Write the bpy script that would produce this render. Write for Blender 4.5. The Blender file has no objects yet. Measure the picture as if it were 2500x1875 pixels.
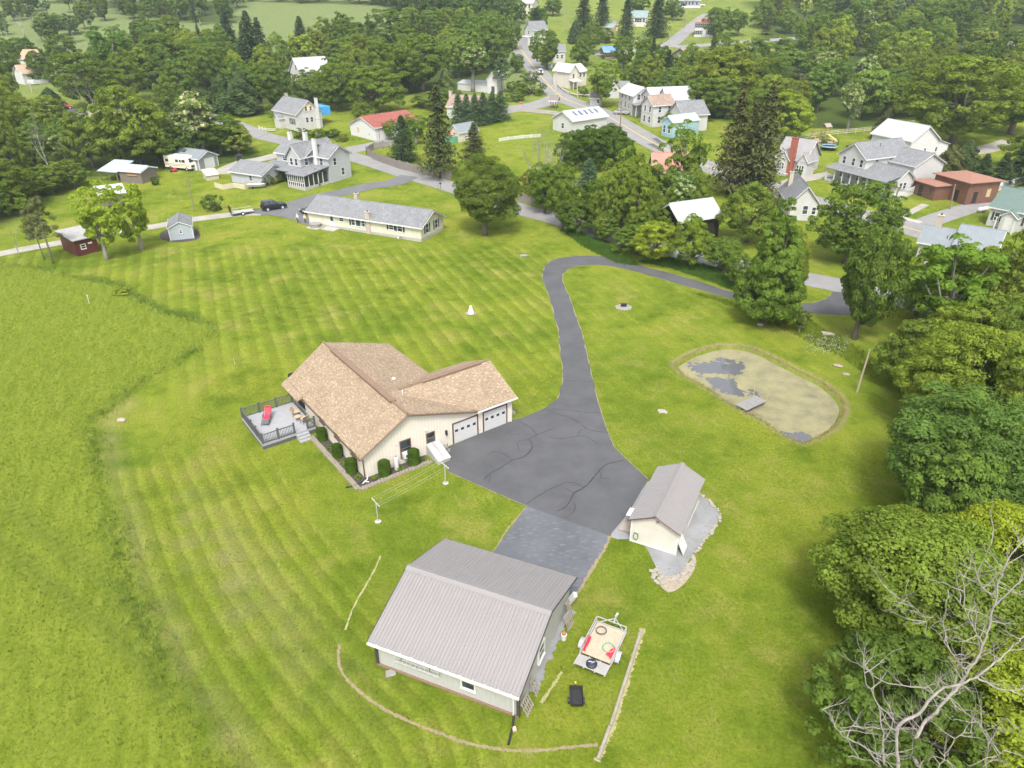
import bpy, bmesh, math, random
import numpy as np
from mathutils import Vector, Matrix

# ------------------------------------------------------------------ camera, sky, sun, exposure
SC = bpy.context.scene
COL = SC.collection
R = math.radians
FPX, CX, CY, CAMH, PITCH = 1734.0, 1250.0, 937.5, 36.0, R(29)
cam = bpy.data.cameras.new('camera'); cam_o = bpy.data.objects.new('camera', cam); COL.objects.link(cam_o)
cam_o.location = (0, 0, CAMH); cam_o.rotation_euler = (R(90) - PITCH, 0, 0)
cam.sensor_fit = 'HORIZONTAL'; cam.angle = 2 * math.atan(CX / FPX); cam.clip_start = 0.5; cam.clip_end = 4000
SC.camera = cam_o
SUN_EL, SUN_AZ = 57, 184          # azimuth the light comes from, clockwise from +Y
world = bpy.data.worlds.new('World'); SC.world = world; world.use_nodes = True
wn = world.node_tree.nodes; wl = world.node_tree.links
sky = wn.new('ShaderNodeTexSky'); sky.sky_type = 'NISHITA'; sky.sun_disc = False
sky.sun_elevation = R(SUN_EL); sky.sun_rotation = R(SUN_AZ); sky.air_density = 1.0; sky.dust_density = 4.0; sky.ozone_density = 0.6
hs = wn.new('ShaderNodeHueSaturation'); hs.inputs['Saturation'].default_value = 0.35
wl.new(sky.outputs[0], hs.inputs['Color']); wl.new(hs.outputs[0], wn['Background'].inputs[0])
wn['Background'].inputs[1].default_value = 0.15
sun = bpy.data.lights.new('sun', 'SUN'); sun.energy = 1.5; sun.angle = R(12); sun.color = (1.0, 0.96, 0.9)
sun_o = bpy.data.objects.new('sun', sun); COL.objects.link(sun_o)
_d = Vector((math.sin(R(SUN_AZ)) * math.cos(R(SUN_EL)), math.cos(R(SUN_AZ)) * math.cos(R(SUN_EL)), math.sin(R(SUN_EL))))
sun_o.rotation_euler = _d.to_track_quat('Z', 'Y').to_euler(); sun_o.location = (0, 0, 120)
SC.view_settings.view_transform = 'Standard'; SC.view_settings.look = 'None'; SC.view_settings.gamma = 1
SC.view_settings.use_curve_mapping = False
SC.view_settings.exposure = 1.22
SC.cycles.max_bounces = 4; SC.cycles.diffuse_bounces = 2; SC.cycles.glossy_bounces = 2
SC.cycles.transmission_bounces = 3; SC.cycles.volume_bounces = 1; SC.cycles.transparent_max_bounces = 6
SC.cycles.use_denoising = True; SC.cycles.caustics_reflective = False; SC.cycles.caustics_refractive = False
SC.cycles.use_adaptive_sampling = True; SC.cycles.adaptive_threshold = 0.03
rng = np.random.default_rng(7); random.seed(7)

# ------------------------------------------------------------------ terrain and survey helpers (photo point -> place on the ground)
POND_C = None
def tzn(x, y):
    """terrain height: flat terrace, then a hillside rising behind the village"""
    x = np.asarray(x, float); y = np.asarray(y, float)
    t = np.clip((y - 110) / 320.0, 0, None)
    z = np.where(t < 1, 28 * np.power(t, 1.6), 28 + 0.14 * 320 * (t - 1))
    t2 = np.clip((y - 800) / 600, 0, 1); z = np.where(y > 800, 79.8 + 0.14 * 600 * (t2 - t2 * t2 / 2), z)
    return z
def tz(x, y): return float(tzn(x, y))
REG = dict(A1=(0,0,.28933),A2=(620,0,.28933),A3=(1240,0,.28933),A4=(1860,0,.28933),A5=(0,360,.28933),A6=(620,360,.28933),A7=(1240,360,.28933),A8=(1860,360,.28933),
           B1=(560,780,.33454),B2=(1060,780,.33454),B3=(780,1280,.37975),B4=(1600,780,.40687),B5=(1800,1255,.37373),B6=(0,700,.40687),B7=(0,1200,.40687),S=(0,0,1.0))
def q(r, x, y):
    a, b, s = REG[r]; return (a + x * s, b + y * s)
_c, _s = math.cos(PITCH), math.sin(PITCH)
def ray(px, py):
    u = (px - CX) / FPX; v = -(py - CY) / FPX
    return (u, _c + v * _s, -_s + v * _c)
def G(p, h=0.0):
    d = ray(*p); a = 1.0; t = 10.0
    while t < 900:
        if CAMH + d[2] * t <= tz(d[0] * t, d[1] * t) + h: break
        a = t; t += 4
    b = t
    for i in range(26):
        m = (a + b) / 2
        if CAMH + d[2] * m <= tz(d[0] * m, d[1] * m) + h: b = m
        else: a = m
    return Vector((d[0] * b, d[1] * b, CAMH + d[2] * b))
def GR(r, pts): return [G(q(r, x, y)) for x, y in pts]
def zat(x, y, py):
    k = (CY - py) / FPX      # up/forward
    # up = y*s + dz*c ; fwd = y*c - dz*s
    return CAMH + y * (k * _c - _s) / (_c + k * _s)

# ------------------------------------------------------------------ materials
MATS = {}
def _nt(name):
    m = bpy.data.materials.new(name); m.use_nodes = True
    nt = m.node_tree; b = nt.nodes['Principled BSDF']
    return m, nt, b
def _noise(nt, vec, scale, detail=3, rough=0.55):
    n = nt.nodes.new('ShaderNodeTexNoise'); n.inputs['Scale'].default_value = scale
    n.inputs['Detail'].default_value = detail; n.inputs['Roughness'].default_value = rough
    if vec is not None: nt.links.new(vec, n.inputs['Vector'])
    return n
def _ramp(nt, fac, stops):
    r = nt.nodes.new('ShaderNodeValToRGB'); nt.links.new(fac, r.inputs[0])
    e = r.color_ramp.elements
    while len(e) < len(stops): e.new(0.5)
    for i, (p, c) in enumerate(stops):
        e[i].position = p; e[i].color = (*c, 1) if len(c) == 3 else c
    return r
def _mix(nt, fac, a, b, mode='MIX'):
    m = nt.nodes.new('ShaderNodeMix'); m.data_type = 'RGBA'; m.blend_type = mode
    for s, v in ((0, fac), (6, a), (7, b)):
        if isinstance(v, (int, float)): m.inputs[s].default_value = v
        elif isinstance(v, tuple): m.inputs[s].default_value = (*v, 1)
        else: nt.links.new(v, m.inputs[s])
    return m.outputs[2]
def _math(nt, op, a, b=None, c=None):
    m = nt.nodes.new('ShaderNodeMath'); m.operation = op
    for i, v in enumerate((a, b, c)):
        if v is None: continue
        if isinstance(v, (int, float)): m.inputs[i].default_value = v
        else: nt.links.new(v, m.inputs[i])
    return m.outputs[0]
def _bump(nt, b, h, strength, dist=0.02):
    n = nt.nodes.new('ShaderNodeBump'); n.inputs['Strength'].default_value = strength; n.inputs['Distance'].default_value = dist
    nt.links.new(h, n.inputs['Height']); nt.links.new(n.outputs[0], b.inputs['Normal'])
def _coord(nt, kind='Object'):
    if kind == 'Position': return nt.nodes.new('ShaderNodeNewGeometry').outputs['Position']
    return nt.nodes.new('ShaderNodeTexCoord').outputs[kind]
def mat(name, col, rough=0.7, var=0.12, scale=3.0, metal=0.0, bump=0.15, fine=None, spec=0.5):
    """plain paint/metal/wood with weathering: two noises vary the colour, one bumps"""
    if name in MATS: return MATS[name]
    m, nt, b = _nt(name); v = _coord(nt)
    n1 = _noise(nt, v, scale, 4, 0.6); n2 = _noise(nt, v, fine or scale * 9, 2)
    d = tuple(c * (1 - var) for c in col); l = tuple(min(1, c * (1 + var * .7)) for c in col)
    c1 = _ramp(nt, n1.outputs['Fac'], [(0.3, d), (0.7, l)])
    o = _mix(nt, 0.35, c1.outputs[0], _ramp(nt, n2.outputs['Fac'], [(0.35, d), (0.65, l)]).outputs[0])
    nt.links.new(o, b.inputs['Base Color'])
    b.inputs['Roughness'].default_value = rough; b.inputs['Metallic'].default_value = metal
    b.inputs['Specular IOR Level'].default_value = spec
    if bump: _bump(nt, b, n2.outputs['Fac'], bump, 0.01)
    MATS[name] = m; return m
def mat_siding(name, col, step=0.15, vertical=False, var=0.06, depth=0.6):
    if name in MATS: return MATS[name]
    m, nt, b = _nt(name); uv = _coord(nt, 'UV')
    sp = nt.nodes.new('ShaderNodeSeparateXYZ'); nt.links.new(uv, sp.inputs[0])
    f = _math(nt, 'FRACT', _math(nt, 'DIVIDE', sp.outputs[0 if vertical else 1], step))
    edge = _ramp(nt, f, [(0.0, (0.72,)*3), (0.10, (1,)*3), (0.96, (1,)*3), (1.0, (0.72,)*3)])
    n1 = _noise(nt, _coord(nt), 0.9, 4)
    base = _ramp(nt, n1.outputs['Fac'], [(0.3, tuple(c * (1 - var) for c in col)), (0.7, tuple(min(1, c * (1 + var)) for c in col))])
    nt.links.new(_mix(nt, 1.0, base.outputs[0], edge.outputs[0], 'MULTIPLY'), b.inputs['Base Color'])
    b.inputs['Roughness'].default_value = 0.6
    _bump(nt, b, f, depth, 0.02); MATS[name] = m; return m
def mat_shingle(name, cols, row=0.14, tab=0.3, mortar=0.012, contrast=1.0):
    """asphalt shingles: courses and tabs, every tab its own tone"""
    if name in MATS: return MATS[name]
    m, nt, b = _nt(name); uv = _coord(nt, 'UV')
    br = nt.nodes.new('ShaderNodeTexBrick'); nt.links.new(uv, br.inputs['Vector'])
    br.inputs['Scale'].default_value = 1.0; br.inputs['Brick Width'].default_value = tab; br.inputs['Row Height'].default_value = row
    br.inputs['Mortar Size'].default_value = mortar; br.inputs['Mortar Smooth'].default_value = 0.3; br.offset = 0.5
    br.inputs['Color1'].default_value = (0, 0, 0, 1); br.inputs['Color2'].default_value = (1, 1, 1, 1); br.inputs['Mortar'].default_value = (0.1, 0.1, 0.1, 1)
    w = nt.nodes.new('ShaderNodeTexWhiteNoise'); w.noise_dimensions = '2D'
    vm = nt.nodes.new('ShaderNodeVectorMath'); vm.operation = 'DIVIDE'; nt.links.new(uv, vm.inputs[0]); vm.inputs[1].default_value = (tab * .62, row, 1)
    vf = nt.nodes.new('ShaderNodeVectorMath'); vf.operation = 'FLOOR'; nt.links.new(vm.outputs[0], vf.inputs[0]); nt.links.new(vf.outputs[0], w.inputs['Vector'])
    tone = _math(nt, 'ADD', _math(nt, 'MULTIPLY', w.outputs['Value'], 0.75), _math(nt, 'MULTIPLY', br.outputs['Color'], 0.25))
    cr = _ramp(nt, tone, [(i / (len(cols) - 1), c) for i, c in enumerate(cols)])
    big = _noise(nt, _coord(nt), 0.7, 3)
    o = _mix(nt, 1.0, cr.outputs[0], _ramp(nt, big.outputs['Fac'], [(0.3, (0.88,)*3), (0.7, (1.05,)*3)]).outputs[0], 'MULTIPLY')
    o = _mix(nt, _math(nt, 'MULTIPLY', br.outputs['Fac'], 0.5), o, tuple(c * .45 for c in cols[0]))
    nt.links.new(o, b.inputs['Base Color']); b.inputs['Roughness'].default_value = 0.95; b.inputs['Specular IOR Level'].default_value = 0.15
    _bump(nt, b, tone, 0.35, 0.02); MATS[name] = m; return m
def mat_glass(name='glass', col=(0.03, 0.04, 0.05)):
    if name in MATS: return MATS[name]
    m, nt, b = _nt(name); n = _noise(nt, _coord(nt), 1.2, 2)
    c = _ramp(nt, n.outputs['Fac'], [(0.35, tuple(x * .6 for x in col)), (0.7, tuple(x * 1.8 for x in col))])
    nt.links.new(c.outputs[0], b.inputs['Base Color']); b.inputs['Roughness'].default_value = 0.08; b.inputs['Specular IOR Level'].default_value = 0.6
    MATS[name] = m; return m
def mat_leaf(name, base, var=0.35, trans=0.3, tip=None):
    """leaf: tint from the object's own colour, noise per clump, some light through the blade"""
    if name in MATS: return MATS[name]
    m, nt, b = _nt(name)
    oi = nt.nodes.new('ShaderNodeObjectInfo'); co = _coord(nt, 'Object')
    n1 = _noise(nt, co, 0.55, 2); n2 = _noise(nt, co, 5.0, 2)
    lo = tuple(c * (1 - var) for c in base); hi = (base[0] * (1 + var * 1.1), base[1] * (1 + var), base[2] * (1 + var * .5))
    a = _ramp(nt, n1.outputs['Fac'], [(0.32, lo), (0.68, hi)]); c = _ramp(nt, n2.outputs['Fac'], [(0.3, lo), (0.7, hi)])
    o = _mix(nt, 0.5, a.outputs[0], c.outputs[0])
    if tip:
        n3 = _noise(nt, co, 1.1, 3); o = _mix(nt, _ramp(nt, n3.outputs['Fac'], [(0.50, (0,)*3), (0.60, (1,)*3)]).outputs[0], o, tip)
    o = _mix(nt, 1.0, o, oi.outputs['Color'], 'MULTIPLY')
    df = nt.nodes.new('ShaderNodeBsdfDiffuse'); tr = nt.nodes.new('ShaderNodeBsdfTranslucent'); mx = nt.nodes.new('ShaderNodeMixShader')
    nt.links.new(o, df.inputs[0]); nt.links.new(_mix(nt, 1.0, o, (1.0, 1.12, 0.45), 'MULTIPLY'), tr.inputs[0]); mx.inputs[0].default_value = trans
    nt.links.new(df.outputs[0], mx.inputs[1]); nt.links.new(tr.outputs[0], mx.inputs[2])
    nt.links.new(mx.outputs[0], nt.nodes['Material Output'].inputs[0]); nt.nodes.remove(b)
    MATS[name] = m; return m

# ------------------------------------------------------------------ mesh building
class MB:
    """collects boxes, prisms, tubes, sheets; build() links ONE mesh object"""
    def __init__(s): s.v = []; s.f = []; s.m = []; s.cur = 0
    def add(s, vs, fs):
        o = len(s.v); s.v += [tuple(v) for v in vs]
        for f in fs: s.f.append(tuple(i + o for i in f)); s.m.append(s.cur)
        return s
    def box(s, x0, y0, z0, x1, y1, z1):
        return s.add([(x0,y0,z0),(x1,y0,z0),(x1,y1,z0),(x0,y1,z0),(x0,y0,z1),(x1,y0,z1),(x1,y1,z1),(x0,y1,z1)],
                     [(0,3,2,1),(4,5,6,7),(0,1,5,4),(1,2,6,5),(2,3,7,6),(3,0,4,7)])
    def cbox(s, c, sx, sy, sz, rz=0.0, taper=1.0):
        ca, sa = math.cos(rz), math.sin(rz); P = []
        for z, k in ((-.5, 1), (.5, taper)):
            for x, y in ((-.5,-.5),(.5,-.5),(.5,.5),(-.5,.5)):
                X, Y = x * sx * k, y * sy * k; P.append((c[0] + X*ca - Y*sa, c[1] + X*sa + Y*ca, c[2] + z*sz))
        return s.add(P, [(0,3,2,1),(4,5,6,7),(0,1,5,4),(1,2,6,5),(2,3,7,6),(3,0,4,7)])
    def slab(s, pts, th):
        """polygon pts (list of 3-vectors, CCW from above) thickened downwards along its normal"""
        P = [Vector(p) for p in pts]; n = Vector((0,0,0))
        for i in range(len(P)): n += P[i].cross(P[(i + 1) % len(P)])
        n.normalize()
        if n.z < 0: P = P[::-1]; n = -n
        k = len(P); Q = [p - n * th for p in P]
        return s.add(P + Q, [tuple(range(k)), tuple(range(2*k - 1, k - 1, -1))] + [(i, i + k, (i + 1) % k + k, (i + 1) % k) for i in range(k)])
    def prism(s, poly, z0, z1):
        k = len(poly)
        return s.add([(x, y, z0) for x, y in poly] + [(x, y, z1) for x, y in poly],
                     [tuple(range(k - 1, -1, -1)), tuple(range(k, 2*k))] + [(i, (i+1) % k, (i+1) % k + k, i + k) for i in range(k)])
    def tube(s, pts, rad, n=8, cap=True):
        P = [Vector(p) for p in pts]; k = len(P)
        if not hasattr(rad, '__len__'): rad = [rad] * k
        base = len(s.v); ref = None
        for i in range(k):
            t = (P[min(i+1, k-1)] - P[max(i-1, 0)]); t = t.normalized() if t.length > 1e-9 else Vector((0,0,1))
            if ref is None: ref = Vector((1,0,0)) if abs(t.x) < .8 else Vector((0,1,0))
            a = (ref - t * ref.dot(t)).normalized(); b = t.cross(a); ref = a
            for j in range(n):
                w = 2 * math.pi * j / n; s.v.append(tuple(P[i] + (a * math.cos(w) + b * math.sin(w)) * rad[i]))
        for i in range(k - 1):
            for j in range(n):
                s.f.append((base+i*n+j, base+i*n+(j+1)%n, base+(i+1)*n+(j+1)%n, base+(i+1)*n+j)); s.m.append(s.cur)
        if cap:
            s.f.append(tuple(base + j for j in range(n-1, -1, -1))); s.m.append(s.cur)
            s.f.append(tuple(base + (k-1)*n + j for j in range(n))); s.m.append(s.cur)
        return s
    def lathe(s, prof, c=(0,0,0), n=12):
        base = len(s.v); k = len(prof)
        for r, z in prof:
            for j in range(n):
                w = 2*math.pi*j/n; s.v.append((c[0] + r*math.cos(w), c[1] + r*math.sin(w), c[2] + z))
        for i in range(k - 1):
            for j in range(n):
                s.f.append((base+i*n+j, base+i*n+(j+1)%n, base+(i+1)*n+(j+1)%n, base+(i+1)*n+j)); s.m.append(s.cur)
        s.f.append(tuple(base + j for j in range(n-1, -1, -1))); s.m.append(s.cur)
        s.f.append(tuple(base + (k-1)*n + j for j in range(n))); s.m.append(s.cur)
        return s
    def build(s, name, m, parent=None, smooth=False, bevel=0):
        return mesh_obj(name, s.v, s.f, m, parent, s.m, smooth, bevel)
def auto_uv(me):
    """metre UVs on every face: u level along the face, v up its slope"""
    n = len(me.loops)
    if not n: return
    li = np.empty(n, np.int32); me.loops.foreach_get('vertex_index', li)
    co = np.empty(len(me.vertices) * 3); me.vertices.foreach_get('co', co); co = co.reshape(-1, 3)
    pn = np.empty(len(me.polygons) * 3); me.polygons.foreach_get('normal', pn); pn = pn.reshape(-1, 3)
    tot = np.empty(len(me.polygons), np.int32); me.polygons.foreach_get('loop_total', tot)
    nn = np.repeat(pn, tot, axis=0)
    t = np.stack([-nn[:, 1], nn[:, 0], np.zeros(n)], 1); l = np.linalg.norm(t, axis=1)
    flat = l < 0.02; t[flat] = (1, 0, 0); t[~flat] /= l[~flat][:, None]
    b = np.cross(nn, t); p = co[li]
    uv = np.stack([(p * t).sum(1), (p * b).sum(1)], 1)
    lay = me.uv_layers.new(name='UVMap'); lay.data.foreach_set('uv', uv.ravel())
def mesh_obj(name, v, f, m, parent=None, mi=None, smooth=False, bevel=0):
    me = bpy.data.meshes.new(name); me.from_pydata([tuple(x) for x in v], [], f); me.update()
    for x in (m if isinstance(m, (list, tuple)) else [m]): me.materials.append(x)
    if mi and len(me.materials) > 1: me.polygons.foreach_set('material_index', mi)
    auto_uv(me)
    if smooth: me.polygons.foreach_set('use_smooth', [True] * len(me.polygons))
    o = bpy.data.objects.new(name, me); COL.objects.link(o)
    if parent: o.parent = parent
    if bevel:
        b = o.modifiers.new('bevel', 'BEVEL'); b.width = bevel; b.segments = 2; b.limit_method = 'ANGLE'
    return o
def np_mesh(name, V, F, m, parent=None, smooth=False, k=4):
    """fast mesh from numpy arrays, all faces k-gons"""
    me = bpy.data.meshes.new(name); nv, nf = len(V), len(F)
    me.vertices.add(nv); me.vertices.foreach_set('co', np.asarray(V, np.float32).ravel())
    me.loops.add(nf * k); me.loops.foreach_set('vertex_index', np.asarray(F, np.int32).ravel())
    me.polygons.add(nf); me.polygons.foreach_set('loop_start', np.arange(0, nf * k, k, dtype=np.int32))
    me.polygons.foreach_set('loop_total', np.full(nf, k, np.int32))
    if smooth: me.polygons.foreach_set('use_smooth', np.ones(nf, bool))
    me.update(calc_edges=True)
    for x in (m if isinstance(m, (list, tuple)) else [m]): me.materials.append(x)
    o = bpy.data.objects.new(name, me); COL.objects.link(o)
    if parent: o.parent = parent
    return o
def tag(o, label=None, cat=None, group=None, kind=None):
    if label: o['label'] = label
    if cat: o['category'] = cat
    if group: o['group'] = group
    if kind: o['kind'] = kind
    return o
def empty(name, loc, rz=0.0, label=None, cat=None, group=None, scale=None):
    o = bpy.data.objects.new(name, None); COL.objects.link(o); o.empty_display_size = 0.3
    o.location = loc; o.rotation_euler = (0, 0, rz)
    if scale: o.scale = scale
    return tag(o, label, cat, group)
def copy_tree(o, parent=None):
    c = o.copy(); COL.objects.link(c); c.parent = parent
    for ch in o.children: copy_tree(ch, c)
    return c
def remove_tree(o):
    for ch in list(o.children): remove_tree(ch)
    bpy.data.objects.remove(o)
def catmull(P, step=1.0):
    P = [Vector(p) for p in P]; out = []
    for i in range(len(P) - 1):
        p0 = P[max(i-1, 0)]; p1 = P[i]; p2 = P[i+1]; p3 = P[min(i+2, len(P)-1)]
        n = max(1, int((p2 - p1).length / step))
        for k in range(n):
            t = k / n
            out.append(0.5 * ((2*p1) + (p2-p0)*t + (2*p0-5*p1+4*p2-p3)*t*t + (3*p1-p0-3*p2+p3)*t**3))
    out.append(P[-1]); return out
def inside(poly, x, y):
    """vectorised point in polygon"""
    x = np.asarray(x, float); y = np.asarray(y, float); r = np.zeros(x.shape, bool); n = len(poly)
    for i in range(n):
        x0, y0 = poly[i][0], poly[i][1]; x1, y1 = poly[(i+1) % n][0], poly[(i+1) % n][1]
        if y0 == y1: continue
        c = ((y0 > y) != (y1 > y)) & (x < (x1 - x0) * (y - y0) / (y1 - y0) + x0); r ^= c
    return r
def polydist(line, x, y):
    x = np.asarray(x, float); y = np.asarray(y, float); d = np.full(x.shape, 1e9)
    for i in range(len(line) - 1):
        ax, ay = line[i][0], line[i][1]; bx, by = line[i+1][0], line[i+1][1]
        L2 = (bx-ax)**2 + (by-ay)**2 + 1e-9; t = np.clip(((x-ax)*(bx-ax) + (y-ay)*(by-ay)) / L2, 0, 1)
        d = np.minimum(d, np.hypot(x - ax - t*(bx-ax), y - ay - t*(by-ay)))
    return d
# ------------------------------------------------------------------ ground
FIELD_PX = [(-140,640),(0,648),(70,652),(145,661),(188,675),(283,693),(333,719),(405,759),(477,777),(518,791),(529,806),(520,828),(468,863),(407,899),(346,940),(285,993),(244,1021),
            (236,1054),(246,1127),(262,1210),(285,1277),(309,1375),(346,1493),(399,1607),(468,1741),(529,1835),(561,1875),(640,1990)]
FIELD_EDGE = [G(p) for p in FIELD_PX]
FIELD_POLY = [(p.x, p.y) for p in FIELD_EDGE] + [(-20, 5), (-160, 5), (-260, 60), (-200, 112)]
POND = [(p.x, p.y) for p in catmull(GR('B4', [(112,262),(230,195),(400,150),(520,158),(620,185),(800,275),(1000,375),(1110,470),(1135,540),(1090,630),(1000,690),(880,735),(760,680),(640,600),(480,520),(300,400),(160,320),(112,262)]), 0.8)][:-1]
DRIVE_L = [(1361,974),(1374.5,930),(1371,880),(1365,832),(1364,811),(1350,756),(1338,716),(1326,685),(1326,662),(1338,643),(1361,632),(1402,625.6),(1442,624.7),(1486,627.6),(1529,636),(1587,655),(1674,678),(1804,719),(1880,734),(1961,741),(2005,735),(2026,722),(2034,712)]
DRIVE_R = [(1461,987),(1445,920),(1436,880),(1427,840),(1419,808),(1405,771),(1393,733),(1379,701),(1372,677),(1382,661),(1402,652),(1442,647),(1471,648),(1515,654),(1587,672.5),(1674,698.5),(1813,736),(1870,750),(1932,762),(2034,769),(2090,765),(2120,745),(2130,722)]
WOOD_ZONES = {
 'right': [(1885,312),(2120,312),(2230,292),(2260,250),(2380,262),(2520,300),(2700,300),(2700,1),(1830,1),(1850,70),(1890,105),(1890,200)],
 'top': [(590,1),(1250,1),(1240,60),(1130,70),(1000,40),(930,14),(760,8),(650,5)],
 'topleft': [(-100,1),(590,1),(560,60),(400,50),(300,30),(200,10),(-100,8)],
 'midleft': [(290,130),(560,120),(640,160),(720,185),(830,115),(950,110),(1000,95),(1240,75),(1240,150),(1200,205),(1050,222),(900,250),(640,255),(580,258),(450,262),(300,215)],
 'village': [(1560,180),(1800,140),(1890,200),(1890,310),(1760,292),(1640,282),(1560,215)],
 'left': [(-60,300),(60,300),(160,340),(260,372),(420,352),(560,360),(600,345),(640,385),(540,400),(470,400),(400,418),(330,425),(180,440),(120,500),(60,540),(-60,560)],
 'rightbank': [(2250,860),(2330,800),(2520,800),(2600,1900),(2070,1900),(2075,1840),(2150,1700),(2130,1560),(2210,1440),(2200,1300),(2260,1180),(2240,1060),(2230,950)],
 'hazyleft': [(-40,26),(200,30),(400,20),(500,30),(560,55),(480,75),(400,70),(250,62),(190,105),(60,110),(-40,95)],
 'gully': [(1380,560),(1560,560),(1700,600),(1790,640),(1760,668),(1640,655),(1500,600),(1400,580)],
}
WOOD_W = {k: [(p.x, p.y) for p in (G(a) for a in v)] for k, v in WOOD_ZONES.items()}
def axis(a, b, f0, f1, fine):
    mid = list(np.arange(f0, f1 + 1e-6, fine)); lo = []; hi = []; s = fine; x = f0
    while x > a: s = min(s * 1.12, 30); x -= s; lo.append(x)
    s = fine; x = mid[-1]
    while x < b: s = min(s * 1.12, 30); x += s; hi.append(x)
    return np.array(lo[::-1] + mid + hi)
xs = axis(-1500, 1500, -46, 48, 0.5); ys = axis(-500, 1600, 20, 126, 0.5)
ys = np.unique(np.concatenate([ys[ys <= 126], np.arange(127, 260, 1.5), np.arange(260, 480, 3.0), ys[ys > 480]]))
GX, GY = np.meshgrid(xs, ys); gx, gy = GX.ravel(), GY.ravel(); gz = tzn(gx, gy)
near = (gx > 5) & (gx < 46) & (gy > 42) & (gy < 86)
pin = inside(POND, gx, gy); pd = np.full(gx.shape, 99.0); pd[near] = polydist(POND + POND[:1], gx[near], gy[near]); pd = np.where(pin, pd, -pd)
sm = np.clip((pd + 0.25) / 1.5, 0, 1); gz = gz - 1.0 * sm * sm * (3 - 2 * sm)
infield = inside(FIELD_POLY, gx, gy); fd = polydist(FIELD_EDGE, gx, gy); fdd = np.where(infield, fd, -fd)
gz = gz + 0.10 * np.clip((fdd + 0.1) / 0.7, 0, 1) * (gy < 118)        # the uncut field stands a little proud of the mown lawn
nn_ = np.sin(gx * .21 + 1.3) * np.cos(gy * .17) * .5 + np.sin(gx * .07 + gy * .09) * .5
# mowing stripes: phase runs across the passes
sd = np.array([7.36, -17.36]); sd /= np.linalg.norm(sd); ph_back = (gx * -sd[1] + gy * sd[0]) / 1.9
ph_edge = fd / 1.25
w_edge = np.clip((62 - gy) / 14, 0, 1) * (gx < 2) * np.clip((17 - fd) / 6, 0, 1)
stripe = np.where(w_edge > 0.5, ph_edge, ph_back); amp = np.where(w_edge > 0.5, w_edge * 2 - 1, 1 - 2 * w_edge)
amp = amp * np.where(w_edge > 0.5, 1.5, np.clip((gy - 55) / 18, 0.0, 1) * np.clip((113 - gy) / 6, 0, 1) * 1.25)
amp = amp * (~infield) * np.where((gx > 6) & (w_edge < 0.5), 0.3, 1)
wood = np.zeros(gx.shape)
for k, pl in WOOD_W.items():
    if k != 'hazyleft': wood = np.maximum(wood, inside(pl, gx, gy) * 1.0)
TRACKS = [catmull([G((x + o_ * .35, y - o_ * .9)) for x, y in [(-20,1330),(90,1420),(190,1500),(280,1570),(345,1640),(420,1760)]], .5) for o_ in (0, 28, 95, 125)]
for tr_ in TRACKS: wood = np.maximum(wood, .45 * np.exp(-(polydist(tr_[::4], gx, gy) / .28) ** 2) * infield)  # wheel tracks: their lines of shadow are darkened into the ground colour
# rough strip of tall weeds between the drive and the gully
V = np.stack([gx, gy, gz], 1); nx, ny = len(xs), len(ys)
idx = np.arange(nx * ny).reshape(ny, nx); Fq = np.stack([idx[:-1, :-1], idx[:-1, 1:], idx[1:, 1:], idx[1:, :-1]], -1).reshape(-1, 4)

mg, nt, bs = _nt('grass_ground'); pos = _coord(nt, 'Position')
def attr(n):
    a = nt.nodes.new('ShaderNodeAttribute'); a.attribute_name = n; return a.outputs['Fac']
nL = _noise(nt, pos, 0.055, 4, 0.6); nM = _noise(nt, pos, 0.4, 4, 0.65); nF = _noise(nt, pos, 4.5, 4, 0.7); nX = _noise(nt, pos, 22.0, 2, 0.6)
vr = nt.nodes.new('ShaderNodeVectorRotate'); vr.rotation_type = 'Z_AXIS'; vr.inputs['Angle'].default_value = 1.17; nt.links.new(pos, vr.inputs['Vector'])
mp = nt.nodes.new('ShaderNodeMapping'); mp.inputs['Scale'].default_value = (0.22, 1.1, 1); nt.links.new(vr.outputs[0], mp.inputs[0])
nS = _noise(nt, mp.outputs[0], 1.3, 4, 0.7)
c = _ramp(nt, nL.outputs['Fac'], [(0.36, (0.106, 0.155, 0.013)), (0.50, (0.146, 0.194, 0.018)), (0.64, (0.182, 0.215, 0.022))]).outputs[0]
c = _mix(nt, _ramp(nt, nM.outputs['Fac'], [(0.48, (0,)*3), (0.75, (0.6,)*3)]).outputs[0], c, (0.216, 0.234, 0.036))
c = _mix(nt, _ramp(nt, nM.outputs['Fac'], [(0.24, (0.5,)*3), (0.46, (0,)*3)]).outputs[0], c, (0.066, 0.111, 0.009))
c = _mix(nt, _ramp(nt, nS.outputs['Fac'], [(0.55, (0,)*3), (0.78, (0.55,)*3)]).outputs[0], c, (0.274, 0.270, 0.065))
nP = _noise(nt, pos, 0.16, 5, 0.7); c = _mix(nt, _ramp(nt, nP.outputs['Fac'], [(0.53, (0,)*3), (0.70, (0.8,)*3)]).outputs[0], c, (0.239, 0.229, 0.056))
c = _mix(nt, _ramp(nt, nP.outputs['Fac'], [(0.32, (0.85,)*3), (0.48, (0,)*3)]).outputs[0], c, (0.075, 0.121, 0.009))
c = _mix(nt, 0.9, c, _ramp(nt, nF.outputs['Fac'], [(0.25, (0.68,)*3), (0.75, (1.28,)*3)]).outputs[0], 'MULTIPLY')
c = _mix(nt, 0.8, c, _ramp(nt, nX.outputs['Fac'], [(0.25, (0.6,)*3), (0.75, (1.4,)*3)]).outputs[0], 'MULTIPLY')
wv = _math(nt, 'SINE', _math(nt, 'MULTIPLY', _math(nt, 'ADD', attr('stripe'), _math(nt, 'MULTIPLY', nM.outputs['Fac'], 0.35)), 2 * math.pi))
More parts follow.
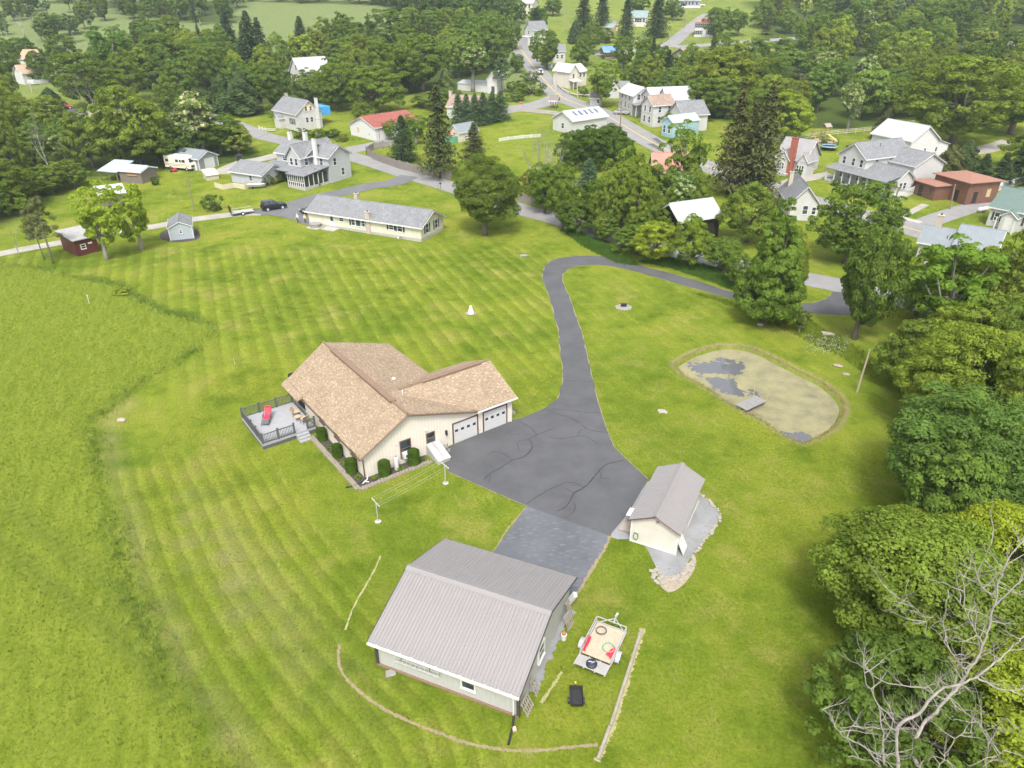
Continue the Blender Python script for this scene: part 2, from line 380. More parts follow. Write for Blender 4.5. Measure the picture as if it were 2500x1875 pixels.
wa = _math(nt, 'MULTIPLY', _math(nt, 'MULTIPLY', wv, attr('amp')), _ramp(nt, nS.outputs['Fac'], [(0.3, (0.03,)*3), (0.7, (0.09,)*3)]).outputs[0])
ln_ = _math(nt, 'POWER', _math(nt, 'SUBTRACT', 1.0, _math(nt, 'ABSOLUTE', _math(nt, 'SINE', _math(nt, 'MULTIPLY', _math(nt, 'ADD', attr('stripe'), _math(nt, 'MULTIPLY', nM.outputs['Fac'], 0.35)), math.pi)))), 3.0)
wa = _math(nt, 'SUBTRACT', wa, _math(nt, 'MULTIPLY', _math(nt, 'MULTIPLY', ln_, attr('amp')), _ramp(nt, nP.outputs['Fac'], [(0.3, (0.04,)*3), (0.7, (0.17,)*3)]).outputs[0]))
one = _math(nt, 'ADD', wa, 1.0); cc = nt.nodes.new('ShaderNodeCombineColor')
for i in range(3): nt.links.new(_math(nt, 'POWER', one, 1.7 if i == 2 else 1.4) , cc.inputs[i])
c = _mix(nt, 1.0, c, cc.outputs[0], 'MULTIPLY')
fc = _mix(nt, _ramp(nt, nS.outputs['Fac'], [(0.35, (0,)*3), (0.65, (1,)*3)]).outputs[0], (0.125, 0.168, 0.016), (0.176, 0.216, 0.028))
fc = _mix(nt, 0.9, fc, _ramp(nt, nF.outputs['Fac'], [(0.25, (0.65,)*3), (0.75, (1.3,)*3)]).outputs[0], 'MULTIPLY')
c = _mix(nt, attr('field'), c, fc)
c = _mix(nt, attr('meadow'), c, _mix(nt, nM.outputs['Fac'], (0.105, 0.145, 0.045), (0.175, 0.205, 0.085)))  # duller unmown grass far off, with distance haze mixed into its colour
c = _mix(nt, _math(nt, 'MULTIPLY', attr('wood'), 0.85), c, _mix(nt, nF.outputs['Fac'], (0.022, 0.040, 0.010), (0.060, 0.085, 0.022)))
c = _mix(nt, attr('dirt'), c, _mix(nt, nF.outputs['Fac'], (0.20, 0.16, 0.09), (0.34, 0.28, 0.17)))
nt.links.new(c, bs.inputs['Base Color']); bs.inputs['Roughness'].default_value = 0.95; bs.inputs['Specular IOR Level'].default_value = 0.05
_bump(nt, bs, _math(nt, 'ADD', nF.outputs['Fac'], nX.outputs['Fac']), 0.7, 0.12)
ground = np_mesh('ground', V, Fq, mg, smooth=True); tag(ground, kind='structure')
dirt = np.clip(1 - np.abs(pd + 0.2) / 0.45, 0, 1) * 0.8
warp = np.sin(gx * 1.7 + gy * .6) * .5 + np.sin(gx * .9 - gy * 1.9) * .5
dirt = np.maximum(dirt, .42 * np.exp(-((fd - 6.5 + warp) / 2.2) ** 2) * np.exp(-((gy - 38) / 9) ** 2) * (~infield) * (.6 + .4 * warp))
dirt = np.maximum(dirt, .30 * np.exp(-((fd - 1.0) / 1.0) ** 2) * (gy < 62) * (~infield) * (.6 + .4 * warp))
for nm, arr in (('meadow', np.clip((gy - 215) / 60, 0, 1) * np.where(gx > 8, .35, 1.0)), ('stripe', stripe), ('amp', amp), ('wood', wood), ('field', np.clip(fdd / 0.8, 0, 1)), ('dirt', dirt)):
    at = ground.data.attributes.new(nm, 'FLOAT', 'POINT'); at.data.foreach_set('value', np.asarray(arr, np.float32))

# ------------------------------------------------------------------ pond
mw, nt, bs = _nt('pond_water'); pos = _coord(nt, 'Position')
n1 = _noise(nt, pos, 0.6, 5, 0.62); n2 = _noise(nt, pos, 2.6, 4, 0.65)
def dist_to(p, sx=1.0, sy=1.0, rz=0.0):
    m = nt.nodes.new('ShaderNodeMapping'); m.vector_type = 'TEXTURE'; m.inputs['Location'].default_value = (p.x, p.y, 0); m.inputs['Scale'].default_value = (sx, sy, 1000); m.inputs['Rotation'].default_value = (0, 0, rz)
    nt.links.new(pos, m.inputs[0]); l = nt.nodes.new('ShaderNodeVectorMath'); l.operation = 'LENGTH'; nt.links.new(m.outputs[0], l.inputs[0]); return l.outputs['Value']
# open water: the upper-left reach, and the near-right shore; algae mats elsewhere, with ragged edges
d1 = dist_to(G(q('B4', 360, 270)), 3.6, 2.1, 0.35); d2 = dist_to(G(q('B4', 860, 690)), 3.8, .9, -0.25); d3 = dist_to(G(q('B4', 430, 375)), 3.0, 1.4, -0.9)
dm = _math(nt, 'MINIMUM', _math(nt, 'MINIMUM', d1, d2), d3)
fac = _math(nt, 'ADD', dm, _math(nt, 'MULTIPLY', _math(nt, 'SUBTRACT', _math(nt, 'ADD', _math(nt, 'MULTIPLY', n1.outputs['Fac'], 0.75), _math(nt, 'MULTIPLY', n2.outputs['Fac'], 0.25)), 0.5), 4.4))
mask = _ramp(nt, fac, [(0.0, (0,)*3), (0.84, (0,)*3), (0.97, (1,)*3), (1.0, (1,)*3)]).outputs[0]
n3 = _noise(nt, pos, 7, 3)
alg = _ramp(nt, _math(nt, 'ADD', _math(nt, 'MULTIPLY', n1.outputs['Fac'], 0.7), _math(nt, 'MULTIPLY', n3.outputs['Fac'], 0.3)), [(0.32, (0.13, 0.12, 0.075)), (0.5, (0.21, 0.195, 0.105)), (0.68, (0.265, 0.245, 0.125))]).outputs[0]
nt.links.new(_mix(nt, mask, (0.105, 0.107, 0.115), alg), bs.inputs['Base Color'])  # open water's grey has the sky's reflection put into the base colour
rg = _ramp(nt, mask, [(0, (0.06,)*3), (1, (0.9,)*3)]); nt.links.new(rg.outputs[0], bs.inputs['Roughness'])
_bump(nt, bs, mask, 0.25, 0.02)
pw = MB(); cpx = sum(p[0] for p in POND) / len(POND); cpy = sum(p[1] for p in POND) / len(POND)
pw.add([(cpx + (x - cpx) * 1.03, cpy + (y - cpy) * 1.03, -0.42) for x, y in POND], [tuple(range(len(POND)))[::-1]])
o = pw.build('pond_water', mw); tag(o, kind='structure')
if o.data.polygons[0].normal.z < 0: o.data.flip_normals()

# ------------------------------------------------------------------ roads, drive, paths
def mat_asphalt(name, col, var=0.18, crack=0.0, blot=None):
    if name in MATS: return MATS[name]
    m, nt, b = _nt(name); p = _coord(nt, 'Position')
    n1 = _noise(nt, p, 0.35, 4, 0.6); n2 = _noise(nt, p, 30, 2); n3 = _noise(nt, p, 2.2, 5, 0.7)
    o = _ramp(nt, n1.outputs['Fac'], [(0.3, tuple(x * (1 - var) for x in col)), (0.7, tuple(x * (1 + var) for x in col))]).outputs[0]
    o = _mix(nt, 0.5, o, _ramp(nt, n2.outputs['Fac'], [(0.3, (0.75,)*3), (0.7, (1.25,)*3)]).outputs[0], 'MULTIPLY')
    o = _mix(nt, _ramp(nt, n3.outputs['Fac'], [(0.55, (0,)*3), (0.75, (0.18,)*3)]).outputs[0], o, tuple(min(1, x * 1.6) for x in col))
    if blot:
        g = G((1380, 1290)); mp = nt.nodes.new('ShaderNodeMapping'); mp.inputs['Location'].default_value = (-g.x, -g.y, 0); nt.links.new(p, mp.inputs[0])
        m2 = nt.nodes.new('ShaderNodeMapping'); m2.inputs['Rotation'].default_value = (0, 0, -0.62); m2.inputs['Scale'].default_value = (1.25, 3.2, 1); nt.links.new(mp.outputs[0], m2.inputs[0])
        vo = nt.nodes.new('ShaderNodeTexVoronoi'); vo.inputs['Scale'].default_value = 1.0; vo.inputs['Randomness'].default_value = 0.5; nt.links.new(m2.outputs[0], vo.inputs['Vector'])
        bl = _ramp(nt, vo.outputs['Distance'], [(0.05, (1,)*3), (0.45, (0,)*3)]).outputs[0]
        bl = _math(nt, 'MULTIPLY', bl, _ramp(nt, n3.outputs['Fac'], [(0.38, (0.0,)*3), (0.70, (0.8,)*3)]).outputs[0])
        o = _mix(nt, bl, o, blot)
    nt.links.new(o, b.inputs['Base Color']); b.inputs['Roughness'].default_value = 0.85; b.inputs['Specular IOR Level'].default_value = 0.3
    _bump(nt, b, n2.outputs['Fac'], 0.3, 0.01); MATS[name] = m; return m
M_DRIVE = mat_asphalt('drive_asphalt', (0.080, 0.081, 0.086), .15)
M_PAD2 = mat_asphalt('pad_sealer', (0.100, 0.104, 0.116), blot=(0.19, 0.20, 0.22))
M_ROAD = mat_asphalt('road_asphalt', (0.215, 0.21, 0.205), 0.10)
M_ROAD2 = mat_asphalt('lane_asphalt', (0.125, 0.127, 0.133), 0.12)
M_GRAVEL = mat_asphalt('gravel', (0.30, 0.28, 0.245), 0.16)
M_GRAVELG = mat_asphalt('grey_gravel', (0.22, 0.224, 0.23), 0.22)
M_CRACK = mat('crack_sealer', (0.014, 0.014, 0.017), 0.6, 0.2, 5)
M_STRAW = mat('dry_straw', (0.235, 0.19, 0.105), 0.95, 0.3, 4, bump=0.5)
def strip(name, Lp, Rp, m, h=0.03, cross=4, kind='structure', parent=None):
    n = min(len(Lp), len(Rp)); v = []; f = []
    for i in range(n):
        for k in range(cross + 1):
            p = Lp[i].lerp(Rp[i], k / cross); v.append((p.x, p.y, tz(p.x, p.y) + h))
    for i in range(n - 1):
        for k in range(cross):
            a = i * (cross + 1) + k; f.append((a, a + cross + 1, a + cross + 2, a + 1))
    o = mesh_obj(name, v, f, m, parent)
    if o.data.polygons[0].normal.z < 0: o.data.flip_normals()
    if not parent: tag(o, kind=kind)
    return o
def resample(P, n):
    P = [Vector(p) for p in P]; d = [0]
    for i in range(1, len(P)): d.append(d[-1] + (P[i] - P[i-1]).length)
    out = []; j = 0
    for k in range(n):
        t = d[-1] * k / (n - 1)
        while j < len(P) - 2 and d[j+1] < t: j += 1
        u = (t - d[j]) / max(1e-9, d[j+1] - d[j]); out.append(P[j].lerp(P[j+1], min(1, u)))
    return out
def line_road(name, px, width, m, h=0.03, reg='S', wob=0.0):
    C = catmull(GR(reg, px), 1.5); L = []; Rr = []
    for i, p in enumerate(C):
        t = C[min(i+1, len(C)-1)] - C[max(i-1, 0)]; t.z = 0; t.normalize(); nrm = Vector((-t.y, t.x, 0))
        w = width / 2 * (1 + wob * math.sin(i * 1.7) * .5 + wob * random.uniform(-.5, .5))
        L.append(p + nrm * w); Rr.append(p - nrm * w)
    return strip(name, L, Rr, m, h), C, L, Rr
def flat_poly(name, pts, m, h=0.03, kind='structure', parent=None, z0=0.0):
    bm = bmesh.new(); vs = [bm.verts.new((p[0], p[1], (p[2] if len(p) > 2 else 0) + h)) for p in pts]
    f = bm.faces.new(vs); f.normal_update()
    if f.normal.z < 0: f.normal_flip()
    bmesh.ops.triangulate(bm, faces=[f]); me = bpy.data.meshes.new(name); bm.to_mesh(me); bm.free(); me.materials.append(m)
    o = bpy.data.objects.new(name, me); COL.objects.link(o)
    if parent: o.parent = parent
    elif kind: tag(o, kind=kind)
    return o
# driveway: matched edges, then the wide pad in front of the garage
DL = catmull([G(p) for p in DRIVE_L], 0.6); DR = catmull([G(p) for p in DRIVE_R], 0.6)
def seg_match(Lp, Rp):
    L = []; Rr = []
    for i in range(len(Lp) - 1):
        a = catmull(Lp, 0.3); break
    return a
dl, dr = [], []
GLp = [G(p) for p in DRIVE_L]; GRp = [G(p) for p in DRIVE_R]
def cm_at(P, i, t):
    p0 = P[max(i-1, 0)]; p1 = P[i]; p2 = P[i+1]; p3 = P[min(i+2, len(P)-1)]
    return 0.5 * ((2*p1) + (p2-p0)*t + (2*p0-5*p1+4*p2-p3)*t*t + (3*p1-p0-3*p2+p3)*t**3)
for i in range(len(GLp) - 1):
    for k in range(6): dl.append(cm_at(GLp, i, k / 6)); dr.append(cm_at(GRp, i, k / 6))
dl.append(GLp[-1]); dr.append(GRp[-1])
wobf = lambda P, s: [p + Vector((math.sin(i * 1.3 + s) * .06 + random.uniform(-.05, .05), random.uniform(-.05, .05), 0)) for i, p in enumerate(P)]
drive = strip('driveway', wobf(dl, 0), wobf(dr, 2), M_DRIVE, 0.035, 5)
pad_px = [(1461,987),(1478,1041),(1498,1091),(1525,1118),(1582,1171),(1535,1252),(1488,1309),(1380,1270),(1287,1236),(1190,1194),(1093,1151),(1080,1098),(1250,1026),(1274,1021),(1327,999),(1361,974)]
flat_poly('parking_pad', [G(p) for p in pad_px], M_DRIVE, 0.039)
flat_poly('sealed_pad', [G(p) for p in [(1287,1235),(1380,1269),(1490,1309),(1477,1340),(1440,1400),(1397,1470),(1300,1560),(1150,1470),(1207,1345)]], M_PAD2, 0.031)
for i, pl in enumerate([
    [(370,1170),(400,1130),(490,1080),(570,1030),(660,1000),(710,950),(715,910),(690,875)], [(400,1130),(408,1160),(395,1190)],
    [(570,1030),(520,990),(440,965),(390,990)], [(625,955),(610,900),(690,875),(750,845),(800,825),(870,798)], [(750,845),(700,790),(630,755)],
    [(800,655),(900,690),(1000,725),(1060,760),(1110,795),(1160,815),(1275,828)], [(1045,855),(1065,815),(1110,795)], [(830,858),(920,872),(1045,855),(1110,860),(1200,910)],
    [(860,655),(980,662),(1080,678),(1210,685)], [(675,1350),(760,1290),(850,1240),(930,1205),(1005,1192),(1095,1228)],
    [(900,1400),(960,1370),(1000,1310),(1020,1268),(1100,1225),(1150,1170),(1200,1110),(1240,1070),(1290,1050),(1385,1030)],
    [(1200,1110),(1220,1130),(1215,1160),(1280,1158)], [(955,1452),(1000,1425),(1030,1380),(1020,1345)], [(1020,1268),(950,1230)], [(942,165),(1020,170),(1095,176)], [(945,450),(1050,452),(1152,457)]]):
    C = catmull(GR('B2', pl), 0.25); wd = 0.034 if i not in (0, 10) else 0.048
    L, Rr = [], []
    for j, p in enumerate(C):
        t = C[min(j+1, len(C)-1)] - C[max(j-1, 0)]; t.z = 0; t.normalize(); nr = Vector((-t.y, t.x, 0)); jt = nr * random.uniform(-.03, .03)
        w = wd * random.uniform(.6, 1.15); L.append(p + nr * w + jt); Rr.append(p - nr * w + jt)
    strip('crack_sealing', L, Rr, M_CRACK, 0.044, 1, parent=drive)
C = catmull(GR('A7', [(1002,962),(985,990),(980,1020)]), .3)
strip('crack_sealing', [p + Vector((-.06,0,0)) for p in C], [p + Vector((.06,0,0)) for p in C], M_CRACK, 0.042, 1, parent=drive)
# pale worn edge along the drive (ragged straw)
def ragged(name, P, w, m, h, parent=None, kind='structure'):
    L, Rr = [], []
    for j, p in enumerate(P):
        t = P[min(j+1, len(P)-1)] - P[max(j-1, 0)]; t.z = 0; t.normalize(); nr = Vector((-t.y, t.x, 0))
        L.append(p + nr * w * random.uniform(.25, 1)); Rr.append(p - nr * w * random.uniform(.25, 1))
    return strip(name, L, Rr, m, h, 1, parent=parent, kind=kind)
for P in (resample(dl, 260), resample(dr, 260)): ragged('worn_verge', P, 0.11, M_STRAW, 0.024, parent=drive)
ragged('worn_verge', resample([G(p) for p in [(1461,987),(1478,1041),(1498,1091),(1525,1118),(1582,1171)]], 60), 0.11, M_STRAW, 0.024, parent=drive)
ragged('worn_verge', resample([G(p) for p in [(1490,1309),(1477,1340),(1440,1400),(1397,1470)]], 40), 0.18, M_STRAW, 0.034, parent=drive)
ragged('worn_verge', resample([G(p) for p in [(1093,1151),(1190,1194),(1287,1236),(1240,1290),(1207,1345)]], 60), 0.10, M_STRAW, 0.024, parent=drive)
# bare earth path circling the pole barn, tan line along the buried pipe
ragged('dirt_path', resample(catmull(GR('B3', [(130,770),(120,850),(150,960),(250,1070),(400,1180),(560,1260),(760,1340),(960,1410),(1180,1450),(1400,1455),(1600,1435),(1790,1420)]), .4), 200), 0.15, M_STRAW, 0.02)
ragged('dirt_path', resample(catmull(GR('B3', [(392,205),(370,260),(300,390),(220,530),(165,680)]), .4), 40), 0.10, mat('dry_grass', (0.30,0.28,0.13), .95, .3, 4), 0.02)
ragged('dirt_path', resample(catmull(GR('B3', [(1640,560),(1560,640),(1490,800),(1440,900),(1370,1080)]), .4), 40), 0.42, M_GRAVELG, 0.02)
ragged('dirt_path', resample(catmull(GR('B3', [(1560,950),(1500,1040),(1425,1150)]), .4), 20), 0.14, mat('dry_grass', (0.30,0.28,0.13)), 0.02)
# public roads
ROADS = []
def road(name, px, w, m=None, h=0.03): 
    r = line_road(name, px, w, m or M_ROAD, h); ROADS.append((r[1], w)); return r
road('village_lane', [(60,300),(200,276),(330,262),(450,270),(560,300),(640,331),(740,354),(822,373),(909,397),(996,425),(1100,456),(1190,485),(1269,511),(1356,534),(1500,577),(1700,625),(1850,655),(1950,677),(2050,697),(2110,712),(2250,745),(2400,790)], 5.6)
main = road('main_road', [(1258,88),(1266,112),(1289,144),(1306,166),(1326,192),(1350,219),(1379,241),(1425,259),(1471,277),(1515,302),(1558,328),(1616,360),(1700,396),(1800,432),(1880,462),(2000,497),(2149,538),(2236,562),(2400,610),(2560,665)], 7.5, h=0.034)
road('side_road', [(1362,238),(1320,254),(1280,262),(1240,268),(1180,283),(1120,300)], 7.5, h=0.038)
road('side_road', [(1270,268),(1340,274),(1410,284),(1470,290)], 4.5, mat_asphalt('tan_asphalt', (0.24,0.215,0.185), .1), h=0.042)
road('hill_road', [(1730,35),(1714,45),(1691,64),(1662,87),(1640,106),(1600,117),(1558,123),(1500,127),(1442,132)], 6.5)
road('hill_road', [(1640,112),(1668,114),(1732,109),(1790,105),(1880,98),(1960,92)], 5.5, h=0.034)
road('ranch_drive', [(1000,430),(960,447),(909,453),(837,470),(779,482),(721,500),(685,516)], 4.6, M_ROAD2, h=0.038)
flat_poly('ranch_parking', [G(q('A6', x, y)) for x, y in [(0,528),(120,515),(260,478),(470,455),(478,650),(440,655),(340,615),(250,590),(120,572),(0,560)]], M_ROAD2, 0.05)
road('gravel_track', [(640,520),(579,523),(469,536),(405,548),(347,558),(283,565),(150,592),(60,608),(-60,632)], 3.0, M_GRAVEL, h=0.026)
road('garden_drive', [(700,372),(640,388),(590,397),(555,412),(535,425)], 4.0, M_GRAVEL, h=0.026)
road('garage_apron', [(822,373),(880,362),(945,348),(965,345)], 6.0, M_ROAD, h=0.04)
road('farm_drive', [(1860,470),(1932,444),(1980,434),(2030,425)], 3.4, M_GRAVEL, h=0.026)
road('farm_drive', [(2200,470),(2215,448),(2236,408),(2275,388),(2330,376),(2400,366),(2470,346)], 5.0, M_GRAVEL, h=0.026)
road('hall_drive', [(2240,560),(2265,543),(2330,520),(2410,496),(2520,462)], 4.2, M_ROAD, h=0.044)
road('house_path', [(2210,525),(2235,512),(2260,499)], 1.4, M_GRAVEL, h=0.026)
road('hillside_path', [(1400,447),(1430,446),(1460,448)], 4.0, M_GRAVEL)
# pavement beside the main road, with a kerb
def pavement(px, w, side):
    C = catmull([G(p) for p in px], 2.0); bm = MB()
    for i in range(len(C) - 1):
        a, b = C[i], C[i+1]; t = (b - a); t.z = 0; t.normalize(); n = Vector((-t.y, t.x, 0)) * side * w
        bm.slab([(a.x, a.y, a.z + .15), (b.x, b.y, b.z + .15), (b.x + n.x, b.y + n.y, b.z + .15), (a.x + n.x, a.y + n.y, a.z + .15)][::(1 if side > 0 else -1)], 0.4)
    tag(bm.build('pavement', mat('concrete', (0.36, 0.345, 0.32), .85, .12, 1.5)), kind='structure')
pavement([(2135,521),(2180,531),(2240,547)], 1.6, 1)
# yellow centre line and dark patches on the main road
mC = main[1]; M_YEL = mat('yellow_line', (0.55, 0.42, 0.08), .7, .2, 2)
for off in (-0.16, 0.16):
    L, Rr = [], []
    for j in range(0, len(mC)):
        p = mC[j]; t = mC[min(j+1, len(mC)-1)] - mC[max(j-1, 0)]; t.z = 0; t.normalize(); nr = Vector((-t.y, t.x, 0))
        L.append(p + nr * (off + .07)); Rr.append(p + nr * (off - .07))
    strip('centre_line', L, Rr, M_YEL, 0.046, 1, parent=main[0])
for pl in ([(1210,1165),(1260,1165),(1335,1225),(1320,1245)], [(1170,1215),(1230,1212),(1310,1262),(1310,1285)]):
    flat_poly('road_patch', [G(q('A3', x, y)) for x, y in pl], mat_asphalt('patch_asphalt', (0.09,0.09,0.095), .1), 0.05, parent=main[0])
# gravel pad round the small shed
flat_poly('gravel_pad', [p for p in catmull([G(p) for p in [q('B2',1560,1180),q('B2',1410,1400),q('B2',1290,1590),q('B4',-90,1330),q('B4',0,1480),q('B4',40,1540),q('B4',150,1520),q('B4',230,1400),q('B4',330,1270),q('B4',385,1180),q('B4',340,1110),q('B4',270,1060),q('B2',1560,1180)]], .6)][:-1], M_GRAVELG, 0.022)
flat_poly('sandy_bank', [p for p in catmull([G(q('B4', *p)) for p in [(25,1500),(20,1580),(80,1640),(160,1600),(235,1500),(240,1420),(160,1500),(25,1500)]], .5)][:-1], mat('sandy_soil', (0.31,0.265,0.20), .95, .3, 3, bump=.6), 0.018)

# ------------------------------------------------------------------ building kit
M_WHITE = mat('white_paint', (0.56, 0.55, 0.535), 0.55, 0.07, 1.2)
M_TRIM = mat('white_trim', (0.60, 0.60, 0.585), 0.5, 0.05, 2)
M_DARK = mat('dark_trim', (0.05, 0.045, 0.04), 0.6, 0.15, 2)
M_GLASS = mat_glass()
M_CONC = mat('concrete', (0.5, 0.48, 0.44), .85, .12, 1.5)
M_BRICKC = mat('chimney_stone', (0.42, 0.36, 0.30), .9, .25, 5, bump=.4)
M_BLACK = mat('black_paint', (0.02, 0.02, 0.022), 0.5, 0.2, 3)
M_WSID = mat_siding('white_clapboard', (0.49, 0.485, 0.47))
M_CSID = mat_siding('cream_clapboard', (0.55, 0.51, 0.43))
M_GSID = mat_siding('pale_grey_siding', (0.40, 0.41, 0.425))
M_GREYSH = mat_shingle('grey_shingle', [(0.15,0.155,0.162),(0.20,0.205,0.213),(0.25,0.255,0.263)])
M_BRNSH = mat_shingle('brown_shingle', [(0.22,0.16,0.13),(0.30,0.22,0.18),(0.36,0.28,0.22)])
M_REDSH = mat_shingle('red_shingle', [(0.22,0.075,0.06),(0.29,0.10,0.08),(0.34,0.13,0.11)])
M_METALW = mat_siding('white_metal_roof', (0.40, 0.41, 0.42), 0.4, True, .05)
M_METALG = mat_siding('grey_metal_roof', (0.19, 0.215, 0.23), 0.4, True, .06)
M_METALGR = mat_siding('green_metal_roof', (0.105, 0.155, 0.135), 0.4, True, .06)
M_TEALSH = mat_shingle('teal_shingle', [(0.20,0.26,0.25),(0.25,0.31,0.30)])
class House:
    def __init__(s, name, label, A, B, group=None, cat='house', reg='S', z=None):
        a = G(q(reg, *A)) if len(A) == 2 else Vector(A); b = G(q(reg, *B)) if len(B) == 2 else Vector(B)
        d = b - a; d.z = 0; s.L = d.length; s.yaw = math.atan2(d.y, d.x)
        s.root = empty(name, (a.x, a.y, a.z if z is None else z), s.yaw, label, cat, group)
    def block(s, x0, y0, L, D, wh, rh, ridge='x', wm=M_WSID, rm=M_GREYSH, o=0.35, zb=-1.2, apex=0.5, part='wall', zr=None, trim=M_TRIM):
        """walls with gables and a two-slope roof. ridge 'x' runs along the facade, 'y' has the gable in front"""
        x1, y1 = x0 + L, y0 + D; m = MB()
        if ridge == 'x':
            ya = y0 + D * apex
            m.add([(x0,y0,zb),(x1,y0,zb),(x1,y1,zb),(x0,y1,zb),(x0,y0,wh),(x1,y0,wh),(x1,y1,wh),(x0,y1,wh),(x0,ya,wh+rh),(x1,ya,wh+rh)],
                  [(0,1,5,4),(2,3,7,6),(1,2,6,9,5),(3,0,4,8,7),(0,3,2,1),(4,5,9,8),(6,7,8,9)])
        else:
            xa = x0 + L * apex
            m.add([(x0,y0,zb),(x1,y0,zb),(x1,y1,zb),(x0,y1,zb),(x0,y0,wh),(x1,y0,wh),(x1,y1,wh),(x0,y1,wh),(xa,y0,wh+rh),(xa,y1,wh+rh)],
                  [(0,1,5,8,4),(2,3,7,9,6),(1,2,6,5),(3,0,4,7),(0,3,2,1),(4,8,9,7),(6,9,8,5)])
        m.build(part, wm, s.root)
        t = 0.16; up = 0.19
        r = MB(); fa = MB()
        def slopes(ax0, ax1, e0, e1, ap, sw):
            # ax: along ridge with overhang; e0/e1 eaves; ap apex coordinate
            k0 = rh / (ap - e0); k1 = rh / (e1 - ap)
            E0, E1 = e0 - o, e1 + o; z0, z1 = wh - k0 * o + up, wh - k1 * o + up; zt = wh + rh + up
            P = lambda a, e, z: (a, e, z) if sw else (e, a, z)
            q1 = [P(ax0,E0,z0), P(ax1,E0,z0), P(ax1,ap,zt), P(ax0,ap,zt)]; q2 = [P(ax0,ap,zt), P(ax1,ap,zt), P(ax1,E1,z1), P(ax0,E1,z1)]
            if not sw: q1, q2 = q1[::-1], q2[::-1]
            r.slab(q1, t); r.slab(q2, t)
            for E, z in ((E0, z0), (E1, z1)):
                a = [P(ax0, E - .03, z - t - .06), P(ax1, E + .03, z + .0)]
                fa.box(min(a[0][0], a[1][0]), min(a[0][1], a[1][1]), min(a[0][2], a[1][2]), max(a[0][0], a[1][0]), max(a[0][1], a[1][1]), max(a[0][2], a[1][2]))
            for ax in (ax0 + .01, ax1 - .01):     # barge boards under the rakes
                for (e, z) in ((E0, z0), (E1, z1)):
                    p, qq = Vector(P(ax, e, z - t - .07)), Vector(P(ax, ap, zt - t - .07)); fa.tube([p, qq], .07, 4)
        if ridge == 'x': slopes(x0 - o, x1 + o, y0, y1, y0 + D * apex, True)
        else: slopes(y0 - o, y1 + o, x0, x1, x0 + L * apex, False)
        ro = r.build('roof', rm, s.root); fa.build('fascia', trim, ro)
        c = MB()                                         # ridge cap
        if ridge == 'x': c.tube([(x0 - o, y0 + D*apex, wh+rh+up), (x1 + o, y0 + D*apex, wh+rh+up)], .07, 6)
        else: c.tube([(x0 + L*apex, y0 - o, wh+rh+up), (x0 + L*apex, y1 + o, wh+rh+up)], .07, 6)
        c.build('ridge_cap', rm, ro)
        return ro
    def hip(s, x0, y0, L, D, wh, rh, wm, rm, o=0.4, zb=-1.2, flat=0.0):
        x1, y1 = x0 + L, y0 + D; MB().box(x0, y0, zb, x1, y1, wh + .05).build('wall', wm, s.root)
        i = min(L, D) / 2; r = MB(); zt = wh + rh
        if L >= D: a, b = (x0 + i, y0 + D/2, zt), (x1 - i, y0 + D/2, zt)
        else: a, b = (x0 + L/2, y0 + i, zt), (x0 + L/2, y1 - i, zt)
        X0, X1, Y0, Y1 = x0 - o, x1 + o, y0 - o, y1 + o; w = wh + .06
        if L >= D: P = [[(X0,Y0,w),(X1,Y0,w),b,a],[(X1,Y0,w),(X1,Y1,w),b],[(X1,Y1,w),(X0,Y1,w),a,b],[(X0,Y1,w),(X0,Y0,w),a]]
        else: P = [[(X0,Y0,w),(X1,Y0,w),a],[(X1,Y0,w),(X1,Y1,w),b,a],[(X1,Y1,w),(X0,Y1,w),b],[(X0,Y1,w),(X0,Y0,w),a,b]]
        for p in P: r.add(p, [tuple(range(len(p)))])
        r.add([(X0,Y0,w-.15),(X1,Y0,w-.15),(X1,Y1,w-.15),(X0,Y1,w-.15),(X0,Y0,w),(X1,Y0,w),(X1,Y1,w),(X0,Y1,w)], [(0,3,2,1),(0,1,5,4),(1,2,6,5),(2,3,7,6),(3,0,4,7)])
        return r.build('roof', rm, s.root)
    def lean(s, x0, y0, L, D, zh, zl, wm=None, rm=M_GREYSH, o=0.25, low='f', walls=True, zb=-1.0):
        """single slope; low side 'f' front, 'b' back, 'r' right, 'l' left"""
        x1, y1 = x0 + L, y0 + D
        hz = {'f': (zl, zl, zh, zh), 'b': (zh, zh, zl, zl), 'r': (zh, zl, zl, zh), 'l': (zl, zh, zh, zl)}[low]
        if walls: MB().add([(x0,y0,zb),(x1,y0,zb),(x1,y1,zb),(x0,y1,zb),(x0,y0,hz[0]),(x1,y0,hz[1]),(x1,y1,hz[2]),(x0,y1,hz[3])],
                         [(0,1,5,4),(1,2,6,5),(2,3,7,6),(3,0,4,7),(0,3,2,1),(4,5,6,7)]).build('wall', wm, s.root)
        k = (zh - zl) / (D if low in 'fb' else L) * o; up = .17
        e = {'f': (-k,-k,k,k), 'b': (k,k,-k,-k), 'r': (k,-k,-k,k), 'l': (-k,k,k,-k)}[low]
        return MB().slab([(x0-o,y0-o,hz[0]+e[0]+up),(x1+o,y0-o,hz[1]+e[1]+up),(x1+o,y1+o,hz[2]+e[2]+up),(x0-o,y1+o,hz[3]+e[3]+up)], .14).build('roof', rm, s.root)
    def _rect(s, side, pl, u, z, w, h, d0, d1):
        """box on a wall plane from depth d0 to d1 (outwards positive)"""
        if side == 'f': return (u - w/2, pl - d1, z, u + w/2, pl - d0, z + h)
        if side == 'b': return (u - w/2, pl + d0, z, u + w/2, pl + d1, z + h)
        if side == 'l': return (pl - d1, u - w/2, z, pl - d0, u + w/2, z + h)
        return (pl + d0, u - w/2, z, pl + d1, u + w/2, z + h)
